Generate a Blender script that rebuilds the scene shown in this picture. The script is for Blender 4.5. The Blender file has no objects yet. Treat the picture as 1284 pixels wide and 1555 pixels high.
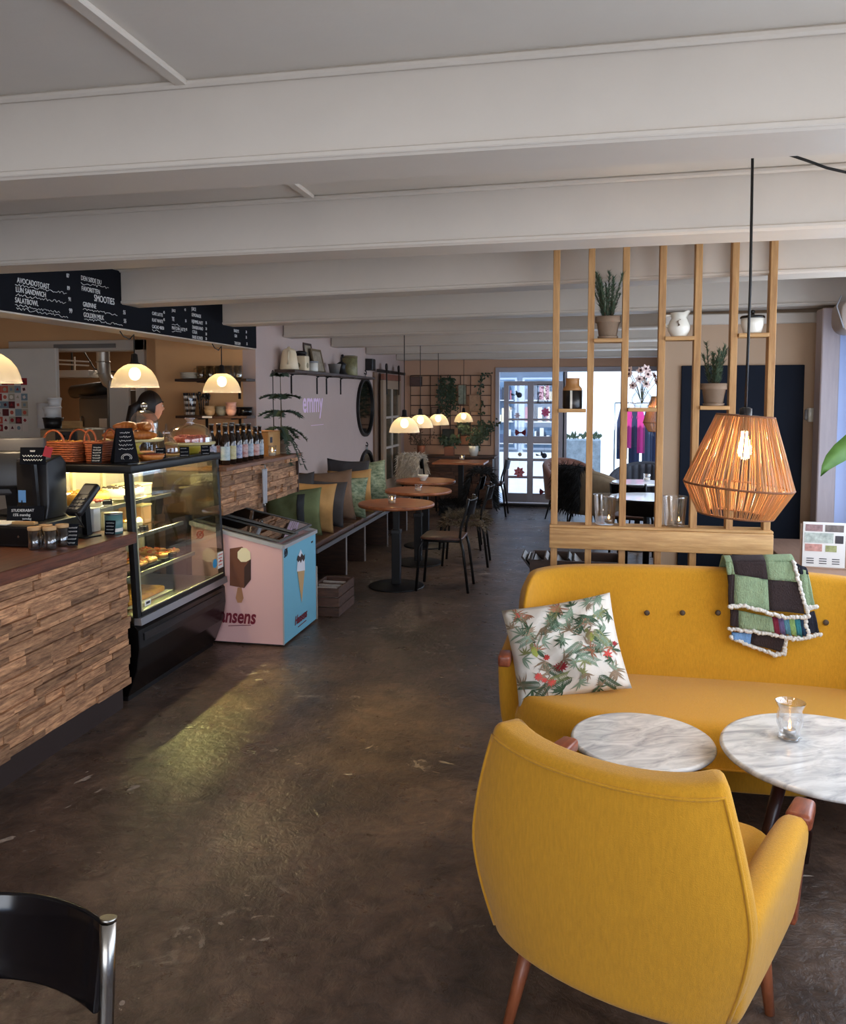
import bpy, bmesh, math, random
import numpy as np
from mathutils import Vector, Matrix, Euler
R = random.Random(7)
PI = math.pi
SC = bpy.context.scene
COL = SC.collection

# ------------------------------------------------------------------ camera
F_PX, CX, CY, EYE = 1231.0, 642.0, 689.0, 1.65      # for a 1284 x 1555 frame
YAW = math.atan2(890 - CX, F_PX)
PITCH = -math.atan((CY - 605) / F_PX)
cam = bpy.data.cameras.new('camera')
cam.sensor_fit = 'VERTICAL'
cam.sensor_height = 24.0
cam.lens = 24.0 * F_PX / 1555.0
cam.shift_x = 0.0
cam.shift_y = -(777.5 - CY) / 1555.0
cam.clip_start = 0.05
camo = bpy.data.objects.new('camera', cam)
COL.objects.link(camo)
camo.location = (0, 0, EYE)
camo.rotation_euler = (PI / 2 + PITCH, 0, YAW)
SC.camera = camo

# ------------------------------------------------------------------ world, sun, daylight, exposure
SC.view_settings.view_transform = 'Standard'
SC.view_settings.look = 'None'
SC.view_settings.gamma = 1.0
SC.view_settings.use_curve_mapping = False
SC.view_settings.exposure = 0.0
W = bpy.data.worlds.new('sky')
SC.world = W
W.use_nodes = True
bg = W.node_tree.nodes['Background']
bg.inputs[0].default_value = (0.62, 0.78, 1.0, 1)
bg.inputs[1].default_value = 2.6

def lamp(name, kind, loc, rot, energy, color, **kw):
    d = bpy.data.lights.new(name, kind)
    d.energy = energy
    d.color = color
    for k, v in kw.items():
        setattr(d, k, v)
    o = bpy.data.objects.new(name, d)
    COL.objects.link(o)
    o.location = loc
    o.rotation_euler = rot
    return o

lamp('sun', 'SUN', (0, 0, 20), (math.radians(38), 0, math.radians(-28)), 6.0, (1, .97, .92), angle=.01)
# daylight through the window bays of the right wall, the shop front behind the camera and the garden door
lamp('daylight_right', 'AREA', (1.72, 2.0, 1.5), (0, math.radians(74), 0), 92, (1, .965, .91), shape='RECTANGLE', size=1.25, size_y=5.6)
lamp('daylight_behind', 'AREA', (-.6, -2.6, 1.45), (math.radians(74), 0, 0), 80, (1, .965, .92), shape='RECTANGLE', size=3.6, size_y=1.6)
lamp('daylight_door', 'AREA', (-.15, 12.75, 1.5), (math.radians(-90), 0, 0), 1, (.8, .9, 1), shape='RECTANGLE', size=2.3, size_y=1.9).data.cycles.is_portal = True

lamp('daylight_rear_right', 'AREA', (1.27, 8.6, 1.45), (0, math.radians(72), 0), 46, (.90, .95, 1), shape='RECTANGLE', size=1.1, size_y=4.6)
lamp('kitchen_fill', 'AREA', (-5.0, 8.3, 2.40), (0, 0, 0), 34, (1, .86, .68), shape='RECTANGLE', size=1.0, size_y=.3)  # unseen fill light added to brighten the dark kitchen, no fitting modelled

# ------------------------------------------------------------------ helpers
FWD0 = Vector((-math.sin(YAW), math.cos(YAW), 0))
RGT = Vector((math.cos(YAW), math.sin(YAW), 0))
FWD = FWD0 * math.cos(PITCH) + Vector((0, 0, math.sin(PITCH)))
UP = Vector((0, 0, math.cos(PITCH))) - FWD0 * math.sin(PITCH)

def at(px, py, x=None, y=None, z=None):
    """surveying help: where the sight line of a photograph point meets a plane of the room"""
    d = FWD + RGT * ((px - CX) / F_PX) - UP * ((py - CY) / F_PX)
    if x is not None: t = x / d.x
    elif y is not None: t = y / d.y
    else: t = (z - EYE) / d.z
    return Vector((0, 0, EYE)) + d * t

def lin(c):
    return tuple(((v / 255) / 12.92 if v / 255 <= .04045 else ((v / 255 + .055) / 1.055) ** 2.4) for v in c)

MATS = {}
def mat(name, col=(128, 128, 128), rough=.6, metal=0., var=0., vscale=6., stretch=(1, 1, 1), bump=0., bscale=60., bstretch=(1, 1, 1),
        col2=None, emit=0., ecol=None, rand=0., spec=.5, alpha=None, trans=0., coat=0., sheen=0.):
    """Principled material: colour mixed by stretched noise, fine bump, optional per-object tint"""
    if name in MATS: return MATS[name]
    m = bpy.data.materials.new(name)
    m.use_nodes = True
    nt = m.node_tree; N = nt.nodes; L = nt.links
    b = N['Principled BSDF']
    c = lin(col) + (1,)
    b.inputs['Base Color'].default_value = c
    b.inputs['Roughness'].default_value = rough
    b.inputs['Metallic'].default_value = metal
    b.inputs['Specular IOR Level'].default_value = spec
    if trans: b.inputs['Transmission Weight'].default_value = trans
    if coat: b.inputs['Coat Weight'].default_value = coat
    if sheen: b.inputs['Sheen Weight'].default_value = sheen
    if emit:
        b.inputs['Emission Color'].default_value = (lin(ecol) if ecol else lin(col)) + (1,)
        b.inputs['Emission Strength'].default_value = emit
    if alpha is not None: b.inputs['Alpha'].default_value = alpha
    tc = None
    def coord(s):
        nonlocal tc
        if tc is None: tc = N.new('ShaderNodeTexCoord')
        mp = N.new('ShaderNodeMapping'); mp.inputs['Scale'].default_value = s
        L.new(tc.outputs['Object'], mp.inputs[0])
        return mp.outputs[0]
    out = None
    if var or col2:
        n = N.new('ShaderNodeTexNoise'); n.inputs['Scale'].default_value = vscale
        n.inputs['Detail'].default_value = 6; n.inputs['Roughness'].default_value = .65
        L.new(coord(stretch), n.inputs['Vector'])
        rp = N.new('ShaderNodeValToRGB')
        rp.color_ramp.elements[0].position = .33; rp.color_ramp.elements[1].position = .67
        if col2: c2 = lin(col2) + (1,)
        else: c2 = tuple(v * (1 - var) for v in c[:3]) + (1,)
        hi = c if col2 else tuple(min(1, v * (1 + var)) for v in c[:3]) + (1,)
        rp.color_ramp.elements[0].color = c2; rp.color_ramp.elements[1].color = hi
        L.new(n.outputs['Fac'], rp.inputs[0])
        out = rp.outputs[0]
        if rand:
            oi = N.new('ShaderNodeObjectInfo'); ad = N.new('ShaderNodeVectorMath'); ad.operation = 'ADD'
            sc = N.new('ShaderNodeVectorMath'); sc.operation = 'SCALE'; sc.inputs['Scale'].default_value = 1
            cb = N.new('ShaderNodeMath'); cb.operation = 'MULTIPLY'; cb.inputs[1].default_value = 37
            L.new(oi.outputs['Random'], cb.inputs[0])
            src = n.inputs['Vector'].links[0].from_socket
            L.new(src, ad.inputs[0]); L.new(cb.outputs[0], ad.inputs[1]); L.new(ad.outputs[0], n.inputs['Vector'])
    if rand:
        oi = N.new('ShaderNodeObjectInfo')
        hs = N.new('ShaderNodeHueSaturation')
        mr = N.new('ShaderNodeMapRange'); mr.inputs[3].default_value = 1 - rand; mr.inputs[4].default_value = 1 + rand
        L.new(oi.outputs['Random'], mr.inputs[0]); L.new(mr.outputs[0], hs.inputs['Value'])
        if out: L.new(out, hs.inputs['Color'])
        else: hs.inputs['Color'].default_value = c
        out = hs.outputs[0]
    if out: L.new(out, b.inputs['Base Color'])
    if bump:
        n2 = N.new('ShaderNodeTexNoise'); n2.inputs['Scale'].default_value = bscale; n2.inputs['Detail'].default_value = 4
        L.new(coord(bstretch), n2.inputs['Vector'])
        bp = N.new('ShaderNodeBump'); bp.inputs['Strength'].default_value = bump; bp.inputs['Distance'].default_value = .01
        L.new(n2.outputs['Fac'], bp.inputs['Height']); L.new(bp.outputs[0], b.inputs['Normal'])
    MATS[name] = m
    return m

def glass(name, tint=(255, 255, 255), gloss=.12, rough=.02, clear=1.0):
    """thin pane or tumbler: mostly see-through with a mirror-like share that grows at grazing angles"""
    if name in MATS: return MATS[name]
    m = bpy.data.materials.new(name); m.use_nodes = True
    nt = m.node_tree; N = nt.nodes; L = nt.links
    for n in list(N): N.remove(n)
    o = N.new('ShaderNodeOutputMaterial'); mx = N.new('ShaderNodeMixShader')
    t = N.new('ShaderNodeBsdfTransparent'); t.inputs[0].default_value = tuple(v * clear for v in lin(tint)) + (1,)
    g = N.new('ShaderNodeBsdfGlossy'); g.inputs['Roughness'].default_value = rough
    lw = N.new('ShaderNodeLayerWeight'); lw.inputs['Blend'].default_value = gloss + .1
    mr = N.new('ShaderNodeMapRange'); mr.inputs[3].default_value = gloss * .4; mr.inputs[4].default_value = min(.9, gloss * 3.2)
    L.new(lw.outputs['Facing'], mr.inputs[0])
    L.new(mr.outputs[0], mx.inputs[0]); L.new(t.outputs[0], mx.inputs[1]); L.new(g.outputs[0], mx.inputs[2]); L.new(mx.outputs[0], o.inputs[0])
    MATS[name] = m
    return m

def frosted(name, tint, tr=.5, dens=.5):
    """ribbed lamp glass or cord: part see-through, part translucent, part diffuse"""
    if name in MATS: return MATS[name]
    m = bpy.data.materials.new(name); m.use_nodes = True
    nt = m.node_tree; N = nt.nodes; L = nt.links
    for n in list(N): N.remove(n)
    o = N.new('ShaderNodeOutputMaterial'); m1 = N.new('ShaderNodeMixShader'); m2 = N.new('ShaderNodeMixShader'); m3 = N.new('ShaderNodeMixShader')
    t = N.new('ShaderNodeBsdfTransparent'); g = N.new('ShaderNodeBsdfGlossy'); g.inputs['Roughness'].default_value = .12
    d = N.new('ShaderNodeBsdfDiffuse'); tl = N.new('ShaderNodeBsdfTranslucent')
    for q in (d, tl): q.inputs[0].default_value = lin(tint) + (1,)
    m1.inputs[0].default_value = tr; m2.inputs[0].default_value = dens; m3.inputs[0].default_value = .06
    L.new(d.outputs[0], m1.inputs[1]); L.new(tl.outputs[0], m1.inputs[2])
    L.new(t.outputs[0], m2.inputs[1]); L.new(m1.outputs[0], m2.inputs[2])
    L.new(m2.outputs[0], m3.inputs[1]); L.new(g.outputs[0], m3.inputs[2]); L.new(m3.outputs[0], o.inputs[0])
    MATS[name] = m
    return m

def emis(name, col, s):
    if name in MATS: return MATS[name]
    m = bpy.data.materials.new(name); m.use_nodes = True
    nt = m.node_tree; N = nt.nodes
    for n in list(N): N.remove(n)
    o = N.new('ShaderNodeOutputMaterial'); e = N.new('ShaderNodeEmission')
    e.inputs[0].default_value = lin(col) + (1,); e.inputs[1].default_value = s
    nt.links.new(e.outputs[0], o.inputs[0])
    MATS[name] = m
    return m

class MB:
    """collects shapes that become ONE mesh object"""
    def __init__(s): s.v = []; s.f = []; s.sm = []; s.mi = []; s.cur = 0; s.X = None
    def add(s, vs, fs, smooth=False):
        o = len(s.v)
        if s.X is not None: vs = [s.X @ Vector(v) for v in vs]
        s.v += [tuple(v) for v in vs]
        for f in fs:
            s.f.append([i + o for i in f]); s.sm.append(smooth); s.mi.append(s.cur)
        return s
    def box(s, x0, x1, y0, y1, z0, z1):
        return s.add([(x0, y0, z0), (x1, y0, z0), (x1, y1, z0), (x0, y1, z0), (x0, y0, z1), (x1, y0, z1), (x1, y1, z1), (x0, y1, z1)],
                     [(3, 2, 1, 0), (4, 5, 6, 7), (0, 1, 5, 4), (1, 2, 6, 5), (2, 3, 7, 6), (3, 0, 4, 7)])
    def cbox(s, cx, cy, cz, sx, sy, sz): return s.box(cx - sx / 2, cx + sx / 2, cy - sy / 2, cy + sy / 2, cz - sz / 2, cz + sz / 2)
    def bar(s, p, q, w, h=None, up=(0, 0, 1)):
        h = h or w
        p = Vector(p); q = Vector(q); d = (q - p).normalized(); u = Vector(up)
        if abs(d.dot(u)) > .98: u = Vector((0, 1, 0))
        a = d.cross(u).normalized() * (w / 2); b = a.cross(d).normalized() * (h / 2)
        vs = [e + i * a + j * b for e in (p, q) for (i, j) in ((-1, -1), (1, -1), (1, 1), (-1, 1))]
        return s.add(vs, [(3, 2, 1, 0), (4, 5, 6, 7), (0, 1, 5, 4), (1, 2, 6, 5), (2, 3, 7, 6), (3, 0, 4, 7)])
    def tube(s, pts, r, n=8, cap=True):
        pts = [Vector(p) for p in pts]; k = len(pts)
        rr = r if isinstance(r, (list, tuple)) else [r] * k
        vs = []; fs = []; last = None
        for i, p in enumerate(pts):
            d = (pts[min(i + 1, k - 1)] - pts[max(i - 1, 0)])
            d = d.normalized() if d.length > 1e-9 else Vector((0, 0, 1))
            if last is None: a = d.orthogonal().normalized()
            else:
                a = last - d * last.dot(d)
                a = a.normalized() if a.length > 1e-6 else d.orthogonal().normalized()
            last = a; b = d.cross(a)
            for j in range(n):
                t = 2 * PI * j / n
                vs.append(p + (a * math.cos(t) + b * math.sin(t)) * rr[i])
        for i in range(k - 1):
            for j in range(n):
                fs.append((i * n + j, i * n + (j + 1) % n, (i + 1) * n + (j + 1) % n, (i + 1) * n + j))
        s.add(vs, fs, True)
        if cap:
            o = len(s.v) - k * n
            for ring in (list(range(n))[::-1], [(k - 1) * n + j for j in range(n)]):
                s.f.append([i + o for i in ring]); s.sm.append(False); s.mi.append(s.cur)
        return s
    def lathe(s, prof, n=24, c=(0, 0, 0), smooth=True, lobes=0, amp=0.):
        vs = []; fs = []; k = len(prof)
        for (r, z) in prof:
            for j in range(n):
                t = 2 * PI * j / n
                q = r * (1 + amp * math.cos(lobes * t)) if lobes else r
                vs.append((c[0] + q * math.cos(t), c[1] + q * math.sin(t), c[2] + z))
        for i in range(k - 1):
            for j in range(n):
                fs.append((i * n + j, i * n + (j + 1) % n, (i + 1) * n + (j + 1) % n, (i + 1) * n + j))
        s.add(vs, fs, smooth)
        o = len(s.v) - k * n
        if prof[0][0] > 1e-5: s.f.append([o + j for j in range(n)][::-1]); s.sm.append(False); s.mi.append(s.cur)
        if prof[-1][0] > 1e-5: s.f.append([o + (k - 1) * n + j for j in range(n)]); s.sm.append(False); s.mi.append(s.cur)
        return s
    def olathe(s, prof, n=24, c=(0, 0, 0), **kw):
        """open lathe (no end caps)"""
        f0 = len(s.f); s.lathe(prof, n, c, **kw)
        keep = [i for i in range(f0, len(s.f)) if len(s.f[i]) == 4]
        s.f[f0:] = [s.f[i] for i in keep]; s.sm[f0:] = [s.sm[i] for i in keep]; s.mi[f0:] = [s.mi[i] for i in keep]
        return s
    def grid(s, fn, nu, nv, smooth=True, wrapu=False):
        vs = [fn(i / nu, j / nv) for j in range(nv + 1) for i in range(nu + (0 if wrapu else 1))]
        w = nu + (0 if wrapu else 1); fs = []
        for j in range(nv):
            for i in range(nu):
                a = j * w + i; b = j * w + (i + 1) % w
                fs.append((a, b, b + w, a + w))
        return s.add(vs, fs, smooth)
    def prism(s, poly, z0, z1, smooth=False):
        n = len(poly)
        vs = [(x, y, z0) for x, y in poly] + [(x, y, z1) for x, y in poly]
        return s.add(vs, [tuple(range(n))[::-1], tuple(range(n, 2 * n))] + [(i, (i + 1) % n, n + (i + 1) % n, n + i) for i in range(n)], smooth)
    def ball(s, c, r, n=12, sq=(1, 1, 1)):
        prof = [(math.sin(PI * i / 8) * r, -math.cos(PI * i / 8) * r) for i in range(9)]
        prof[0] = (1e-6, -r); prof[-1] = (1e-6, r)
        vs0 = len(s.v); s.lathe(prof, n)
        for i in range(vs0, len(s.v)):
            v = s.v[i]
            if s.X is None: s.v[i] = (c[0] + v[0] * sq[0], c[1] + v[1] * sq[1], c[2] + v[2] * sq[2])
        return s

def mesh_of(name, mb):
    me = bpy.data.meshes.new(name)
    me.from_pydata(mb.v, [], mb.f)
    me.polygons.foreach_set('use_smooth', mb.sm)
    me.polygons.foreach_set('material_index', mb.mi)
    me.update()
    return me

def obj(name, mb, m, parent=None, bevel=0, seg=2, sub=0, solid=0, loc=None, rot=None, kind=None, label=None):
    o = bpy.data.objects.new(name, mesh_of(name, mb))
    for q in (m if isinstance(m, (list, tuple)) else [m]): o.data.materials.append(q)
    COL.objects.link(o)
    if parent: o.parent = parent
    if loc is not None: o.location = loc
    if rot is not None: o.rotation_euler = rot
    if solid:
        d = o.modifiers.new('solid', 'SOLIDIFY'); d.thickness = abs(solid); d.offset = 0 if solid > 0 else -1
    if bevel:
        d = o.modifiers.new('bevel', 'BEVEL'); d.width = bevel; d.segments = seg; d.limit_method = 'ANGLE'; d.angle_limit = math.radians(40)
        if seg > 1: o.data.polygons.foreach_set('use_smooth', [True] * len(o.data.polygons))
    if sub:
        d = o.modifiers.new('sub', 'SUBSURF'); d.levels = sub; d.render_levels = sub
    if kind: o['kind'] = kind
    if label: o['label'] = label
    return o

def thing(name, label, cat, loc=(0, 0, 0), rz=0, group=None):
    o = bpy.data.objects.new(name, None); COL.objects.link(o)
    o.empty_display_size = .05
    o.location = loc; o.rotation_euler = (0, 0, rz)
    o['label'] = label; o['category'] = cat
    if group: o['group'] = group
    return o

def tag(o, label, cat, group=None):
    o['label'] = label; o['category'] = cat
    if group: o['group'] = group
    return o

def struct(name, mb, m, parent=None, **kw):
    o = obj(name, mb, m, parent, **kw)
    if not parent: o['kind'] = 'structure'
    return o

def dup(root, loc, rz=None, label=None, group=None, scale=None):
    r = root.copy(); COL.objects.link(r); r.location = loc
    if rz is not None: r.rotation_euler = (0, 0, rz)
    if label: r['label'] = label
    if group: r['group'] = group
    if scale: r.scale = (scale,) * 3
    for ch in list(root.children):
        c = ch.copy(); COL.objects.link(c); c.parent = r
        for g in list(ch.children):
            d = g.copy(); COL.objects.link(d); d.parent = c
    return r

def text(body, size, m, parent, loc, rot, name='lettering', align='LEFT', shear=0., sx=1., ext=.0006, kind=None, spacing=1., bold=0.):
    c = bpy.data.curves.new(name, 'FONT'); c.body = body; c.size = size; c.extrude = ext; c.align_x = align; c.shear = shear
    c.space_line = spacing; c.resolution_u = 3
    c.materials.append(m)
    c.offset = bold
    tmp = bpy.data.objects.new(name, c)
    me = bpy.data.meshes.new_from_object(tmp); me.name = name
    bpy.data.objects.remove(tmp)
    me.materials.clear(); me.materials.append(m)
    o = bpy.data.objects.new(name, me); COL.objects.link(o)
    o.parent = parent; o.location = loc; o.rotation_euler = rot; o.scale = (sx, 1, 1)
    return o
ROT_SOUTH = (PI / 2, 0, 0)            # reads from the camera's side
ROT_EAST = (PI / 2, 0, PI / 2)        # reads from the room's right side
# ------------------------------------------------------------------ materials
def m_floor():
    m = bpy.data.materials.new('worn_concrete'); m.use_nodes = True
    nt = m.node_tree; N = nt.nodes; L = nt.links; b = N['Principled BSDF']
    tc = N.new('ShaderNodeTexCoord')
    def noise(sc, det=6, ro=.6, dist=0):
        n = N.new('ShaderNodeTexNoise'); n.inputs['Scale'].default_value = sc; n.inputs['Detail'].default_value = det
        n.inputs['Roughness'].default_value = ro; n.inputs['Distortion'].default_value = dist
        L.new(tc.outputs['Object'], n.inputs['Vector']); return n.outputs['Fac']
    def ramp(src, p0, c0, p1, c1):
        r = N.new('ShaderNodeValToRGB'); r.color_ramp.elements[0].position = p0; r.color_ramp.elements[1].position = p1
        r.color_ramp.elements[0].color = c0; r.color_ramp.elements[1].color = c1; L.new(src, r.inputs[0]); return r.outputs[0]
    a = ramp(noise(1.3, 8, .7, .4), .32, lin((46, 36, 33)) + (1,), .66, lin((112, 90, 76)) + (1,))
    c = ramp(noise(11, 9, .78, .8), .38, (.55, .55, .56, 1), .64, (1.3, 1.27, 1.22, 1))
    mx = N.new('ShaderNodeMix'); mx.data_type = 'RGBA'; mx.blend_type = 'MULTIPLY'; mx.inputs[0].default_value = 1
    L.new(a, mx.inputs[6]); L.new(c, mx.inputs[7])
    # chalky scuffs: small spots kept to a few worn areas
    sp = ramp(noise(7, 8, .7, 1.2), .575, (0, 0, 0, 1), .60, (1, 1, 1, 1))
    ar = ramp(noise(1.6, 3, .6), .56, (0, 0, 0, 1), .64, (1, 1, 1, 1))
    mu = N.new('ShaderNodeMath'); mu.operation = 'MULTIPLY'; L.new(sp, mu.inputs[0]); L.new(ar, mu.inputs[1])
    m2 = N.new('ShaderNodeMix'); m2.data_type = 'RGBA'; L.new(mu.outputs[0], m2.inputs[0]); L.new(mx.outputs[2], m2.inputs[6])
    m2.inputs[7].default_value = lin((158, 142, 126)) + (1,)
    L.new(m2.outputs[2], b.inputs['Base Color'])
    rr = N.new('ShaderNodeMapRange'); L.new(noise(5, 6, .7), rr.inputs[0]); rr.inputs[3].default_value = .13; rr.inputs[4].default_value = .50
    L.new(rr.outputs[0], b.inputs['Roughness'])
    bp = N.new('ShaderNodeBump'); bp.inputs['Strength'].default_value = .55; bp.inputs['Distance'].default_value = .012
    L.new(noise(22, 6, .65, .5), bp.inputs['Height']); L.new(bp.outputs[0], b.inputs['Normal'])
    b.inputs['Specular IOR Level'].default_value = .45
    return m

def m_marble():
    m = bpy.data.materials.new('white_marble'); m.use_nodes = True
    nt = m.node_tree; N = nt.nodes; L = nt.links; b = N['Principled BSDF']
    tc = N.new('ShaderNodeTexCoord'); mp = N.new('ShaderNodeMapping'); mp.inputs['Rotation'].default_value = (0, 0, .25); mp.inputs['Scale'].default_value = (1.4, 4.2, 1)
    oi = N.new('ShaderNodeObjectInfo'); L.new(tc.outputs['Object'], mp.inputs[0]); L.new(oi.outputs['Random'], mp.inputs['Location'])
    n = N.new('ShaderNodeTexNoise'); n.inputs['Scale'].default_value = 5; n.inputs['Detail'].default_value = 9; n.inputs['Roughness'].default_value = .62; n.inputs['Distortion'].default_value = 1.1
    L.new(mp.outputs[0], n.inputs['Vector'])
    r = N.new('ShaderNodeValToRGB'); e = r.color_ramp.elements
    e[0].position = .30; e[0].color = lin((150, 150, 152)) + (1,); e[1].position = .62; e[1].color = lin((212, 210, 206)) + (1,)
    x = e.new(.46); x.color = lin((186, 184, 182)) + (1,)
    L.new(n.outputs['Fac'], r.inputs[0]); L.new(r.outputs[0], b.inputs['Base Color'])
    b.inputs['Roughness'].default_value = .22
    return m

M_FLOOR = m_floor(); M_MARBLE = m_marble()
WHITE = mat('white_paint', (198, 187, 174), .5, var=.04, vscale=2, bump=.12, bscale=14)
CEIL = mat('ceiling_paint', (204, 195, 183), .7, var=.03, vscale=2, bump=.1, bscale=25)
LILAC = mat('lilac_plaster', (186, 164, 155), .8, var=.04, vscale=1.5, bump=.08, bscale=40)
TAN = mat('tan_paint', (186, 156, 128), .8, var=.03, vscale=1.5)
OCHRE = mat('ochre_paint', (216, 168, 118), .75, var=.04, vscale=1.5)
BROWNWALL = mat('terracotta_beige_paint', (196, 156, 128), .8, var=.03, vscale=2)
NAVY = mat('navy_board', (20, 25, 36), .8, spec=.2, var=.08, vscale=3)
BOARD = mat('chalkboard', (20, 21, 26), .9, var=.1, vscale=4, spec=.12)
CHALK = mat('chalk', (226, 224, 220), .9)
BLACK = mat('black_metal', (15, 14, 15), .45, var=.1, vscale=20, spec=.35)
BLACKGLOSS = mat('black_lacquer', (8, 7, 8), .22, spec=.35)
BLACKPLA = mat('black_plastic', (24, 23, 25), .4, bump=.05, bscale=200)
DARKGREY = mat('dark_grey_plastic', (58, 55, 58), .45)
CORD = mat('black_cable', (12, 12, 13), .6)
STEEL = mat('stainless_steel', (168, 168, 166), .3, metal=1, var=.1, vscale=8, stretch=(1, 1, 20))
CHROME = mat('bare_steel_tube', (150, 146, 140), .25, metal=1)
PLANKM = mat('reclaimed_plank', (200, 150, 108), .75, col2=(116, 76, 52), vscale=9, stretch=(9, 1.3, 9), bump=.5, bscale=30, bstretch=(6, 1, 6), rand=.48)
COUNTER = mat('oiled_counter_wood', (122, 68, 44), .38, col2=(76, 42, 28), vscale=8, stretch=(8, .7, 8), bump=.1, bscale=30, bstretch=(8, 1, 8))
TABLEWOOD = mat('table_wood', (176, 104, 62), .3, col2=(120, 66, 38), vscale=7, stretch=(1, 7, 4))
PINE = mat('pine_wood', (190, 146, 92), .6, col2=(152, 108, 62), vscale=6, stretch=(9, 9, .8), bump=.1, bscale=40, bstretch=(6, 6, 1))
PINEH = mat('pine_wood_board', (204, 162, 106), .6, col2=(166, 122, 74), vscale=6, stretch=(.8, 9, 9), bump=.1, bscale=40, bstretch=(1, 6, 6))
DARKWOOD = mat('dark_wood', (70, 46, 34), .5, col2=(42, 27, 21), vscale=8, stretch=(1, 6, 6), rand=.25)
CRATEWOOD = mat('crate_wood', (96, 66, 52), .75, col2=(58, 38, 30), vscale=8, stretch=(1, 5, 6), rand=.2)
TEAK = mat('teak_arm', (150, 78, 48), .35, col2=(108, 52, 32), vscale=12, stretch=(6, 1, 6))
DARKTEAK = mat('dark_teak_leg', (58, 26, 20), .3, var=.2, vscale=10, stretch=(5, 5, 1))
MIDTEAK = mat('teak_leg', (140, 78, 48), .4, var=.2, vscale=10, stretch=(5, 5, 1))
MUSTARD = mat('mustard_wool', (196, 140, 35), .95, spec=.2, var=.09, vscale=55, stretch=(3, 3, .5), bump=.35, bscale=420, sheen=.15)
BUTTON = mat('brown_button', (72, 56, 40), .7)
LEATHER = mat('brown_leather', (74, 46, 36), .32, var=.15, vscale=8, bump=.1, bscale=80)
VELVET = mat('brown_velvet', (126, 82, 66), .75, var=.1, vscale=9, sheen=.5)
TAUPE = mat('taupe_felt', (120, 100, 76), .85, var=.1, vscale=12)
GREYFELT = mat('grey_felt', (70, 72, 80), .9)
FURBLACK = mat('black_sheepskin', (16, 14, 14), .95)
FURCREAM = mat('cream_sheepskin', (222, 208, 188), .95)
FURBROWN = mat('brown_sheepskin', (122, 104, 80), .95, col2=(54, 44, 36), vscale=14)
GLASS = glass('clear_glass', gloss=.22)
PANE = glass('window_pane', (238, 246, 255), gloss=.07)
CASEGLASS = glass('case_glass', (244, 246, 244), gloss=.14)
TINT = glass('grey_freezer_glass', (120, 124, 120), gloss=.3)
MIRROR = mat('mirror_glass', (150, 150, 155), .06, metal=1)
OLDGLASS = mat('old_door_glass', (74, 70, 56), .2, var=.2, vscale=4)
WAX = mat('white_wax', (240, 230, 210), .5)
FLAME = emis('candle_flame', (255, 190, 110), 14)
TIN = mat('tealight_tin', (180, 178, 174), .35, metal=1)
SHADE = frosted('ribbed_lamp_glass', (255, 248, 236), .6, .55)
BULB = emis('warm_bulb', (255, 216, 146), 24)
JUTE = frosted('jute_cord', (190, 138, 88), .25, 1.0)
EDISON = emis('filament_bulb', (255, 200, 120), 66)
TERRA = mat('brown_clay', (134, 112, 92), .85, var=.08, vscale=14)
CREAM = mat('cream_enamel', (226, 206, 172), .4, var=.05)
PORCELAIN = mat('white_porcelain', (224, 220, 208), .25, var=.03)
LEAF = mat('dark_leaf', (44, 62, 40), .6, var=.25, vscale=9)
LEAF2 = mat('fresh_leaf', (74, 112, 44), .5, var=.2, vscale=6)
ROSEMARY = mat('rosemary', (70, 88, 66), .75, var=.2, vscale=20)
STEM = mat('stem', (74, 62, 42), .8)
SOIL = mat('soil', (40, 30, 24), .95)
WICKER = mat('wicker', (150, 74, 36), .6, var=.25, vscale=30)
CROISSANT = mat('croissant_crust', (206, 130, 58), .5, col2=(160, 82, 30), vscale=16)
CAKEY = mat('cake_yellow', (224, 170, 70), .65, col2=(190, 120, 40), vscale=24)
CAKEW = mat('cake_cream', (236, 226, 196), .6)
CAKER = mat('cake_berry', (190, 84, 56), .5, col2=(130, 44, 36), vscale=40)
CAKEB = mat('cake_brown', (120, 74, 44), .6, col2=(84, 46, 26), vscale=30)
PAPER = mat('paper_white', (226, 224, 220), .8)
KRAFT = mat('kraft_card', (184, 134, 76), .8, var=.06, vscale=8)
PINK = mat('freezer_pink', (226, 180, 176), .5)
BLUE = mat('freezer_blue', (122, 186, 208), .5)
CHOCO = mat('print_chocolate', (112, 66, 44), .6); CHOCOD = mat('print_dark_chocolate', (62, 38, 30), .6)
VANILLA = mat('print_vanilla', (236, 222, 184), .6); STICK = mat('print_stick', (176, 124, 88), .6)
WINE = mat('print_wine_red', (120, 24, 44), .6); PRINTRED = mat('print_red', (196, 70, 60), .6)
INK = mat('print_ink', (36, 34, 44), .6); PRINTBLUE = mat('print_blue', (40, 140, 190), .6)
WAFER = mat('print_wafer', (206, 164, 112), .6)
GREYPLA = mat('grey_trim', (150, 150, 154), .4)
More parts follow.
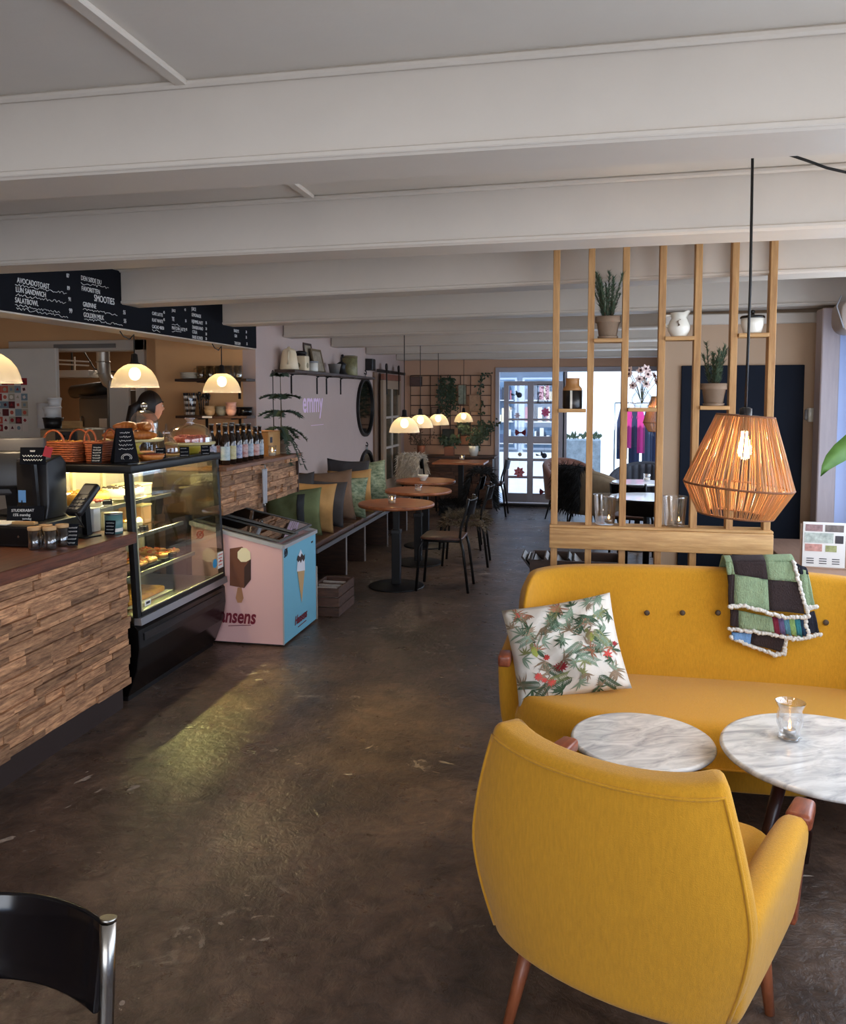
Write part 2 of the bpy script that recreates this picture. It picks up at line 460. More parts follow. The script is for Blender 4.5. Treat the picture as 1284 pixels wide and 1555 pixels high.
# ------------------------------------------------------------------ the room shell
XW = -2.8                                    # face of the lilac wall and of the menu header
struct('floor', MB().box(-7.2, 1.78, -3.1, 12.5, -.12, 0), M_FLOOR)
FL = bpy.data.objects['floor']
_rr = random.Random(17)
_cm = mat('chalky_wear', (150, 134, 120), .8, var=.3, vscale=60)
_k = MB()
def worn(x, y, l, w, rot, n=1):
    for q in range(n):
        cx = x + (_rr.gauss(0, l * .9) if q else 0); cy = y + (_rr.gauss(0, l * .9) if q else 0); f = 1 if not q else _rr.uniform(.08, .45)
        m_ = 11; pts = []
        for i in range(m_):
            a = 2 * PI * i / m_; r_ = _rr.uniform(.45, 1.15) * f
            px_, py_ = l * r_ * math.cos(a) / 2, w * r_ * math.sin(a) / 2
            pts.append((cx + px_ * math.cos(rot) - py_ * math.sin(rot), cy + px_ * math.sin(rot) + py_ * math.cos(rot), .0006))
        _k.add(pts, [tuple(range(m_))])
for a in ((203, 1197, .07, .03, 1.1, 5), (128, 1183, .12, .03, 1.3, 9), (392, 1032, .05, .04, .3, 3), (416, 1140, .06, .035, .6, 9), (452, 1160, .04, .02, .4, 7), (528, 1176, .05, .012, .1, 6), (560, 1135, .05, .015, 1.0, 12), (500, 1120, .03, .012, .5, 8), (676, 1158, .10, .02, -.2, 6), (10, 1275, .10, .03, .9, 5),
          (405, 1250, .02, .02, 0, 5), (375, 1360, .02, .01, 0, 6), (185, 1523, .03, .015, 2, 5), (150, 1295, .02, .01, 0, 5), (640, 1250, .03, .01, .4, 6), (1180, 1290, .08, .015, .3, 12), (1215, 1330, .1, .012, .2, 8)):
    p = at(a[0], a[1], z=0); worn(p.x, p.y, *a[2:])
obj('worn_spots', _k, _cm, FL, kind='stuff')
struct('ceiling', MB().box(-7.2, 1.9, -3.1, 12.52, 2.43, 2.55), CEIL)
BEAMS = [(.55, .55), (1.91, 1.89), (3.12, 2.96), (4.52, 3.98), (5.92, 5.42), (7.25, 6.75), (8.7, 8.25), (10.15, 9.75), (11.85, 11.55)]
def beam_y(i, x): l, r = BEAMS[i]; return l + (r - l) * (x - XW) / 4.0
for i in range(len(BEAMS)):
    x0, x1 = XW + .005, 1.6
    w = .2
    p = lambda a, b, q: [(x0, beam_y(i, x0) + a), (x1, beam_y(i, x1) + a), (x1, beam_y(i, x1) + b), (x0, beam_y(i, x0) + b)]
    b = struct('beam', MB().prism(p(0, w, 0), 2.22, 2.43), WHITE, bevel=.006, seg=1)
    obj('bead', MB().prism(p(-.008, 0, 0), 2.225, 2.240), WHITE, b, bevel=.003, seg=1)
    obj('cove_strip', MB().prism(p(-.018, 0, 0), 2.41, 2.43), WHITE, b, bevel=.006, seg=1)
    obj('cove_strip', MB().prism(p(w, w + .018, 0), 2.41, 2.43), WHITE, b, bevel=.006, seg=1)
# battens over the joints of the ceiling boards
for n, (x, y0, y1) in enumerate([(-.985, .75, 1.89), (-1.05, 2.1, 3.02), (.9, 3.2, 4.0), (-1.0, 4.55, 5.55), (1.3, .75, 1.89), (-1.1, 5.95, 6.85)]):
    struct('trim_%d' % (n + 1), MB().box(x - .018, x + .018, y0, y1, 2.415, 2.43), WHITE, bevel=.004, seg=1)

struct('wall_left', MB().box(XW - .12, XW, 6.6, 12.4, 0, 2.43), LILAC)
# header above the counter that carries the menu board
hd = struct('trim_7', MB().box(XW - .2, XW, -.5, 6.6, 2.07, 2.43), WHITE, bevel=.004, seg=1)
struct('wall_kitchen', MB().box(-3.62, XW - .12, 6.6, 6.72, 0, 2.43), OCHRE)
k = MB(); k.box(-3.74, -3.62, 6.6, 7.0, 0, 2.43); k.box(-4.14, -3.62, 7.0, 7.12, 0, 2.43); k.box(-7.2, -5.45, 7.0, 7.12, 0, 2.43); k.box(-5.45, -4.14, 7.0, 7.12, 2.12, 2.43)
struct('wall_service', k, OCHRE)
k = MB(); k.box(-4.16, -4.06, 6.96, 7.14, 0, 2.2); k.box(-5.5, -4.06, 6.96, 7.14, 2.1, 2.2); k.box(-5.5, -5.42, 6.96, 7.14, 0, 2.1)
struct('trim_8', k, WHITE, bevel=.005, seg=1)
k = MB(); k.box(-5.0, -4.35, 6.945, 6.962, 2.125, 2.165)
struct('trim_9', k, mat('vent_slot', (120, 116, 112), .6), bevel=.003, seg=1)
# kitchen room beyond the opening
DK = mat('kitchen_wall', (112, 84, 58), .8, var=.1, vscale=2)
struct('wall_kitchen_rear', MB().box(-7.2, -2.92, 9.6, 9.7, 0, 2.43), DK)
struct('wall_kitchen_right', MB().box(-3.0, -2.92, 6.72, 9.6, 0, 2.43), DK)
struct('wall_far_left', MB().box(-7.3, -7.2, -3.1, 9.7, 0, 2.43), OCHRE)
# rear wall with the glazed shop door
YB = 12.4
k = MB(); k.box(-2.92, -1.36, YB, YB + .12, 0, 2.43); k.box(-1.36, 1.1, YB, YB + .12, 2.1, 2.43); k.box(1.1, 1.5, YB, YB + .12, 0, 2.43)
struct('wall_rear', k, BROWNWALL)
k = MB(); k.box(1.3, 1.42, 5.84, YB, 0, .85); k.box(1.3, 1.42, 5.84, YB, 2.05, 2.43); k.box(1.3, 1.42, 5.84, 6.3, .85, 2.05); k.box(1.3, 1.42, 10.9, YB, .85, 2.05)
struct('wall_rear_right', k, LILAC)
w0 = struct('window_6', MB().box(1.31, 1.41, 6.3, 6.35, .85, 2.05).box(1.31, 1.41, 10.85, 10.9, .85, 2.05).box(1.31, 1.41, 8.55, 8.61, .85, 2.05).box(1.31, 1.41, 6.35, 10.85, .85, .9).box(1.31, 1.41, 6.35, 10.85, 2.0, 2.05), FR if 'FR' in globals() else WHITE)
obj('pane', MB().box(1.36, 1.366, 6.35, 10.85, .9, 2.0), PANE, w0)
struct('wall_partition', MB().box(.5, 1.6, 5.62, 5.74, 0, 2.2), TAN)
struct('wall_partition_upper', MB().box(.5, 1.8, 5.74, 5.84, 2.19, 2.43), TAN)
struct('trim_10', MB().box(.47, .5, 5.6, 5.76, 0, 2.2), mat('pale_wood_post', (196, 172, 142), .5, var=.05))
struct('trim_11', MB().box(.5, 1.45, 5.6, 5.62, 2.13, 2.2), WHITE, bevel=.006, seg=1)
# navy board on the partition
nb = obj('board_panel', MB().box(.61, 1.365, 5.594, 5.6195, .06, 1.865), NAVY, bevel=.003, seg=1)
tag(nb, 'tall dark navy board fixed flat on the tan wall', 'board')
# right wall: low wall, lintel, posts between window bays
FR = mat('window_paint', (206, 198, 196), .5, var=.03)
k = MB(); k.box(1.6, 1.78, -3.1, 5.7, 0, .8); k.box(1.6, 1.78, -3.1, 5.7, 2.14, 2.43); k.box(1.6, 1.78, -3.1, -.8, .8, 2.14); k.box(1.6, 1.78, 5.32, 5.7, .8, 2.14)
struct('wall_right', k, mat('window_wall_daylight_tint', (178, 190, 226), .6, var=.03, vscale=2))  # bluish daylight by the window is put into this wall colour
struct('trim_12', MB().box(1.40, 1.505, 5.36, 5.5, 0, 2.2), mat('lilac_post_paint', (176, 160, 158), .6, var=.06, stretch=(8, 8, 1), vscale=5), bevel=.006, seg=1)
struct('trim_14', MB().box(1.506, 1.599, 5.38, 5.5, .78, 2.2), MATS['window_wall_daylight_tint'], bevel=.003, seg=1)  # added reveal board, its pale blue colour stands in for window daylight
for n, (y0, y1) in enumerate([(-.8, 1.05), (1.05, 2.95), (2.95, 5.32)]):
    w = MB(); t = .05
    w.box(1.64, 1.74, y0, y0 + t, .8, 2.14); w.box(1.64, 1.74, y1 - t, y1, .8, 2.14); w.box(1.64, 1.74, y0 + t, y1 - t, .8, .85); w.box(1.64, 1.74, y0 + t, y1 - t, 2.09, 2.14)
    w0 = struct('window_%d' % (n + 1), w, FR)
    obj('pane', MB().box(1.685, 1.691, y0 + t, y1 - t, .85, 2.09), PANE, w0)
k = MB(); k.box(1.06, 1.6, 4.15, 5.34, .74, .78); k.box(1.1, 1.6, 4.2, 5.34, 0, .74)
struct('sill_ledge', k, mat('ledge_wood', (150, 116, 96), .5, var=.1, vscale=6, stretch=(8, 1, 1)), bevel=.004, seg=1)
# wall behind the camera with the wide shop window
k = MB(); k.box(-7.2, -2.6, -3.1, -3, 0, 2.43); k.box(1.3, 1.78, -3.1, -3, 0, 2.43); k.box(-2.6, 1.3, -3.1, -3, 0, .5); k.box(-2.6, 1.3, -3.1, -3, 2.2, 2.43)
struct('wall_front', k, LILAC)
w0 = struct('window_4', MB().box(-2.6, -2.54, -3.08, -3.02, .5, 2.2).box(1.24, 1.3, -3.08, -3.02, .5, 2.2).box(-.68, -.62, -3.08, -3.02, .5, 2.2), FR)
obj('pane', MB().box(-2.54, 1.24, -3.053, -3.047, .5, 2.2), PANE, w0)

# ------------------------------------------------------------------ glazed front at the far end
FW = mat('door_paint', (172, 166, 172), .5, var=.03)
w = MB(); z1 = 2.08
w.box(-1.37, -1.31, YB - .03, YB + .1, 0, 2.12); w.box(1.04, 1.1, YB - .03, YB + .1, 0, 2.12); w.box(-1.31, 1.04, YB - .03, YB + .1, 2.05, 2.12); w.box(-1.31, 1.04, YB - .03, YB + .1, 0, .05)
w.box(-.33, -.29, YB + .01, YB + .07, .05, 2.05); w.box(.5, .54, YB + .01, YB + .07, .05, 2.05)
w5 = struct('window_5', w, FW, bevel=.004, seg=1)
for a, b in ((-.29, .5), (.54, 1.04)):
    obj('pane', MB().box(a, b, YB + .035, YB + .041, .05, 2.05), PANE, w5)
obj('pane', MB().box(-1.31, -.33, YB + .035, YB + .041, 1.92, 2.05), PANE, w5)
obj('pane', MB().box(-1.31, -1.245, YB + .035, YB + .041, .05, 1.9), PANE, w5)
# door: two columns of six panes in a heavy grey frame
DX0, DX1, DZ0, DZ1 = -1.24, -.35, .06, 1.91
cols = [(-1.165, -.88), (-.79, -.44)]
rows = [(1.845, 1.60), (1.57, 1.345), (1.315, 1.075), (.965, .735), (.695, .465), (.43, .2)]
w = MB(); y0, y1 = YB + .0, YB + .05
w.box(DX0, cols[0][0], y0, y1, DZ0, DZ1); w.box(cols[0][1], cols[1][0], y0, y1, DZ0, DZ1); w.box(cols[1][1], DX1, y0, y1, DZ0, DZ1)
for (a, b) in cols:
    zs = [DZ1] + [v for r_ in rows for v in r_] + [DZ0]
    for i in range(0, len(zs), 2): w.box(a, b, y0, y1, zs[i + 1], zs[i])
dr = struct('door_1', w, FW, bevel=.004, seg=1)
for (a, b) in cols:
    for (t, bt) in rows:
        obj('pane', MB().box(a, b, YB + .022, YB + .028, bt, t), PANE, dr)
obj('door_handle', MB().tube([(-.395, YB - .002, 1.0), (-.395, YB - .05, 1.0), (-.49, YB - .05, 1.0)], .009), STEEL, dr)
struct('baseboard_rear', MB().box(-1.37, 1.3, YB - .05, YB - .03, 0, .04), BLACK)
def ornament(name, label, cat, px, py, build, m, group=None):
    p = at(px, py, y=YB - .03)
    k = MB(); k.X = Matrix.Translation(p); build(k)
    t = thing(name, label, cat, (p.x, p.y, p.z), 0, group)
    k.v = [tuple(Vector(v) - p) for v in k.v]
    obj('body', k, m, t)
    zt = next((r_[0] for r_ in rows if r_[0] > p.z), 1.9)
    obj('thread', MB().tube([(0, 0, .02), (0, 0.02, min(.16, zt - p.z + .02))], .0015, 4), CORD, t)
    return t
def flower(k, s=.075, n=7):
    for i in range(n):
        a = 2 * PI * i / n; c, d = math.cos(a), math.sin(a)
        k.add([(0, 0, 0), (c * s * .6 - d * s * .28, -.012, d * s * .6 + c * s * .28), (c * s, -.02, d * s), (c * s * .6 + d * s * .28, -.012, d * s * .6 - c * s * .28)], [(0, 1, 2, 3)])
    k.ball((0, -.012, 0), s * .22, 8)
def bird(k, s=1):
    k.ball((0, 0, 0), .042 * s, 10, (1.5, .5, .8)); k.ball((.055 * s, 0, .03 * s), .024 * s, 8)
    k.add([(-.05 * s, 0, 0), (-.13 * s, .005, .03 * s), (-.12 * s, .005, -.005)], [(0, 1, 2)]); k.add([(.01 * s, -.015, .01 * s), (-.05 * s, -.03, .075 * s), (-.055 * s, -.02, .0)], [(0, 1, 2)])
def bow(k):
    for s in (-1, 1):
        k.add([(0, 0, 0), (s * .075, -.015, .055), (s * .085, -.02, -.0), (s * .07, -.015, -.05)], [(0, 1, 2, 3)])
    k.ball((0, -.008, 0), .014, 8)
PF = mat('pink_paper', (216, 96, 140), .7); CF = mat('coral_paper', (214, 104, 112), .7); RF = mat('dark_red_paper', (110, 26, 44), .7); BF = mat('slate_bird', (62, 64, 78), .6)
G = 'paper ornaments hung in the door panes'
ornament('window_ornament', 'grey bird ornament hung in the top left door pane', 'ornament', 788, 600, bird, BF, G)
ornament('window_ornament', 'bright pink paper flower in second pane of the right column', 'ornament', 828, 626, flower, PF, G)
ornament('window_ornament', 'dark red bow ornament in third pane of the left column', 'ornament', 790, 657, bow, RF, G)
ornament('window_ornament', 'dark bird ornament in fourth pane of the right column', 'ornament', 826, 692, bird, BF, G)
ornament('window_ornament', 'coral paper flower in fifth pane of the left column', 'ornament', 788, 717, lambda k: flower(k, .09), CF, G)
ornament('window_ornament', 'dark red double bow at the foot of the right column', 'ornament', 827, 747, bow, RF, G)
ornament('window_ornament', 'small pale hanging charm in fourth pane of the left column', 'ornament', 789, 690, lambda k: k.ball((0, 0, 0), .03, 8, (1, .5, 1.6)), mat('pale_charm', (190, 170, 150), .5), G)
ornament('window_ornament', 'small white flower hung in second pane of the left column', 'ornament', 785, 631, lambda k: flower(k, .05, 6), mat('white_petal', (220, 190, 200), .6), G)
# lacework panel in the top right pane
p = at(826, 598, y=YB - .015); k = MB()
for i in range(34):
    a, b, c_ = R.uniform(-.09, .09), R.uniform(-.13, .13), R.uniform(0, PI)
    k.tube([(a + .022 * math.cos(c_ + q), 0, b + .022 * math.sin(c_ + q)) for q in (0, 1, 2, 3)], .004, 4)
for s in (-1, 1): k.tube([(s * .1, 0, -.14), (s * .1, 0, .14)], .005, 4); k.tube([(-.1, 0, s * .14), (.1, 0, s * .14)], .005, 4)
tag(obj('lace_panel', k, mat('dark_lace', (60, 54, 60), .7), loc=p), 'dark openwork lace panel in the top right door pane', 'ornament')

# ------------------------------------------------------------------ outside
PAVE = mat('pavement', (186, 186, 186), .8, var=.08, vscale=3)
struct('ground', MB().box(-14, 14, 12.5, 30, -.14, -.02), PAVE)
FAC = mat('white_facade', (238, 240, 242), .85)
struct('exterior_white_building', MB().box(-.45, 6, 17.0, 22, -.02, 5.5), FAC)
# shop opposite
shop = thing('shop_building', 'blue-grey shop front across the street seen through the glazed door', 'building', (-3.2, 17.4, 0))
SF = mat('shop_front_paint', (168, 176, 188), .6); SG = mat('shop_glass', (96, 118, 140), .12, var=.25, vscale=3)
obj('facade', MB().box(-5, 2.7, .1, 3, -.02, 5), SF, shop)
for i in range(6):
    fr = obj('window', MB().box(-2.4 + i * .85, -1.66 + i * .85, .03, .1, .55, 2.1), SF, shop, bevel=.01, seg=1)
    obj('pane', MB().box(-2.35 + i * .85, -1.71 + i * .85, .02, .03, .6, 2.05), SG, fr)
_r = random.Random(23)
GD = [mat('goods_%d' % i, c, .7) for i, c in enumerate([(60, 70, 92), (190, 186, 180), (150, 90, 100), (96, 124, 140), (44, 48, 58), (206, 190, 160)])]
for i in range(6):
    k = MB()
    for sh_ in range(3):
        x_ = -2.33 + i * .85
        k.cur = 1; k.box(x_, x_ + .60, -.10, .015, .68 + sh_ * .46, .70 + sh_ * .46)
        while x_ < -1.78 + i * .85:
            w_ = _r.uniform(.03, .10); k.cur = _r.randrange(6); k.box(x_, x_ + w_ * .9, -.09, -.01, .7002 + sh_ * .46, .72 + sh_ * .46 + _r.uniform(.12, .34)); x_ += w_
    obj('display_goods', k, GD, shop, kind='stuff')
obj('stall_riser', MB().box(-2.6, 2.7, -.05, .1, -.02, .5), mat('shop_base', (196, 196, 196), .8), shop)
obj('fascia', MB().box(-2.6, 2.7, -.08, .1, 2.25, 2.7), mat('shop_fascia', (88, 104, 128), .6), shop)
GM = [mat('garment_pink', (224, 60, 140), .85), mat('garment_navy', (50, 56, 84), .85), mat('garment_rose', (204, 110, 150), .85), mat('garment_slate', (74, 84, 104), .85)]
def garment(x, y, z, w, l, m, label, group):
    t = thing('garment', label, 'clothes', (x, y, z), 0, group)
    k = MB(); k.grid(lambda u, v: (math.cos(2 * PI * u) * (w * (.45 + .55 * min(1, v * 4)) / 2) , math.sin(2 * PI * u) * .05 * (1 + .3 * math.sin(14 * PI * u)), -l * v), 20, 8, wrapu=True)
    obj('cloth', k, m, t)
    obj('hanger', MB().tube([(-w * .22, 0, .0), (0, 0, .04), (w * .22, 0, .0)], .006, 5).tube([(0, 0, .04), (0, 0, .075), (.02, 0, .095), (.02, 0, .08)], .004, 5), STEEL, t)
    return t
RY = 13.5
a0 = at(948, 622, y=RY).x; a1 = at(1000, 622, y=RY).x; rz = 1.5
rk = thing('clothes_rack', 'metal clothes rack standing outside the glazed front', 'rack', ((a0 + a1) / 2, RY, -.02))
obj('rail', MB().tube([(-.42, 0, rz + .1), (.42, 0, rz + .1)], .012), STEEL, rk)
for s in (-1, 1):
    obj('upright', MB().tube([(s * .42, 0, rz + .1), (s * .42, 0, .02)], .012), STEEL, rk)
    obj('foot', MB().tube([(s * .42, -.22, .02), (s * .42, .22, .02)], .012), STEEL, rk)
mid = (a0 + a1) / 2
for i, (dx, m, l, lb) in enumerate([(-.3, 1, .8, 'navy coat at the left end of the outdoor clothes rack'), (-.2, 0, .62, 'bright pink garment left on the outdoor clothes rack'), (-.11, 1, .9, 'navy dress between two pink garments on the rack'),
        (-.02, 0, .7, 'long bright pink garment in the middle of the outdoor rack'), (.1, 3, 1.0, 'slate blue coat right of the pink garments on the rack'), (.21, 1, .95, 'navy coat second from the right end of the rack'), (.31, 2, .9, 'rose garment at the right end of the outdoor rack')]):
    garment(mid + dx, RY, rz - .03, .17, l, GM[m], lb, 'clothes on the outdoor rack')
# planter box by the white facade
p = at(885, 688, y=14.6)
t = thing('market_stand', 'small grey display stand with plants before the white facade', 'stand', (p.x, 14.6, -.02))
obj('box', MB().box(-.3, .3, -.2, .2, .35, .95), mat('stand_grey', (120, 132, 140), .7, var=.3, vscale=9), t, bevel=.01, seg=1)
for sx in (-1, 1):
    for sy in (-1, 1): obj('leg', MB().bar((sx * .27, sy * .17, 0), (sx * .27, sy * .17, .35), .03), STEEL, t)
k = MB()
for i in range(50):
    a, b = R.uniform(-.28, .28), R.uniform(-.17, .17); h = R.uniform(.06, .16); d = R.uniform(-.05, .05)
    k.add([(a, b, .95), (a + d + .02, b, .95 + h * .6), (a + d, b + .01, .95 + h), (a + d - .02, b, .95 + h * .6)], [(0, 1, 2, 3)])
obj('foliage', k, LEAF, t)
# ------------------------------------------------------------------ lounge: armchair, sofa, marble tables
def shell_grid(fn, nu, nv, m, name, parent, th, bev=.03, sub=1, label=None):
    k = MB(); k.grid(fn, nu, nv)
    return obj(name, k, m, parent, solid=-th, bevel=bev, seg=3, sub=sub)

ARM = thing('armchair', 'mustard yellow wool armchair seen from behind with wooden arm ends', 'armchair', (.205, 2.28, 0), -.413)
def ac_back(u, v, off=0.):
    """outer face of the back: u -1..1 across, v 0..1 up"""
    z = .225 + v * .60
    w = .30 + .065 * math.sin(min(1, v / .5) * PI / 2) - (.072 * ((v - .45) / .55) ** 1.4 if v > .45 else 0)
    g = (1 - math.cos(u * 1.22)) / (1 - math.cos(1.22))
    x = (w - off * .8) * math.sin(u * 1.22) / math.sin(1.22)
    y = -.445 - .03 * math.sin(v * PI * .75) + (.085 - .02 * v) * g
    return x, y, z - .03 * (1 - u * u) * max(0, v - .7) / .3
def closed_slab(k, f_out, f_in, nu, nv):
    """closed padded slab between an outer and an inner face"""
    w = nu + 1; o = [f_out(i / nu * 2 - 1, j / nv) for j in range(nv + 1) for i in range(w)]
    n = [f_in(i / nu * 2 - 1, j / nv) for j in range(nv + 1) for i in range(w)]; B = len(o); fs = []
    for j in range(nv):
        for i in range(nu):
            a = j * w + i
            fs.append((a, a + 1, a + 1 + w, a + w)); fs.append((B + a, B + a + w, B + a + 1 + w, B + a + 1))
    for i in range(nu):
        fs.append((i + 1, i, B + i, B + i + 1)); t = nv * w
        fs.append((t + i, t + i + 1, B + t + i + 1, B + t + i))
    for j in range(nv):
        a = j * w; fs.append((a, a + w, B + a + w, B + a)); c = a + nu
        fs.append((c + w, c, B + c, B + c + w))
    k.add(o + n, fs, True)
k = MB()
def ac_in(u, v):
    x, y, z = ac_back(u, v, .05); return x, y + .105 - .02 * v, z - .0
closed_slab(k, ac_back, ac_in, 16, 14)
obj('backrest', k, MUSTARD, ARM, bevel=.032, seg=4)
# piping along the edge of the back
edge = [ac_back(-.91, .06 + .89 * v / 16) for v in range(0, 17)] + [ac_back(.91 * (-1 + 2 * i / 24), .95) for i in range(1, 24)] + [ac_back(.91, .06 + .89 * v / 16) for v in range(16, -1, -1)]
edge = [(x, y - .0005, z) for x, y, z in edge]
obj('piping', MB().tube(edge, .0045, 6), MUSTARD, ARM)
def rrect(w, d, r, n=5, cx=0, cy=0):
    pts = []
    for (sx, sy, a0) in ((1, 1, 0), (-1, 1, PI / 2), (-1, -1, PI), (1, -1, 1.5 * PI)):
        for i in range(n + 1):
            a = a0 + PI / 2 * i / n
            pts.append((cx + sx * (w / 2 - r) + r * math.cos(a), cy + sy * (d / 2 - r) + r * math.sin(a)))
    return pts
k = MB(); k.prism(rrect(.58, .56, .09, cy=-.10), .225, .33)
obj('seat_base', k, MUSTARD, ARM, bevel=.02, seg=3)
k = MB(); k.prism(rrect(.56, .56, .08, cy=-.06), .33, .44)
obj('seat_cushion', k, MUSTARD, ARM, bevel=.045, seg=4)
for s in (-1, 1):
    # padded arm: loft of rounded sections from the back edge to the front
    secs = []
    N_ = 10
    for i in range(N_ + 1):
        t = i / N_; y = -.385 + .50 * t
        x = s * (.315 + .03 * t); top = .50 + .06 * math.sin(t * PI * .55); bot = .235 + .01 * t; hw = .046 + .006 * math.sin(t * PI)
        ring = []
        for a in range(14):
            g = 2 * PI * a / 14; c_, d_ = math.cos(g), math.sin(g)
            sq = lambda q: math.copysign(abs(q) ** .55, q)
            xx = x + hw * sq(c_) * (1 if d_ > 0 else .75) - s * (.03 * (1 - (d_ + 1) / 2)); zz = (top + bot) / 2 + (top - bot) / 2 * sq(d_)
            ring.append((xx, y, zz))
        secs.append(ring)
    k = MB(); vs = [p for r_ in secs for p in r_]; n = 14
    fs = [(i * n + j, i * n + (j + 1) % n, (i + 1) * n + (j + 1) % n, (i + 1) * n + j) for i in range(N_) for j in range(n)]
    fs += [tuple(range(n))[::-1], tuple(N_ * n + j for j in range(n))]
    if s < 0: fs = [f[::-1] for f in fs]
    k.add(vs, fs, True)
    obj('armrest', k, MUSTARD, ARM, sub=1)
    w = MB(); w.add([], [])
    w.prism([(s * .35 - .034, .085), (s * .35 + .034, .085), (s * .348 + .027, .20), (s * .348 - .027, .20)], .515, .558)
    obj('arm_cap', w, TEAK, ARM, bevel=.012, seg=3, label='varnished wooden arm end')
    obj('arm_post', MB().bar((s * .348, .165, .52), (s * .335, .115, .24), .03, .045), TEAK, ARM, bevel=.008, seg=2)
    for (fy, fx, fz) in ((-.40, .25, 0), (.06, .30, 0)):
        ty = -.31 if fy < 0 else .06
        obj('leg', MB().tube([(s * .22 if fy < 0 else s * .27, ty, .245), (s * fx, fy, 0)], [.022, .013], 10), MIDTEAK, ARM)

# sofa --------------------------------------------------------------
SX, SY = .50, 3.42
SOFA = thing('sofa', 'mustard yellow wool sofa with buttoned back before the slatted divider', 'sofa', (SX, SY, 0), 0)
HW = .81
def so_out(u, v, off=0.):
    z = .21 + v * (.655 + .03 * (1 - u * u))
    w = HW - .02 - off - (.018 * ((v - .55) / .45) ** 3 if v > .55 else 0)
    x = w * math.sin(u * 1.3) / math.sin(1.3)
    y = .30 + .10 * v - .20 * abs(u) ** 5
    # round the upper corners
    if v > .7: z -= .045 * (v - .7) / .3 * (max(0, abs(u) - .92) / .08) ** 2
    return x, y, z
def so_in(u, v):
    x, y, z = so_out(u, v, .03); return x, y - .125 + .04 * v - .02 * math.sin(v * PI), z
k = MB(); closed_slab(k, so_out, so_in, 28, 12)
obj('backrest', k, MUSTARD, SOFA, bevel=.03, seg=4)
def front_y(x):
    q = abs(x) / (HW - .03); return -.36 + .25 * min(1, q) ** 3.2
poly = [(x, front_y(x)) for x in np.linspace(-HW + .045, HW - .045, 25)] + [(x, .30 - .16 * (abs(x) / HW) ** 6) for x in np.linspace(HW - .045, -HW + .045, 25)]
poly = [(float(a), float(b)) for a, b in poly]
k = MB(); k.prism([(a * .985, b + (.02 if b < 0 else 0)) for a, b in poly], .19, .285); obj('seat_base', k, MUSTARD, SOFA, bevel=.012, seg=2)
k = MB()
# domed seat cushion
def seat_top(u, v):
    x = (HW - .035) * (2 * u - 1); yf = front_y(x) - .01; yb = .29 - .16 * (abs(x) / HW) ** 6
    y = yf + (yb - yf) * v
    e = min(1, (1 - abs(2 * u - 1)) / .07); f_ = min(1, v / .14)
    return x, y, .335 + .095 * (1 - (1 - e) ** 2.5) ** .5 * (1 - (1 - f_) ** 2.5) ** .5 + .012 * math.sin(PI * v) * math.sin(PI * u)
nu, nv = 40, 20
k.grid(seat_top, nu, nv)
rim = [j for j in range(nu + 1)] + [j * (nu + 1) + nu for j in range(1, nv + 1)] + [nv * (nu + 1) + nu - j for j in range(1, nu + 1)] + [(nv - j) * (nu + 1) for j in range(1, nv)]
b0 = len(k.v)
for j in rim: x, y, z = k.v[j]; k.v.append((x, y, .285))
n = len(rim)
for j in range(n): k.f.append([rim[(j + 1) % n], rim[j], b0 + j, b0 + (j + 1) % n]); k.sm.append(True); k.mi.append(0)
k.f.append([b0 + j for j in range(n)]); k.sm.append(False); k.mi.append(0)
obj('seat_cushion', k, MUSTARD, SOFA)
obj('piping', MB().tube([(x * 1.0, y - .014, .29) for x, y in poly[:25]], .006, 6), MUSTARD, SOFA)
for s in (-1, 1):
    k = MB(); secs = []; n = 14; N_ = 8
    for i in range(N_ + 1):
        t = i / N_; y = .22 - .26 * t; x = s * (HW - .0 + .015 * t); top = .60 - .03 * t; bot = .215; hw = .045
        ring = []
        for a in range(n):
            g = 2 * PI * a / n; c_, d_ = math.cos(g), math.sin(g); sq = lambda q: math.copysign(abs(q) ** .55, q)
            ring.append((x + hw * sq(c_) - s * .03 * (1 - (d_ + 1) / 2), y, (top + bot) / 2 + (top - bot) / 2 * sq(d_)))
        secs.append(ring)
    vs = [p for r_ in secs for p in r_]
    fs = [(i * n + j, (i + 1) * n + j, (i + 1) * n + (j + 1) % n, i * n + (j + 1) % n) for i in range(N_) for j in range(n)]
    fs += [tuple(range(n)), tuple(N_ * n + j for j in range(n))[::-1]]
    if s < 0: fs = [f[::-1] for f in fs]
    k.add(vs, fs, True); obj('armrest', k, MUSTARD, SOFA, sub=1)
    obj('arm_cap', MB().box(s * (HW + .012) - .026, s * (HW + .012) + .026, -.125, -.03, .535, .585), TEAK, SOFA, bevel=.012, seg=3, label='varnished wooden arm end')
    for (ty, fy) in ((-.06, -.1), (.22, .27)):
        obj('leg', MB().tube([(s * .66, ty, .2), (s * .70, fy, 0)], [.024, .014], 10), MIDTEAK, SOFA)
for bx in (982, 1036, 1090, 1144, 1198, 1254):
    q = at(bx, 931 + max(0, (bx - 1090) * .09), y=3.66)
    b = MB(); b.ball((0, 0, 0), .0125, 10, (1, .6, 1)); obj('button', b, BUTTON, SOFA, loc=(q.x - SX, 3.664 - SY, q.z))

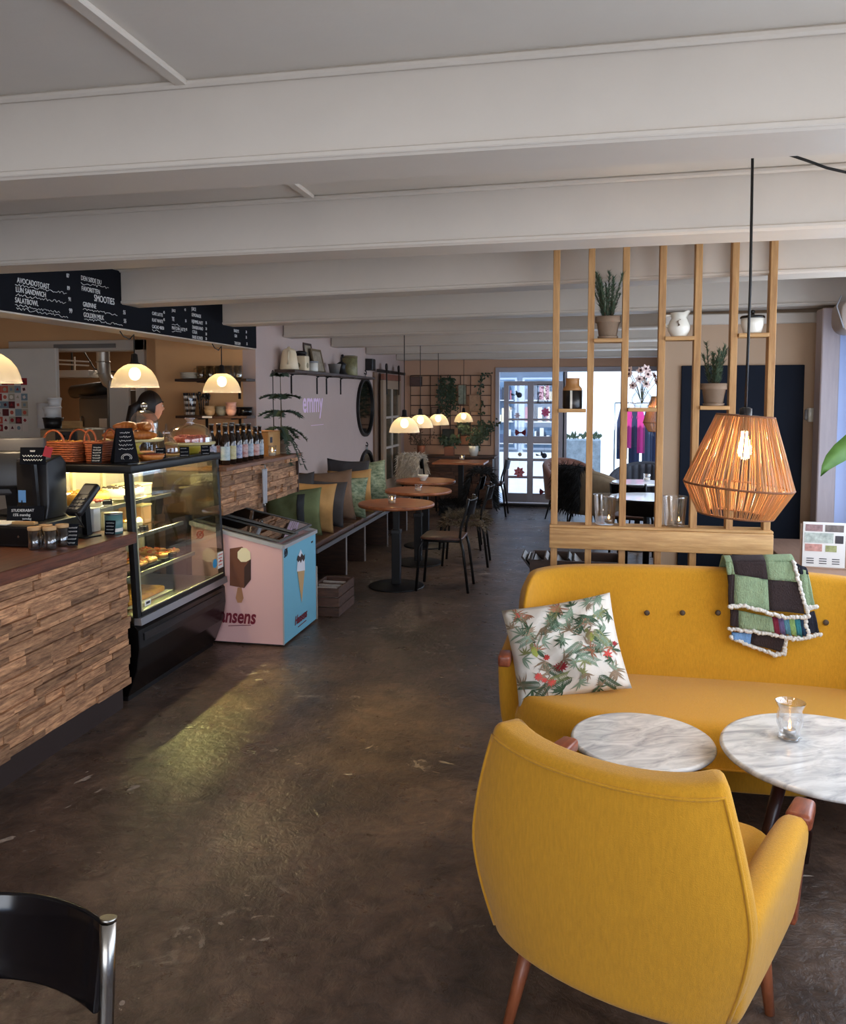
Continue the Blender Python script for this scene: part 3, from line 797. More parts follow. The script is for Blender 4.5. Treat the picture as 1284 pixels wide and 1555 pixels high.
# marble tables -------------------------------------------------------
def marble_table(name, label, x, y, z, r, legm, rz):
    t = thing(name, label, 'coffee table', (x, y, 0), rz)
    k = MB(); k.lathe([(r - .02, z - .02), (r - .004, z - .016), (r, z - .009), (r - .004, z - .002), (r - .012, z)], 64); obj('tabletop', k, M_MARBLE, t)
    obj('rail', MB().lathe([(r * .5, z - .05), (r * .5, z - .02)], 24), legm, t)
    for i in range(3):
        a = 2 * PI * i / 3
        obj('leg', MB().tube([(r * .5 * math.cos(a), r * .5 * math.sin(a), z - .03), (r * .92 * math.cos(a), r * .92 * math.sin(a), 0)], [.022, .012], 10), legm, t)
    return t
marble_table('coffee_table', 'smaller round marble coffee table nearest to the sofa pillow', .205, 2.84, .47, .245, MIDTEAK, .5)
marble_table('coffee_table', 'larger round marble coffee table with a glass candle holder on it', .765, 2.70, .535, .325, DARKTEAK, 3.6)

def tea_light(parent, z, r=.02):
    obj('tealight', MB().lathe([(r, z), (r, z + .015), (r - .002, z + .015), (r - .002, z + .012), (1e-6, z + .012)], 14), TIN, parent)
    k = MB(); k.lathe([(1e-6, z + .013), (.005, z + .018), (.0035, z + .026), (1e-6, z + .036)], 8); obj('flame', k, FLAME, parent)
p = at(1198, 1122, z=.535)
t = thing('candle_holder', 'wavy clear glass candle holder on the larger marble table', 'candle holder', (p.x, p.y, .535))
k = MB(); k.olathe([(1e-4, .006), (.030, .006), (.036, .012), (.032, .03), (.041, .055), (.041, .08), (.036, .1), (.047, .125)], 28)
k.olathe([(.047, .125), (.044, .125), (.033, .1), (.037, .08), (.037, .055), (.028, .03), (.028, .02), (1e-4, .02)], 28)
k.lathe([(.03, 0), (.036, .006), (.03, .012)], 24, lobes=6, amp=.1)
obj('glass', k, GLASS, t); tea_light(t, .02)

# floral pillow -----------------------------------------------------------
def pillow_fn(w, h, th, pinch=.1, seed=0, side=1):
    rr = random.Random(seed); ph = [rr.uniform(0, 6) for _ in range(6)]
    def f(u, v):
        x, y = 2 * u - 1, 2 * v - 1
        px = x * (1 - pinch * (1 - y * y)); py = y * (1 - pinch * (1 - x * x))
        q = max(0, (1 - x ** 2) * (1 - y ** 2)) ** .55
        wr = .11 * math.sin(5 * x + ph[0] + 2 * y) * math.sin(4 * y + ph[1]) + .07 * math.sin(9 * x + ph[2] + 3 * y) * q + .05 * math.sin(13 * (x - y) + ph[3])
        return px * w / 2, -side * th / 2 * q * (1 + wr * 1.6), py * h / 2
    return f
def pillow(name, label, w, h, th, m, loc, rot, seed=0, group=None, n=20, cat='cushion', pinch=.1):
    t = thing(name, label, cat, loc, 0, group); t.rotation_euler = rot
    fa, fb = pillow_fn(w, h, th, pinch, seed, 1), pillow_fn(w, h, th, pinch, seed + 1, -1)
    k = MB(); k.grid(fa, n, n); k.grid(lambda u, v: fb(1 - u, v), n, n)
    o = obj('cover', k, m, t)
    d = o.modifiers.new('weld', 'WELD'); d.merge_threshold = .0008
    return t, fa
FLORAL = mat('pillow_linen', (222, 216, 206), .8, var=.03, vscale=5, bump=.2, bscale=300)
PM = [mat('print_dark_green', (58, 82, 58), .8), mat('print_olive', (128, 132, 84), .8), mat('print_sage', (124, 144, 122), .8), mat('print_crimson', (150, 34, 44), .8), mat('print_coral', (204, 70, 64), .8),
      mat('print_taupe', (140, 120, 98), .8), mat('print_rust', (158, 104, 76), .8), mat('print_lime', (150, 158, 70), .8)]
PT, pf = pillow('floral_pillow', 'white cushion with printed palms, birds and red flowers on the sofa', .47, .40, .19, FLORAL, (-.075, 3.40, .60), (math.radians(-24), math.radians(-10), math.radians(10)), 3, cat='cushion', pinch=.05)
def on(fa, x, y, lift=.0025):
    p = Vector(fa(min(1, max(0, x)), min(1, max(0, y)))); return (p.x, p.y - lift, p.z)
k = MB(); rr = random.Random(21)
def stroke(cx, cy, ang, ln, wd, bend=0, seg=4):
    pts = []
    for i in range(seg + 1):
        t = i / seg; a = ang + bend * t
        pts.append((cx + math.cos(a) * ln * t, cy + math.sin(a) * ln * t, wd * math.sin(PI * min(1, t + .12)) ** .8, a))
    vs = []
    for (x, y, w_, a) in pts:
        vs.append(on(pf, x - math.sin(a) * w_, y + math.cos(a) * w_)); vs.append(on(pf, x + math.sin(a) * w_, y - math.cos(a) * w_))
    k.add(vs, [(2 * i, 2 * i + 1, 2 * i + 3, 2 * i + 2) for i in range(seg)])
def inside(x, y): return .05 < x < .95 and .05 < y < .95
for i in range(72):                      # fan palms and fronds
    cx, cy = rr.uniform(.04, .96), rr.uniform(.04, .96); k.cur = rr.choice([0, 1, 2, 2, 5, 5, 6]); a0 = rr.uniform(0, 6.3); ln = rr.uniform(.07, .14)
    for j in range(rr.randint(5, 9)):
        stroke(cx, cy, a0 + j * .5 + rr.uniform(-.1, .1), ln * rr.uniform(.7, 1.15), .0075, rr.uniform(-.5, .5))
for i in range(16):                       # long feathered fronds
    cx, cy = rr.uniform(.1, .8), rr.uniform(.1, .8); a0 = rr.uniform(0, 6.3); k.cur = rr.choice([0, 2, 1])
    for j in range(11):
        q = j * .017; x, y = cx + math.cos(a0) * q, cy + math.sin(a0) * q
        for s in (-1, 1): stroke(x, y, a0 + s * 1.0, .075, .005, -s * .4, 3)
for (cx, cy, m_, n_, ln) in [(.3, .42, 4, 8, .035), (.42, .3, 3, 10, .06), (.38, .3, 3, 9, .045), (.2, .24, 4, 9, .045), (.31, .16, 4, 9, .05), (.86, .36, 4, 6, .055), (.14, .9, 4, 4, .05), (.95, .46, 3, 6, .03), (.25, .2, 4, 7, .035)]:
    k.cur = m_
    for j in range(n_): stroke(cx, cy, j * 6.3 / n_, ln, .011, .3, 3)
for (cx, cy) in [(.2, .52), (.72, .58)]:      # two little green birds
    k.cur = 7
    for j in range(9): stroke(cx + .004 * j, cy + .03 - .004 * j, -1.9, .085, .02, .1, 4)
    k.cur = 1; stroke(cx - .02, cy + .03, 1.2, .05, .02)
    k.cur = 0; stroke(cx + .03, cy - .02, -.95, .11, .018); stroke(cx - .0, cy + .075, 0.0, .04, .008)
o = obj('printed_pattern', k, PM, PT, kind='stuff')

# knitted blanket over the sofa back -----------------------------------------
def knit(name, c1):
    return mat(name, c1, .95, var=.18, vscale=60, stretch=(3, 3, .4), bump=.9, bscale=130, bstretch=(2.4, 2.4, .6))
KG, KB, KW = knit('knit_green', (142, 162, 126)), knit('knit_brown', (48, 34, 34)), knit('knit_white', (232, 226, 216))
KBL = knit('knit_blue', (120, 164, 214)); KN = knit('knit_night', (28, 30, 44))
STR = [knit('knit_stripe_%d' % i, c) for i, c in enumerate([(140, 40, 66), (110, 96, 140), (96, 150, 168), (160, 196, 120), (60, 140, 150), (30, 60, 90)])]
BL = thing('knitted_blanket', 'patchwork knitted blanket in green and brown squares with white edging over the sofa back', 'blanket', (.8, 3.66, .86))
B0 = Vector((.8, 3.66, .86))
def patch(tl, tr, br, bl, m, y, name='square', thick=.012, n=6):
    c = []
    for q in (tl, tr, br, bl):
        c.append(q if isinstance(q, Vector) else at(q[0], q[1], y=y + .06 * max(0, min(1, (938 - q[1]) / 85.))))
    k = MB()
    def f(u, v):
        p = c[0].lerp(c[1], u).lerp(c[3].lerp(c[2], u), v) - B0
        return p.x, p.y + .003 * math.sin(9 * u + 3 * v), p.z
    k.grid(f, n, n)
    return obj(name, k, m, BL, solid=thick)
def edging(pts, y, r=.0085):
    P_ = []
    for q in pts:
        P_.append(at(q[0], q[1], y=y + .06 * max(0, min(1, (938 - q[1]) / 85.))) - B0)
    k = MB(); out = []
    for a, b in zip(P_, P_[1:]):
        for i in range(12): out.append(a.lerp(b, i / 12))
    out.append(P_[-1])
    for i, p in enumerate(out):
        k.ball((p.x + R.uniform(-.003, .003), p.y + R.uniform(-.003, 0), p.z + R.uniform(-.004, .004)), r * R.uniform(.85, 1.15), 7)
    k.tube(out, r * .8, 6)
    return obj('edging', k, KW, BL)
Y1, Y2, Y3 = 3.598, 3.614, 3.626
# under layers
patch((1111, 960), (1141, 962), (1138, 979), (1110, 970), KBL, Y3); patch((1141, 962), (1192, 968), (1184, 989), (1138, 977), KB, Y3)
edging([(1109, 968), (1145, 982), (1176, 994), (1190, 992), (1193, 968)], Y3)
patch((1109, 925), (1121, 927), (1121, 953), (1109, 950), KB, Y2); patch((1121, 927), (1172, 938), (1175, 960), (1121, 953), KG, Y2)
for i in range(6):
    a, b = 1172 + i * 8.4, 1180.4 + i * 8.4
    patch((a, 937 + i * .4), (b, 938 + i * .4), (b + 4, 964 + i * .8), (a + 3, 960 + i * .8), STR[i], Y2, n=3)
edging([(1107, 955), (1140, 958), (1175, 964), (1205, 970), (1228, 968), (1221, 940)], Y2)
patch((1222, 932), (1236, 928), (1243, 960), (1228, 962), KN, Y2 + .004); edging([(1227, 966), (1245, 963)], Y2 + .004)
patch((1212, 862), (1226, 868), (1237, 922), (1222, 920), KG, Y2 + .004); patch((1209, 856), (1224, 862), (1227, 872), (1214, 872), KN, Y2 + .004); edging([(1223, 924), (1239, 921)], Y2 + .004)
# upper layer
patch((1101, 855), (1112, 853), (1115, 872), (1105, 873), KG, Y1); patch((1105, 873), (1115, 872), (1114, 918), (1107, 920), KB, Y1)
patch((1112, 853), (1162, 853), (1165, 880), (1115, 872), KB, Y1); patch((1162, 853), (1203, 853), (1212, 884), (1165, 880), KG, Y1)
patch((1115, 872), (1165, 880), (1167, 927), (1114, 918), KG, Y1); patch((1165, 880), (1212, 884), (1221, 932), (1167, 927), KB, Y1)
edging([(1107, 922), (1125, 919), (1160, 929), (1195, 938), (1227, 937), (1217, 900), (1204, 852)], Y1 - .008)
# fold over the top of the back
tl, tr = at(1101, 854, y=Y1 + .06) - B0, at(1206, 852, y=Y1 + .06) - B0
for (u0, u1, m_) in ((0, .1, KG), (.1, .58, KB), (.58, 1, KG)):
    k = MB(); k.grid(lambda u, v: (lambda p: (p.x, p.y + .17 * v, p.z + .012 * math.sin(PI * min(1, v * 1.5)) - .16 * max(0, v - .6)))(tl.lerp(tr, u0 + (u1 - u0) * u)), 6, 12)
    obj('fold', k, m_, BL, solid=.012)
# ------------------------------------------------------------------ slatted wooden divider and what stands in it
DVX, DVY, STEP = -.15, 4.02, .1633
DV = thing('slatted_divider', 'open pine slat divider rising from floor to ceiling behind the sofa', 'room divider', (DVX, DVY, 0))
for i in range(7):
    j = (0, .002, -.001, .003, 0, -.002, .001)[i]
    obj('slat', MB().box(i * STEP - .0155 + j, i * STEP + .0155 + j, -.03, .03, 0, 2.43), PINE, DV, bevel=.002, seg=1)
obj('plank', MB().box(-.02, 6 * STEP + .025, -.062, -.032, .922, 1.022), PINEH, DV, bevel=.004, seg=2)
obj('ledge', MB().box(-.02, 6 * STEP + .025, -.058, .062, 1.0225, 1.036), PINEH, DV, bevel=.003, seg=1)
SHZ = [1.60, 1.935, 1.605, 1.94, 1.615, 1.95]
for i, z in enumerate(SHZ):
    obj('shelf', MB().box(i * STEP + .0157, (i + 1) * STEP - .0157, -.045, .055, z - .018, z), PINEH, DV, bevel=.002, seg=1)
def cellx(i): return DVX + (i + .5) * STEP

def pot(parent, r, h, m, z=0):
    k = MB(); k.lathe([(r * .68, z), (r * .88, z + h * .72), (r * .98, z + h * .73), (r, z + h * .76), (r, z + h), (r * .9, z + h), (r * .86, z + h * .85), (1e-4, z + h * .84)], 28)
    obj('pot', k, m, parent); obj('soil', MB().lathe([(1e-4, z + h * .85), (r * .86, z + h * .855)], 20), SOIL, parent)
    obj('saucer', MB().lathe([(r * .72, z), (r * .8, z + .004), (r * .82, z + .012), (r * .72, z + .012)], 24), m, parent)
def rosemary(name, label, x, y, z, h, spread, seed):
    t = thing(name, label, 'potted plant', (x, y, z)); pot(t, .06, .105, TERRA)
    rr = random.Random(seed); k = MB(); st = MB()
    for i in range(17):
        a = rr.uniform(0, 2 * PI); hh = h * rr.uniform(.45, 1); sp = spread * rr.uniform(.1, 1)
        if i == 0: hh = h; sp = spread * .3
        pts = [Vector((math.cos(a) * (.02 + sp * q ** 1.4), math.sin(a) * (.02 + sp * q ** 1.4), .09 + hh * q)) for q in (0, .25, .5, .75, 1)]
        st.tube(pts, [.003, .0028, .0025, .002, .001], 5)
        for m_ in range(int(hh / .0020)):
            q = .12 + .88 * rr.random(); f = q * 4; i0 = min(3, int(f)); p = pts[i0].lerp(pts[i0 + 1], f - i0); d = (pts[i0 + 1] - pts[i0]).normalized()
            b = rr.uniform(0, 2 * PI); o = Vector((math.cos(b), math.sin(b), 0)); tip = p + o * .019 + d * .018
            w = Vector((-o.y, o.x, 0)) * .003
            k.add([p - w, p + w, tip], [(0, 1, 2)])
    obj('stem', st, STEM, t, kind='stuff'); obj('needles', k, ROSEMARY, t, kind='stuff')
rosemary('potted_rosemary', 'tall rosemary in a clay pot on the upper left divider shelf', cellx(1), DVY + .0, SHZ[1], .235, .06, 4)
rosemary('potted_rosemary', 'shorter rosemary in a clay pot on the lower right divider shelf', cellx(4), DVY + .0, SHZ[4], .205, .06, 9)
# striped jar
t = thing('striped_jar', 'tan jar with black and white striped lower half on the leftmost divider shelf', 'vase', (cellx(0), DVY, SHZ[0]))
k = MB(); k.lathe([(.044, 0), (.047, .005), (.047, .088)], 28); o = obj('striped_base', k, [mat('jar_black', (24, 22, 22), .3), PORCELAIN], t)
for i, pl in enumerate(o.data.polygons):
    if pl.index < 56 and (pl.index % 28) in (6, 13, 20, 27): pl.material_index = 1
obj('neck', MB().lathe([(.047, .0885), (.044, .1), (.033, .112), (.032, .14), (.034, .143), (.034, .148), (.028, .148), (.026, .12), (1e-4, .11)], 28), mat('tan_stoneware', (168, 118, 68), .45, var=.08), t)
# glass vase of flowers
t = thing('flower_vase', 'round glass vase of pale flowers with dark centres on the divider', 'flower vase', (cellx(2), DVY, SHZ[2]))
k = MB(); k.olathe([(1e-4, .004), (.03, .004), (.043, .02), (.048, .04), (.04, .062), (.026, .078), (.031, .088)], 28, lobes=10, amp=.02); obj('vase', k, GLASS, t)
k.__init__(); rr = random.Random(3); PET = mat('petal_white', (226, 206, 204), .7); EYEM = mat('petal_dark', (64, 34, 44), .7)
st = MB(); fl = MB(); ey = MB()
for i in range(13):
    a = rr.uniform(0, 6.28); q = rr.uniform(.02, .075); zz = rr.uniform(.1, .19); c = Vector((q * math.cos(a), q * math.sin(a) * .8, zz))
    st.tube([(0, 0, .02), (c.x * .4, c.y * .4, zz * .6), c], .002, 4)
    nrm = Vector((c.x, c.y - .05, .03)).normalized(); u_ = nrm.orthogonal().normalized(); v_ = nrm.cross(u_)
    for j in range(6):
        b = j * PI / 3; d = u_ * math.cos(b) + v_ * math.sin(b); e = nrm.cross(d)
        fl.add([c, c + d * .014 + e * .008, c + d * .024 + nrm * .004, c + d * .014 - e * .008], [(0, 1, 2, 3)])
    ey.ball(c + nrm * .003, .006, 6)
obj('stems', st, LEAF, t); obj('petals', fl, PET, t); obj('flower_eyes', ey, EYEM, t)
# white jug
t = thing('white_jug', 'small white jug with printed sprig on the divider shelf', 'jug', (cellx(3), DVY, SHZ[3]))
k = MB(); k.olathe([(1e-4, .0), (.034, .0), (.036, .004), (.05, .03), (.052, .05), (.042, .075), (.034, .088), (.04, .112), (.036, .112), (.03, .088), (.038, .07)], 28)
for i, v in enumerate(k.v):
    if v[2] > .1 and v[0] > .02: k.v[i] = (v[0] * 1.35, v[1], v[2] + .008)
obj('body', k, PORCELAIN, t)
obj('handle', MB().tube([(-.036, 0, .1), (-.06, 0, .1), (-.07, 0, .08), (-.062, 0, .055), (-.048, 0, .045)], .006, 8), PORCELAIN, t)
k = MB()
for i in range(9): a = i * .7; k.add([(-.012 + .006 * i * math.cos(a) * .4, -.0535, .045 + .004 * i), (-.004 + .005 * math.cos(a), -.0535, .05 + .003 * i), (-.008, -.0535, .055 + .003 * i)], [(0, 1, 2)])
obj('printed_sprig', k, mat('sprig_brown', (110, 90, 70), .7), t)
# white pot with black lid
t = thing('lidded_pot', 'white pot with a black lid on the upper right divider shelf', 'pot', (cellx(5), DVY, SHZ[5]))
obj('pot', MB().lathe([(.034, 0), (.04, .005), (.049, .04), (.051, .07)], 28), PORCELAIN, t)
obj('lid', MB().lathe([(.054, .0702), (.055, .076), (.05, .082), (.012, .086), (.007, .092), (.011, .1), (.008, .108), (1e-4, .11)], 28), BLACKGLOSS, t)
# glass candle jars on the ledge
for px, lb in ((921, 'tall clear glass candle jar on the left of the divider ledge'), (1028, 'tall clear glass candle jar right of centre on the divider ledge')):
    p = at(px, 797, y=DVY)
    ii = round((p.x - DVX) / STEP - .5); x = DVX + (ii + .5) * STEP
    t = thing('candle_jar', lb, 'candle holder', (x, DVY, 1.036), 0, 'candle jars on the divider ledge')
    k = MB(); k.olathe([(1e-4, .003), (.044, .003), (.047, .012), (.055, .14), (.058, .148), (.054, .148), (.051, .138), (.043, .014), (1e-4, .012)], 28); obj('glass', k, GLASS, t)
    t2 = MB(); obj('tealight', t2.lathe([(.02, .013), (.02, .03), (.018, .03), (.018, .027), (1e-6, .027)], 14, c=(.018, -.005, 0)), TIN, t)
    obj('flame', MB().lathe([(1e-6, .028), (.004, .033), (.003, .04), (1e-6, .05)], 8, c=(.018, -.005, 0)), FLAME, t)

# ------------------------------------------------------------------ woven pendant
def woven_pendant(label, x, y, zt, zm, zb, rt, rm, rb, ztop, tilt=0, watt=14, seed=1):
    t = thing('woven_pendant', label, 'pendant lamp', (x, y, zt))
    rr = random.Random(seed); k = MB(); n = 300
    for i in range(n):
        a = 2 * PI * (i + rr.uniform(-.3, .3)) / n; tw = rr.uniform(-.03, .03); w = 2 * PI / n * rr.uniform(.50, .74)
        vs = []
        for (r, z, q) in ((rt, 0, 0), ((rt + rm) / 2 + rr.uniform(-.002, .002), (zm - zt) / 2, .5), (rm, zm - zt, 1), (rb, zb - zt, 1.25)):
            for s in (-1, 1):
                b = a + tw * q + s * w * .5; e = .0025 * rr.random()
                vs.append(((r + e) * math.cos(b), (r + e) * math.sin(b), z))
        k.add(vs, [(2 * j, 2 * j + 1, 2 * j + 3, 2 * j + 2) for j in range(3)])
    obj('cord_shade', k, JUTE, t, kind='stuff', solid=.002, rot=(0, tilt, 0))
    for (r, z) in ((rt, 0), (rm, zm - zt), (rb, zb - zt)):
        obj('hoop', MB().tube([(r * math.cos(2 * PI * j / 32), r * math.sin(2 * PI * j / 32), z) for j in range(33)], .004, 6, cap=False), mat('jute_hoop', (120, 72, 40), .8), t, rot=(0, tilt, 0))
    sp = MB()
    for j in range(3): a = j * 2 * PI / 3; sp.tube([(0, 0, .004), (rt * math.cos(a), rt * math.sin(a), 0)], .0025, 5)
    obj('spider', sp, STEEL, t, rot=(0, tilt, 0))
    obj('socket', MB().lathe([(.008, .03), (.02, .025), (.02, -.045), (.014, -.05)], 14), BLACKPLA, t)
    b = MB(); b.lathe([(1e-5, -.145), (.014, -.14), (.022, -.122), (.021, -.10), (.013, -.07), (.012, -.05)], 16); obj('bulb', b, EDISON, t)
    obj('cord', MB().tube([(0, 0, .03), (.004, 0, (ztop - zt) * .5), (0, 0, ztop - zt)], .0045, 6), CORD, t)
    t.rotation_euler = (0, 0, 0)
    lamp('pendant_light', 'POINT', (x, y, zt - .13), (0, 0, 0), watt, (1, .74, .44), shadow_soft_size=.03)
    return t
PX, PY = .515, 2.84
zt, zm, zb = at(1136, 632, y=PY).z, at(1128, 738, y=PY).z, at(1122, 782, y=PY).z
WP = woven_pendant('big woven jute pendant lamp hanging over the marble tables', PX, PY, zt, zm, zb, .090, .173, .120, 2.43, tilt=.075)
obj('swag_cable', MB().tube([at(px, py, y=2.82) - Vector((PX, PY, zt)) for px, py in ((1148, 214), (1170, 224), (1195, 234), (1225, 244), (1255, 255), (1290, 263), (1340, 262), (1400, 240))], .0045, 6), CORD, WP)
q = at(993, 628, y=9.4)
woven_pendant('rust coloured woven pendant hanging far back beside the partition', q.x + .04, 9.4, q.z + .19, q.z - .1, q.z - .2, .07, .16, .1, 2.43, watt=2, seed=5)

# ------------------------------------------------------------------ ledge by the window
p = at(1249, 862, y=4.45); p.z = .78
t = thing('leaflet_stand', 'white leaflet with small pictures in a stand on the window ledge', 'leaflet', p, math.radians(-6))
lw, lh = .10, .235
obj('sheet', MB().box(-lw, lw, -.004, .004, .002, lh), PAPER, t, bevel=.001, seg=1)
obj('stand', MB().box(-lw - .01, lw + .008, .006, .012, 0, lh - .01).box(-lw - .012, lw + .008, -.03, .012, 0, .004), mat('stand_wood', (150, 120, 100), .5), t)
PC = [(150, 120, 120), (110, 100, 96), (176, 184, 176), (60, 56, 60), (190, 140, 130), (156, 160, 110)]
for i, (a, b, c, d) in enumerate([(.06, .46, .80, .95), (.52, .95, .80, .95), (.04, .72, .55, .77), (.76, .95, .55, .72), (.06, .46, .36, .52), (.54, .8, .36, .5)]):
    obj('picture', MB().box(-lw + a * 2 * lw, -lw + b * 2 * lw, -.0055, -.0042, c * lh, d * lh), mat('leaflet_print_%d' % i, PC[i], .7, var=.35, vscale=40), t)
k = MB()
for i in range(9): k.box(-lw * .8 + (i % 3) * .06, -lw * .8 + (i % 3) * .06 + .035, -.0052, -.0042, .045 - .012 * (i // 3), .049 - .012 * (i // 3))
obj('text_line', k, INK, t)
t = thing('leafy_plant', 'broad green leaf of a plant standing at the right window', 'potted plant', (1.42, 4.5, .78))
pot(t, .1, .17, mat('grey_pot', (150, 146, 140), .6))
def broadleaf(k, pts, wd):
    vs = []; n = len(pts)
    for i, p in enumerate(pts):
        d = (pts[min(n - 1, i + 1)] - pts[max(0, i - 1)]).normalized(); s = d.cross(Vector((0, -1, .35))).normalized(); w = wd * math.sin(PI * (i / (n - 1)) ** .8) + .001
        vs += [p - s * w + Vector((0, -.01, 0)), p, p + s * w + Vector((0, -.01, 0))]
    k.add(vs, [f for i in range(n - 1) for f in ((3 * i, 3 * i + 1, 3 * i + 4, 3 * i + 3), (3 * i + 1, 3 * i + 2, 3 * i + 5, 3 * i + 4))], True)
L0 = Vector((1.42, 4.5, .78))
lf = [at(1300, 665, y=4.42) - L0, at(1290, 676, y=4.42) - L0, at(1276, 686, y=4.41) - L0, at(1262, 698, y=4.40) - L0, at(1252, 710, y=4.4) - L0, at(1245, 723, y=4.4) - L0]
lf = [Vector((lf[0].x + .08, 0, lf[0].z + .01)), Vector((lf[0].x + .03, -.05, lf[0].z + .012))] + lf
k = MB(); broadleaf(k, lf, .052); obj('leaf', k, LEAF2, t, solid=.0015)
st = MB(); st.tube([(0, 0, .14), (.05, .0, .3), lf[0]], .006, 6)
for a, h, l in ((.4, .35, .3), (1.6, .45, .28), (-.6, .3, .2)):
    b = Vector((.02 * math.cos(a), .02 * math.sin(a), .15 + h)); pp = [b + Vector((math.cos(a) * l * q * .55, abs(math.sin(a)) * l * q, .12 * math.sin(q * 2.6) - .03 * q)) for q in (0, .2, .4, .6, .8, 1)]
    k = MB(); broadleaf(k, pp, .045); obj('leaf', k, LEAF2, t, solid=.0015); st.tube([(0, 0, .14), b], .005, 6)
obj('stem', st, LEAF2, t)
q = at(1234, 630, y=5.6)
t = thing('thermostat', 'small white thermostat box on the tan wall beside the post', 'thermostat', (q.x, 5.62, q.z))
obj('box', MB().box(-.034, .034, -.05, 0, -.045, .045), PORCELAIN, t, bevel=.006, seg=2); obj('side_knob', MB().box(-.05, -.034, -.04, -.008, -.035, .035), GREYPLA, t, bevel=.008, seg=2)
t = thing('roller_blind', 'rolled up beige blind under the ceiling beside the window post', 'blind', (1.5, 5.12, 2.1))
k = MB(); k.prism([(x, z) for x, z in rrect(.34, .20, .07, cx=.08, cy=.02)], -.1, .1); k.v = [(a, c, b) for a, b, c in k.v]
obj('cassette', k, mat('blind_beige', (176, 160, 150), .8), t, bevel=.01, seg=2)
obj('cable', MB().tube([(-.1, -.12, .13), (-.12, -.11, .07), (-.1, -.12, 0), (-.08, -.11, -.05)], .004, 6), GREYPLA, t)

# ------------------------------------------------------------------ black cafe chairs
def cafe_chair(label, loc, rz, seatm, group=None, lean=1., r=.0125):
    t = thing('cafe_chair', label, 'chair', loc, rz, group)
    for s in (-1, 1):
        obj('leg', MB().tube([(s * .165, .155, .44), (s * .175, .185, .38), (s * .18, .215, 0)], r, 10), BLACK, t)
        obj('leg', MB().tube([(s * .165, -.165, .455), (s * .172, -.19, .36), (s * .18, -.235, 0)], r, 10), BLACK, t)
        p = obj('back_post', MB().tube([(s * .165, -.16, .44), (s * .168, -.235 + .065 * lean, .55), (s * .17, -.235 + .02 * lean, .70), (s * .172, -.235, .80)], r * .92, 10), BLACK, t)
        obj('tip', MB().tube([(s * .172, -.235, .80), (s * .172, -.2365, .806)], r * .95, 10), CHROME, p)
    obj('seat_frame', MB().tube([(-.165, -.16, .44), (-.165, .155, .44), (.165, .155, .44), (.165, -.16, .44), (-.165, -.16, .44)], r, 8), BLACK, t)
    k = MB(); k.prism(rrect(.37, .37, .05), .448, .468); obj('seat', k, seatm, t, bevel=.006, seg=2)
    k = MB(); k.grid(lambda u, v: (.165 * (2 * u - 1), -.208 - .03 * v - .045 * (1 - (2 * u - 1) ** 2), .66 + .135 * v), 14, 4); obj('backrest', k, BLACKGLOSS, t, solid=.012, bevel=.004)
    return t
SEATW = mat('seat_wood', (96, 56, 38), .35, col2=(60, 34, 24), vscale=8, stretch=(1, 6, 6))
GRP = 'black cafe chairs at the round tables'
c1 = cafe_chair('black steel cafe chair with bare wooden seat at the nearest round table', (-1.2, 6.9, 0), PI / 2, SEATW, GRP)
dup(c1, (-1.17, 7.97, 0), PI / 2 + .05, 'black cafe chair with a shaggy brown fur on its seat')
dup(c1, (-1.36, 8.82, 0), PI / 2 + .1, 'black cafe chair draped in black sheepskin at the third round table')
dup(c1, (-1.32, 11.4, 0), PI / 2, 'black cafe chair standing alone by the glazed door')
dup(c1, (-2.36, 11.42, 0), -.25, 'black cafe chair under a cream sheepskin in the far corner')
fg = cafe_chair('black lacquered chair back with worn steel post in the bottom left foreground', (-.925, .905, 0), PI, BLACKGLOSS, lean=.25, r=.0145)
for ch in fg.children:
    if ch.name.startswith('back_post'): ch.data.materials[0] = CHROME; ch['label'] = 'worn bare steel back post'
for ch in fg.children:
    if ch.name.startswith('backrest'): ch.data.materials[0] = mat('black_lacquer_plate', (14, 12, 14), .12)

def fur(label, name, base_fn, n, ln, m, loc, rz=0, down=.6, seed=0, group=None):
    """sheepskin: a thin hide with a dense coat of tapering locks"""
    t = thing(name, label, 'sheepskin', loc, rz, group); rr = random.Random(seed); k = MB()
    k.grid(base_fn, 10, 10)
    e = 1e-3
    for i in range(n):
        u, v = rr.random(), rr.random(); p = Vector(base_fn(u, v)); du = Vector(base_fn(min(1, u + .02), v)) - Vector(base_fn(max(0, u - .02), v)); dv = Vector(base_fn(u, min(1, v + .02))) - Vector(base_fn(u, max(0, v - .02)))
        nn = du.cross(dv)
        if nn.length < 1e-9: continue
        nn.normalize()
        d = (nn * rr.uniform(.5, 1) + Vector((rr.uniform(-.6, .6), rr.uniform(-.6, .6), rr.uniform(-.6, .3) - down))).normalized()
        w = d.cross(Vector((rr.uniform(-1, 1), rr.uniform(-1, 1), rr.uniform(-1, 1)))).normalized() * rr.uniform(.003, .007)
        L_ = ln * rr.uniform(.5, 1.2); q = p + d * L_ * .6 + Vector((0, 0, -.1 * L_)); tip = q + (d + Vector((rr.uniform(-.5, .5), rr.uniform(-.5, .5), -.5))).normalized() * L_ * .5
        k.add([p - w, p + w, q + w * .7, q - w * .7, tip], [(0, 1, 2, 3), (3, 2, 4)])
    obj('fleece', k, m, t, kind='stuff')
    return t
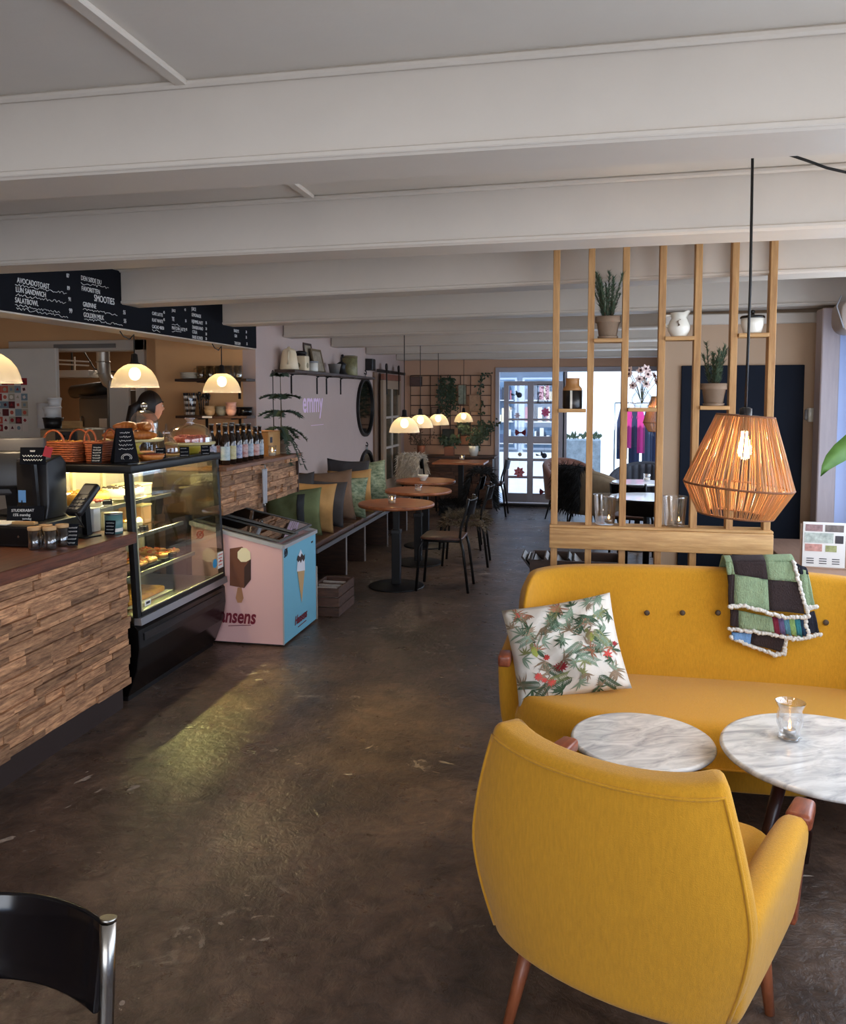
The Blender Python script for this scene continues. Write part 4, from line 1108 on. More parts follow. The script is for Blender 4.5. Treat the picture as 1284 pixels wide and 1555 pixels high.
# over the seat of the second chair: hangs a little over the edges
fur('shaggy brown sheepskin lying on the seat of the second cafe chair', 'sheepskin', lambda u, v: ((u - .5) * .42, (v - .5) * .42, .482 - .10 * max(0, abs(2 * u - 1) - .86) * 5 - .1 * max(0, abs(2 * v - 1) - .86) * 5), 2200, .075, FURBROWN, (-1.17, 7.97, 0), .05, .0, 1)
def drape(u, v):      # draped over a chair back: v 0 (front, low) .. 1 (behind, low)
    a = (v - .5) * 2; x = (u - .5) * .44
    z = .86 - .42 * max(0, abs(a) - .12) ** 1.1; y = -.24 - .085 * math.copysign(min(1, abs(a) / .2), a) + (.10 * max(0, -a) if a < 0 else 0) + (-.05 * a if a > 0 else 0)
    return x, y, z
fur('black sheepskin hanging over the back of the third cafe chair', 'sheepskin', lambda u, v: drape(1 - u, v), 2200, .09, FURBLACK, (-1.36, 8.82, 0), PI / 2 + .1, .5, 2)
fur('black sheepskin covering the seat of the third cafe chair', 'sheepskin', lambda u, v: ((u - .5) * .46, (v - .5) * .44, .49 - .24 * max(0, abs(2 * u - 1) - .8) * 2.2), 1500, .08, FURBLACK, (-1.36, 8.82, 0), PI / 2 + .1, .1, 3)
fur('cream sheepskin hung over a chair in the far corner', 'sheepskin', lambda u, v: drape((1 - u) * .8 + .1, v), 2200, .08, FURCREAM, (-2.36, 11.42, 0), -.25, .5, 4)

# ------------------------------------------------------------------ round tables
def round_table(label, x, y, z=.74, r=.335):
    t = thing('round_table', label, 'table', (x, y, 0), 0, 'round cafe tables along the bench')
    obj('tabletop', MB().lathe([(r - .012, z - .032), (r - .002, z - .026), (r, z - .012), (r - .006, z)], 56), TABLEWOOD, t, bevel=.002, seg=1)
    obj('column', MB().box(-.036, .036, -.036, .036, .022, .50), BLACK, t, bevel=.004, seg=1)
    obj('upper_column', MB().box(-.024, .024, -.024, .024, .50, z - .045), BLACK, t)
    obj('collar', MB().box(-.042, .042, -.042, .042, .47, .505), BLACKPLA, t, bevel=.004, seg=1)
    obj('top_plate', MB().box(-.14, .14, -.14, .14, z - .045, z - .033), BLACK, t)
    obj('base_plate', MB().lathe([(.245, 0), (.245, .008), (.235, .013), (.05, .022)], 44), BLACK, t)
    return t
round_table('round wooden cafe table nearest to the camera with a lit candle', -1.62, 6.86)
round_table('second round wooden cafe table along the bench', -1.64, 7.9)
round_table('third round wooden cafe table along the bench with a white bowl', -1.75, 8.84)
def candle(label, x, y, z, r=.035, h=.085, lit=True, group='candle glasses on the cafe tables'):
    t = thing('candle_glass', label, 'candle holder', (x, y, z), 0, group)
    k = MB(); k.olathe([(1e-4, .008), (r * .9, .008), (r, h), (r * .92, h), (r * .84, .012), (1e-4, .012)], 20); obj('glass', k, GLASS, t)
    obj('wax', MB().lathe([(r * .8, .0125), (r * .82, h * .45), (1e-5, h * .44)], 16), WAX, t)
    if lit: obj('flame', MB().lathe([(1e-6, h * .45), (.005, h * .55), (.004, h * .7), (1e-6, h * .85)], 8), FLAME, t)
    return t
p = at(595, 766, z=.74); candle('lit candle glass on the nearest round wooden table', p.x, p.y, .74)
p = at(635, 747, z=.74); candle('empty looking candle glass on the second round wooden table', p.x, p.y, .74, .036, .075, False)
p = at(642, 730, z=.74)
t = thing('white_bowl', 'small white bowl on the third round wooden table', 'bowl', (p.x, p.y, .74))
obj('bowl', MB().olathe([(1e-4, .004), (.03, .0), (.032, .01), (.05, .035), (.062, .065), (.058, .065), (.046, .035), (1e-4, .014)], 24), PORCELAIN, t)
# square table by the rear wall
t = thing('square_table', 'narrow square wooden table by the plank wainscot at the rear wall', 'table', (-1.73, 11.3, 0))
obj('tabletop', MB().box(-.36, .36, -.3, .3, .735, .765), TABLEWOOD, t, bevel=.004, seg=1)
obj('column', MB().box(-.035, .035, -.035, .035, .02, .735), BLACK, t, bevel=.003, seg=1); obj('base_plate', MB().lathe([(.24, 0), (.24, .01), (.04, .02)], 36), BLACK, t)
p = at(701, 699, z=.765); candle('lit candle glass on the square table at the rear wall', p.x, p.y, .765, .04, .08)

# ------------------------------------------------------------------ glass dome pendants
def dome_pendant(label, x, y, z, r, ztop, group, watt, attach=None):
    t = thing('dome_pendant', label, 'pendant lamp', (x, y, z), 0, group)
    prof = [(r, 0), (r * .985, .012), (r * .95, .035), (r * .85, r * .5), (r * .68, r * .74), (r * .45, r * .92), (r * .26, r * 1.0)]
    k = MB(); k.olathe(prof, 56, lobes=56, amp=.006); obj('glass_shade', k, SHADE, t)
    obj('rim', MB().tube([(r * math.cos(2 * PI * j / 40), r * math.sin(2 * PI * j / 40), 0) for j in range(41)], .003, 6, cap=False), SHADE, t)
    obj('socket', MB().lathe([(.04, r * .98), (.042, r * 1.02), (.024, r * 1.08), (.02, r * 1.08 + .05), (.006, r * 1.08 + .058)], 16), BLACKPLA, t)
    b = MB(); b.ball((0, 0, r * .58), .036, 14, (1, 1, 1.15)); obj('bulb', b, BULB, t)
    pts = [(0, 0, r * 1.08 + .05), (0, 0, ztop - z)] if attach is None else [(0, 0, r * 1.08 + .05), (0, 0, ztop - z - .01), (.0, -.05, ztop - z - .045), (.0, -.12, ztop - z - .03), (0, -.16, ztop - z)]
    obj('cord', MB().tube(pts, .004, 6), CORD, t)
    lamp('pendant_light', 'SPOT', (x, y, z + r * .5), (0, 0, 0), watt, (1, .78, .5), shadow_soft_size=.04, spot_size=math.radians(146), spot_blend=.35)
    return t
GC, GT = 'glass dome pendants over the counter', 'glass dome pendants over the cafe tables'
for (px, py, y, lb) in ((-17, 581, 3.5, 'ribbed glass dome pendant cut by the left edge of the picture'), (205, 588, 4.78, 'ribbed glass dome pendant hanging above the croissant cloche'), (337, 596, 5.98, 'ribbed glass dome pendant hanging before the shelf of glasses')):
    p = at(px, py, y=y)
    dome_pendant(lb, p.x, y, p.z, .148, 2.07, GC, 60, 1)
for (px, py, y, bi, lb) in ((610, 657, 7.1, 5, 'nearest glass dome pendant, over the first round table'), (639, 649, 8.72, 6, 'second glass dome pendant, over the third round table'), (666, 645, 10.2, 7, 'third glass dome pendant in the row, before the wire grid'), (701, 641, 11.7, 8, 'farthest glass dome pendant, over the square table')):
    p = at(px, py, y=y); top = 2.22
    by = beam_y(bi, p.x)
    dome_pendant(lb, p.x, by + .1 if abs(by + .1 - y) < .6 else y, p.z, .138, 2.22, GT, 20)

# ------------------------------------------------------------------ bench with cushions
BN = thing('bench', 'long dark wooden wall bench with brown leather seat pads', 'bench', (XW, 6.3, 0))
obj('board', MB().box(.02, .63, 0, 3.6, .37, .405), DARKWOOD, BN, bevel=.004, seg=1)
obj('front_strip', MB().box(.631, .645, 0, 3.6, .375, .41), mat('alu_edge', (150, 146, 146), .35, metal=.8), BN)
for y in (.0, .9, 1.55, 2.5, 3.5):
    obj('support', MB().box(.1, .61, y, y + .04, 0, .37), DARKWOOD, BN, bevel=.003, seg=1)
    obj('support_edge', MB().box(.611, .617, y + .004, y + .036, 0, .368), mat('pale_edge', (140, 132, 128), .5), BN)
obj('rear_panel', MB().box(.12, .14, 0, 3.6, 0, .37), BLACK, BN)
for (a, b) in ((.005, 1.15), (1.155, 2.3), (2.305, 3.59)):
    obj('seat_pad', MB().box(.03, .628, a, b, .405, .455), LEATHER, BN, bevel=.018, seg=3)
CG = 'cushions leaning in a row on the wall bench'
CUS = {n: mat('cushion_' + n, c, .9, var=.12, vscale=8, bump=.25, bscale=180) for n, c in dict(green=(100, 108, 70), ochre=(178, 136, 82), grey=(56, 53, 55), brown=(106, 82, 64), leaf=(108, 128, 92)).items()}
CUS['leaf'] = mat('cushion_leafprint', (158, 166, 138), .85, col2=(62, 86, 60), vscale=16, stretch=(1, 1, 2.4))
def bench_cushion(name, label, m, y, w, h, th, tilt, yaw, x=.40, lean=0., seed=0, z0=.475):
    t, f_ = pillow(name, label, w, h, th, m, (XW + x, y, z0 + h * .47), (math.radians(-tilt), lean, math.radians(yaw)), seed, CG, 16, pinch=.09)
    return t, f_
t, f_ = bench_cushion('cushion', 'olive green cushion with a dark strap at the front of the bench', CUS['green'], 6.56, .50, .42, .17, 14, 12, x=.34, seed=11, lean=-.04)
k = MB(); k.grid(lambda u, v: (lambda p: (p[0], p[1] - .006, p[2]))(f_(.60 + .13 * u, .04 + .84 * v)), 4, 14); obj('strap', k, mat('strap_dark', (46, 48, 50), .9), t, solid=.006)
bench_cushion('cushion', 'ochre corduroy cushion directly behind the green one', CUS['ochre'], 6.84, .50, .45, .17, 15, 16, x=.37, seed=12, lean=.07)
bench_cushion('cushion', 'flat dark cushion tucked against the wall behind the green one', CUS['grey'], 6.99, .36, .52, .12, 15, 14, x=.205, seed=23, lean=-.05)
bench_cushion('cushion', 'dark grey cushion standing behind the ochre one', CUS['grey'], 7.16, .46, .44, .16, 17, 18, x=.39, seed=13, lean=.10)
bench_cushion('cushion', 'brown crumpled patterned cushion in the middle of the row', CUS['brown'], 7.44, .52, .50, .20, 17, 20, x=.36, seed=14, lean=-.06)
bench_cushion('cushion', 'leaf print cushion leaning on the brown one', CUS['leaf'], 7.74, .46, .42, .18, 16, 20, x=.44, seed=15, lean=.08)
bench_cushion('cushion', 'small ochre cushion near the far end of the row', CUS['ochre'], 8.02, .46, .46, .17, 16, 20, x=.42, seed=16, lean=-.03)
bench_cushion('cushion', 'dark grey cushion leaning on the wall behind the ochre one', CUS['grey'], 8.30, .46, .55, .16, 16, 16, x=.30, seed=18, lean=.06)
bench_cushion('cushion', 'large leaf print cushion farthest along the bench', CUS['leaf'], 8.60, .54, .50, .22, 15, 22, x=.40, seed=17, lean=-.08)
# wooden crates and rolled poster between freezer and bench
cr = thing('wooden_crate', 'old wooden crate with papers on the floor between freezer and bench', 'crate', (-1.93, 5.98, 0))
for s in (-1, 1):
    for z in (.0, .075, .15): obj('slat', MB().box(-.12, .12, s * .2 - .008, s * .2 + .008, z + .004, z + .07), CRATEWOOD, cr, bevel=.002, seg=1)
    for z in (.0, .075, .15): obj('slat', MB().box(s * .112 - .008, s * .112 + .008, -.191, .191, z + .004, z + .07), CRATEWOOD, cr, bevel=.002, seg=1)
obj('bottom', MB().box(-.104, .104, -.19, .19, .003, .012), CRATEWOOD, cr)
obj('divider', MB().box(-.104, .104, -.008, .008, .012, .21), CRATEWOOD, cr)
for i, (y, a) in enumerate([(-.13, .1), (-.06, -.12), (.08, .1)]):
    q = obj('newspaper', MB().box(-.09, .09, -.012, .012, 0, .2), mat('newsprint', (160, 150, 142), .9, var=.2, vscale=30), None, loc=(-1.93, 5.98 + y, .0125), rot=(a * .8, 0, 0)); tag(q, ('folded newspaper at the front of the old crate', 'folded newspaper in the middle of the old crate', 'folded newspaper at the back of the old crate')[i], 'newspaper', 'newspapers in the old crate')
# magazine trunk behind the divider
t = thing('magazine_box', 'low dark wooden box of magazines behind the divider', 'box', (at(874, 840, y=4.9).x, 4.9, 0)); t.scale = (.66, 1, 1.6); MBX = t.location.x
for s in (-1, 1):
    obj('side', MB().box(-.4, .4, s * .15 - .009, s * .15 + .009, .12, .44), DARKWOOD, t, bevel=.003, seg=1); obj('end', MB().box(s * .391 - .009, s * .391 + .009, -.14, .14, .12, .44), DARKWOOD, t, bevel=.003, seg=1)
    for q in (-1, 1): obj('leg', MB().bar((s * .36, q * .12, 0), (s * .36, q * .12, .13), .035), DARKWOOD, t)
obj('bottom', MB().box(-.38, .38, -.14, .14, .125, .14), DARKWOOD, t)
MG = [mat('magazine_%d' % i, c, .5) for i, c in enumerate([(50, 44, 44), (70, 60, 56), (36, 34, 40), (96, 84, 78)])]
for i in range(8):
    q = obj('magazine', MB().box(-.11, .11, -.006, .006, 0, .30), MG[i % 4], None, loc=(MBX - .13 + .045 * i, 4.9, .235 + .24), rot=(math.radians(-38 - 3 * (i % 3)), 0, math.radians(90)))
    tag(q, '%s dark magazine from the left in the low box behind the divider' % ('first', 'second', 'third', 'fourth', 'fifth', 'sixth', 'seventh', 'last')[i], 'magazine', 'magazines in the box')

# ------------------------------------------------------------------ things on the lilac wall
sh = thing('long_shelf', 'long wooden shelf on black brackets high on the lilac wall', 'shelf', (XW, 7.02, 1.885))
obj('board', MB().box(0.002, .2, 0, 2.86, 0, .028), DARKWOOD, sh, bevel=.003, seg=1)
for y in (.42, 1.18, 1.5, 2.02):
    obj('bracket', MB().bar((.004, y, -.19), (.004, y, -.02), .022, .007).bar((.0, y, -.004), (.17, y, -.004), .022, .007).tube([(.006, y, -.03), (.012, y, -.012), (.03, y, -.007)], .007, 6), BLACK, sh)
SZ = 1.913
def shelf_y(px): return at(px, 560, x=XW + .1).y
y = shelf_y(439)
t = thing('enamel_pot', 'tall cream enamel coffee pot at the left of the wall shelf', 'coffee pot', (XW + .1, y, SZ)); s = 1.35
obj('body', MB().lathe([(.062 * s, 0), (.066 * s, .01), (.05 * s, .15), (.046 * s, .165), (.048 * s, .172), (.034 * s, .19), (.012 * s, .2), (.012 * s, .21), (1e-4, .215)], 24), CREAM, t)
obj('handle', MB().tube([(.02, -.062, .17), (.03, -.1, .16), (.03, -.105, .1), (.02, -.08, .05)], .009, 8), CREAM, t); obj('spout', MB().tube([(0, .07, .08), (0, .1, .13), (0, .115, .18)], [.02, .014, .009], 8), CREAM, t)
y = shelf_y(455); t = thing('tin_box', 'square cream tin with round emblem beside the coffee pot', 'tin', (XW + .13, y - .02, SZ)); obj('tin', MB().box(-.055, .055, -.06, .06, 0, .14), CREAM, t, bevel=.008, seg=2)
obj('emblem', MB().lathe([(.026, 0), (.026, .002)], 20), mat('emblem_olive', (140, 126, 90), .6), t, loc=(.056, -.0, .05), rot=(0, PI / 2, 0)); obj('emblem', MB().lathe([(.026, 0), (.026, .002)], 20), mat('emblem_olive', (140, 126, 90), .6), t, loc=(-.02, -.061, .05), rot=(PI / 2, 0, 0))
y = shelf_y(462); t = thing('lidded_jar', 'dark glass jar with wide lid behind the cream tin', 'jar', (XW + .06, y, SZ)); obj('jar', MB().lathe([(.055, 0), (.06, .01), (.06, .15), (.05, .165)], 22), mat('dark_jar', (58, 52, 52), .15), t); obj('lid', MB().lathe([(.062, .165), (.062, .19), (.02, .2), (1e-4, .2)], 22), BLACKPLA, t)
y = shelf_y(470); t = thing('lidded_jar', 'pale stoneware jar with flat lid on the wall shelf', 'jar', (XW + .13, y, SZ)); obj('jar', MB().lathe([(.05, 0), (.055, .01), (.055, .085), (.048, .09)], 22), PORCELAIN, t); obj('lid', MB().lathe([(.057, .09), (.057, .104), (1e-4, .108)], 22), GREYPLA, t)
def frame_on_shelf(label, px, w, h, m, dx, lean, cat='picture frame'):
    y = shelf_y(px); t = thing('picture_frame', label, cat, (XW + dx, y, SZ), PI / 2); t.rotation_euler = (math.radians(-lean), 0, PI / 2)
    k = MB(); f_ = .022
    k.box(-w / 2, w / 2, 0, .014, 0, f_); k.box(-w / 2, w / 2, 0, .014, h - f_, h); k.box(-w / 2, -w / 2 + f_, 0, .014, f_, h - f_); k.box(w / 2 - f_, w / 2, 0, .014, f_, h - f_); obj('frame', k, m, t)
    obj('picture', MB().box(-w / 2 + f_, w / 2 - f_, .005, .009, f_, h - f_), mat('aged_print', (150, 136, 116), .6, var=.3, vscale=14), t)
frame_on_shelf('tall dark wooden picture frame leaning on the wall shelf', 480, .24, .30, DARKWOOD, .05, 8)
frame_on_shelf('greenish glass picture frame leaning before the dark frame', 487, .32, .25, mat('frame_gilt', (110, 92, 66), .5), .10, 12)
y = shelf_y(505); t = thing('metal_bucket', 'small grey metal bucket on the wall shelf', 'bucket', (XW + .12, y, SZ)); obj('bucket', MB().olathe([(1e-4, .004), (.05, 0), (.07, .105), (.072, .108), (.066, .105), (.047, .006)], 22), mat('zinc', (150, 146, 142), .4, metal=.6), t)
y = shelf_y(518); t = thing('coffee_grinder', 'black iron coffee grinder with knob handle on the wall shelf', 'coffee grinder', (XW + .1, y, SZ)); obj('body', MB().lathe([(.07, 0), (.07, .012), (.05, .03), (.045, .09), (.06, .12), (.03, .14), (.012, .15)], 20), BLACK, t); obj('crank', MB().tube([(0, 0, .15), (0, 0, .19), (0, .05, .2)], .007, 6), BLACK, t); b = MB(); b.ball((0, .05, .215), .018, 10); obj('knob', b, BLACK, t)
y = shelf_y(530); t = thing('storage_tin', 'olive patterned tin at the right end of the wall shelf', 'tin', (XW + .1, y + .03, SZ)); obj('tin', MB().lathe([(.085, 0), (.088, .004), (.088, .2), (.08, .205)], 26), mat('olive_tin', (150, 142, 100), .45, col2=(92, 86, 54), vscale=10), t); obj('lid', MB().lathe([(.09, .205), (.09, .225), (.05, .232), (1e-4, .232)], 26), mat('olive_lid', (110, 98, 66), .5), t)
# wall lettering
wt = thing('painted_lettering', 'faint pink lettering painted on the lilac wall under the shelf', 'lettering', (XW, 7.6, 1.6))
SIGN = mat('sign_pink', (238, 206, 236), .6)
p = at(459, 626, x=XW); q = at(495, 626, x=XW)
tx = text('emmy', .30, SIGN, wt, (.002, p.y - 7.6, p.z - 1.6), ROT_EAST, sx=.86, name='letters', bold=.006)
obj('underline', MB().box(.0005, .002, p.y - 7.6 + .25, q.y - 7.6 - .1, p.z - 1.6 - .145, p.z - 1.6 - .140), SIGN, wt)
# round mirrors
def mirror(label, y, z, r):
    t = thing('round_mirror', label, 'mirror', (XW, y, z), 0, 'round mirrors on the lilac wall')
    n = 44; k = MB()
    for i in range(n):
        a0, a1 = 2 * PI * i / n, 2 * PI * (i + 1) / n
        vs = [(x, q * math.cos(a), q * math.sin(a)) for a in (a0, a1) for (x, q) in ((.0, r), (.035, r), (.035, r - .035), (.012, r - .04))]
        k.add(vs, [(0, 1, 5, 4), (1, 2, 6, 5), (2, 3, 7, 6)])
    obj('frame', k, BLACK, t)
    obj('glass', MB().lathe([(r - .036, 0), (r - .036, .004)], 44), MIRROR, t, loc=(.01, 0, 0), rot=(0, PI / 2, 0))
    obj('hanger', MB().tube([(.02, .02 * math.cos(q), r + .02 + .025 * math.sin(q)) for q in [i * 2 * PI / 12 for i in range(13)]], .006, 6).bar((.02, 0, r - .01), (.02, 0, r + .02), .03, .012), STEEL, t)
    obj('hook', MB().tube([(.0, 0, r + .06), (.03, 0, r + .05), (.03, 0, r + .075), (.02, -.02, r + .10)], .008, 6), BLACK, t)
mirror('upper round black framed mirror on the lilac wall', 10.08, 1.535, .375)
mirror('lower round black framed mirror partly hidden behind the bench cushions', 10.13, .61, .375)
# sliding barn door
bd = thing('barn_door', 'pale wooden sliding door with glazed panes on a black rail', 'sliding door', (XW + .05, 10.72, 0))
DW = mat('barn_door_wood', (158, 134, 112), .6, var=.1, vscale=6, stretch=(6, 6, 1)); LW = 1.06
k = MB(); k.box(0, .045, 0, .15, .06, 1.9); k.box(0, .045, LW - .13, LW, .06, 1.9); k.box(0, .045, .15, LW - .13, 1.78, 1.9); k.box(0, .045, .15, LW - .13, .06, .52); obj('frame', k, DW, bd, bevel=.004, seg=1)
obj('pane', MB().box(.015, .022, .15, LW - .13, .52, 1.78), OLDGLASS, bd)
k = MB(); k.box(.022, .04, LW / 2 - .0, LW / 2 + .03, .52, 1.78)
for z in (.95, 1.37): k.box(.022, .04, .15, LW - .13, z, z + .03)
obj('glazing_bar', k, mat('glazing_white', (196, 182, 170), .6), bd)
obj('top_board', MB().box(.0, .045, .02, LW - .02, 1.905, 1.985), mat('red_brown_board', (128, 78, 60), .6, var=.1), bd)
obj('rail', MB().box(.02, .032, -.25, LW + .35, 2.0, 2.04), BLACK, bd)
for y in (.16, LW - .16):
    obj('hanger', MB().box(.046, .054, y - .022, y + .022, 1.7, 2.06), BLACK, bd)
    obj('wheel', MB().lathe([(.05, 0), (.05, .014)], 20), BLACK, bd, loc=(.04, y, 2.08), rot=(0, PI / 2, 0))
struct('trim_13', MB().box(XW, XW + .03, 10.5, 10.64, 0, 2.0), mat('door_lining', (120, 92, 70), .6, var=.1, stretch=(6, 6, 1)), bevel=.003, seg=1)
t = thing('speaker', 'small black speaker box high on the wall above the sliding door', 'speaker', (XW, 10.2, 2.07)); obj('cabinet', MB().box(0.001, .1, -.07, .07, -.06, .09), BLACKPLA, t, bevel=.006, seg=1); obj('grille', MB().box(.1, .104, -.06, .06, -.05, .08), BLACK, t)

# ------------------------------------------------------------------ rear wall: plank wainscot, wire grid, pictures, plants
WY = 11.95
wc = thing('plank_wainscot', 'dark reclaimed plank cabinet front below the wire grid', 'wainscot', (-2.68, WY, 0))
obj('core', MB().box(0, 1.32, .03, .42, 0, .755), DARKWOOD, wc)
rr = random.Random(5); z = .02
WPM = mat('wainscot_plank', (128, 90, 68), .65, col2=(74, 48, 37), vscale=8, stretch=(1, 8, 8), rand=.35, bump=.2, bscale=30, bstretch=(1, 6, 6))
while z < .74:
    x = 0.; h = .058
    while x < 1.31:
        w = min(rr.uniform(.2, .55), 1.32 - x)
        obj('plank', MB().box(x + .002, x + w - .002, rr.uniform(.0, .012), .0299, z + .002, z + h - .002), WPM, wc); x += w
    z += h + .0015
obj('top_board', MB().box(-.02, 1.35, -.02, .43, .756, .785), DARKWOOD, wc, bevel=.004, seg=1)
TZ = .785
tr = thing('wire_grid', 'brown wire grid panel on the rear wall carrying pictures and plants', 'wire grid', (-2.69, YB - .03, .93))
WM = mat('rust_wire', (66, 40, 30), .6)
for i in range(9): obj('wire', MB().tube([(i * .157, 0, 0), (i * .157, 0, 1.07)], .0065, 6), WM, tr)
for i in range(8): obj('wire', MB().tube([(0, -.006, .0 + i * .153), (1.256, -.006, i * .153)], .0065, 6), WM, tr)
def gp(X, Y, y=YB - .06): return at(560 + X / 6.42, 560 + Y / 6.42, y=y)
def grid_picture(label, x0, y0, x1, y1, m, fm, y=YB - .05):
    a, b = gp(x0, y0, y), gp(x1, y1, y); cx, cz = (a.x + b.x) / 2, b.z; w, h = b.x - a.x, a.z - b.z
    t = thing('hanging_picture', label, 'picture', (cx, y, cz)); f_ = .012; k = MB()
    k.box(-w / 2, w / 2, -.014, 0, 0, f_); k.box(-w / 2, w / 2, -.014, 0, h - f_, h); k.box(-w / 2, -w / 2 + f_, -.014, 0, f_, h - f_); k.box(w / 2 - f_, w / 2, -.014, 0, f_, h - f_); obj('frame', k, fm, t)
    obj('print', MB().box(-w / 2 + f_, w / 2 - f_, -.009, -.003, f_, h - f_), m, t)
    return t
grid_picture('dark wooden sign board at the top left of the wire grid', 398, 78, 520, 172, mat('sign_boards', (92, 66, 60), .6, var=.3, vscale=9, stretch=(1, 1, 9)), DARKWOOD)
grid_picture('tall narrow picture hung right of the trailing plant', 866, 152, 952, 352, mat('print_grey_green', (130, 136, 120), .6, var=.35, vscale=16), mat('frame_brown', (110, 80, 60), .6))
grid_picture('brownish picture hung at the right of the wire grid', 975, 252, 1090, 420, mat('print_sepia', (150, 120, 96), .6, var=.3, vscale=18), mat('frame_sepia', (122, 90, 66), .6))
grid_picture('small faint picture in the middle of the wire grid', 606, 372, 702, 446, mat('print_beige', (160, 130, 106), .6, var=.2, vscale=16), mat('frame_mid', (96, 70, 54), .6))
grid_picture('dark botanical picture low in the middle of the wire grid', 716, 586, 832, 742, mat('print_dark_botanical', (70, 74, 68), .6, col2=(32, 34, 34), vscale=26), BLACK)
grid_picture('dark landscape picture low at the right of the wire grid', 868, 528, 985, 632, mat('print_dark_green2', (66, 66, 56), .6, var=.3, vscale=16), BLACK)
grid_picture('plain orange rectangle low on the wire grid', 892, 655, 982, 738, mat('orange_rectangle', (196, 134, 98), .7), mat('orange_rectangle_edge', (184, 122, 86), .7))  # flat orange rectangle with a slightly darker edge
def leafcloud(k, pts, n, spread, size, rr):
    for i in range(n):
        p = rr.choice(pts) + Vector((rr.gauss(0, spread), rr.gauss(0, spread * .6), rr.gauss(0, spread)))
        a = rr.uniform(0, 6.3); d = Vector((math.cos(a), rr.uniform(-.5, .2), math.sin(a) - .3)).normalized() * size * rr.uniform(.6, 1.2); w = d.cross(Vector((rr.uniform(-.3, .3), -1, rr.uniform(-.3, .3)))).normalized() * size * .28
        k.add([p, p + d * .5 + w, p + d, p + d * .5 - w], [(0, 1, 2, 3)])
# trailing plant
c = gp(765, 140, YB - .12); t = thing('trailing_plant', 'dense trailing plant hanging on the wire grid', 'potted plant', (c.x, YB - .12, c.z))
rr = random.Random(8); k = MB(); st = MB()
for i in range(16):
    x = rr.uniform(-.1, .1); L_ = rr.uniform(.25, .55); pts = [Vector((x * (1 + .3 * q), rr.uniform(-.06, .0), .05 - L_ * q)) for q in (0, .2, .4, .6, .8, 1)]; st.tube(pts, .003, 4); leafcloud(k, pts, 55, .022, .042, rr)
obj('stem', st, STEM, t, kind='stuff'); obj('foliage', k, LEAF, t, kind='stuff'); obj('pot', MB().lathe([(.05, -.05), (.07, .05), (.06, .05), (1e-4, .03)], 18), TERRA, t); obj('hook', MB().tube([(0, 0, .04), (0, .03, .12), (0, .09, .13)], .004, 5), BLACK, t)
# climbing vine at the right
c = gp(1105, 745, YB - .07); t = thing('climbing_vine', 'thin climbing vine along the right edge of the wire grid', 'plant', (c.x, YB - .07, c.z))
pts = [gp(X, Y, YB - .07) - c for X, Y in ((1060, 745), (1090, 640), (1100, 540), (1085, 430), (1095, 330), (1080, 230), (1100, 150), (1095, 90), (1130, 50), (1160, 60))]; k = MB(); rr = random.Random(4); leafcloud(k, pts, 70, .03, .055, rr); obj('stem', MB().tube(pts, .004, 5), STEM, t); obj('foliage', k, LEAF, t, kind='stuff')
def potted(name, label, X, Y, h_pot, r, potm, fn, kind='lathe'):
    c = gp(X, Y, WY + .16); t = thing(name, label, 'potted plant', (c.x, WY + .16, TZ)); 
    if kind == 'lathe': obj('pot', MB().lathe([(r * .7, 0), (r * .95, h_pot * .5), (r, h_pot), (r * .86, h_pot), (r * .8, h_pot * .8), (1e-4, h_pot * .78)], 22), potm, t)
    else: obj('pot', MB().box(-r, r, -r, r, 0, h_pot), potm, t, bevel=.006, seg=1)
    fn(t, h_pot); return t
def branches(t, h):
    st = MB(); k = MB(); rr = random.Random(12)
    for i in range(12):
        a = rr.uniform(-1.0, 1.0); L_ = rr.uniform(.22, .42); pts = [Vector((math.sin(a) * L_ * q * .8, rr.uniform(-.03, .03), h * .8 + math.cos(a) * L_ * q)) for q in (0, .35, .7, 1)]; st.tube(pts, .003, 4); leafcloud(k, pts[1:], 16, .028, .03, rr)
    obj('branches', st, STEM, t, kind='stuff'); obj('foliage', k, mat('dry_leaf', (110, 84, 66), .8, var=.25), t, kind='stuff')
potted('branch_vase', 'terracotta vase of dry branches on the wainscot', 508, 850, .15, .065, mat('terracotta', (150, 88, 60), .6), branches)
def lily(t, h):
    k = MB(); rr = random.Random(2); st = MB()
    for i in range(14):
        a = rr.uniform(0, 6.28); L_ = rr.uniform(.12, .22); pts = [Vector((math.cos(a) * L_ * q * .6, math.sin(a) * .4 * L_ * q, h * .8 + L_ * q * (1.1 - .4 * q))) for q in (0, .5, 1)]; st.tube(pts, .003, 4); leafcloud(k, pts[1:], 7, .02, .07, rr)
    obj('stem', st, STEM, t, kind='stuff'); obj('foliage', k, LEAF, t, kind='stuff')
potted('potted_plant', 'dark leafy plant in a square brown pot on the wainscot', 785, 850, .14, .07, mat('brown_box_pot', (122, 74, 52), .7), lily, 'box')
def bushy(t, h):
    k = MB(); rr = random.Random(6); st = MB()
    for i in range(18):
        a = rr.uniform(0, 6.28); L_ = rr.uniform(.3, .62); pts = [Vector((math.cos(a) * L_ * q ** 1.3 * .5 + .05 * q, math.sin(a) * .12 * q, h * .8 + L_ * (q - .35 * q * q))) for q in (0, .3, .6, .85, 1)]; st.tube(pts, .003, 4); leafcloud(k, pts[1:], 22, .035, .055, rr)
    obj('stem', st, STEM, t, kind='stuff'); obj('foliage', k, LEAF, t, kind='stuff')
potted('potted_plant', 'bushy plant in a white pot at the right end of the wainscot', 1020, 845, .15, .075, PORCELAIN, bushy)

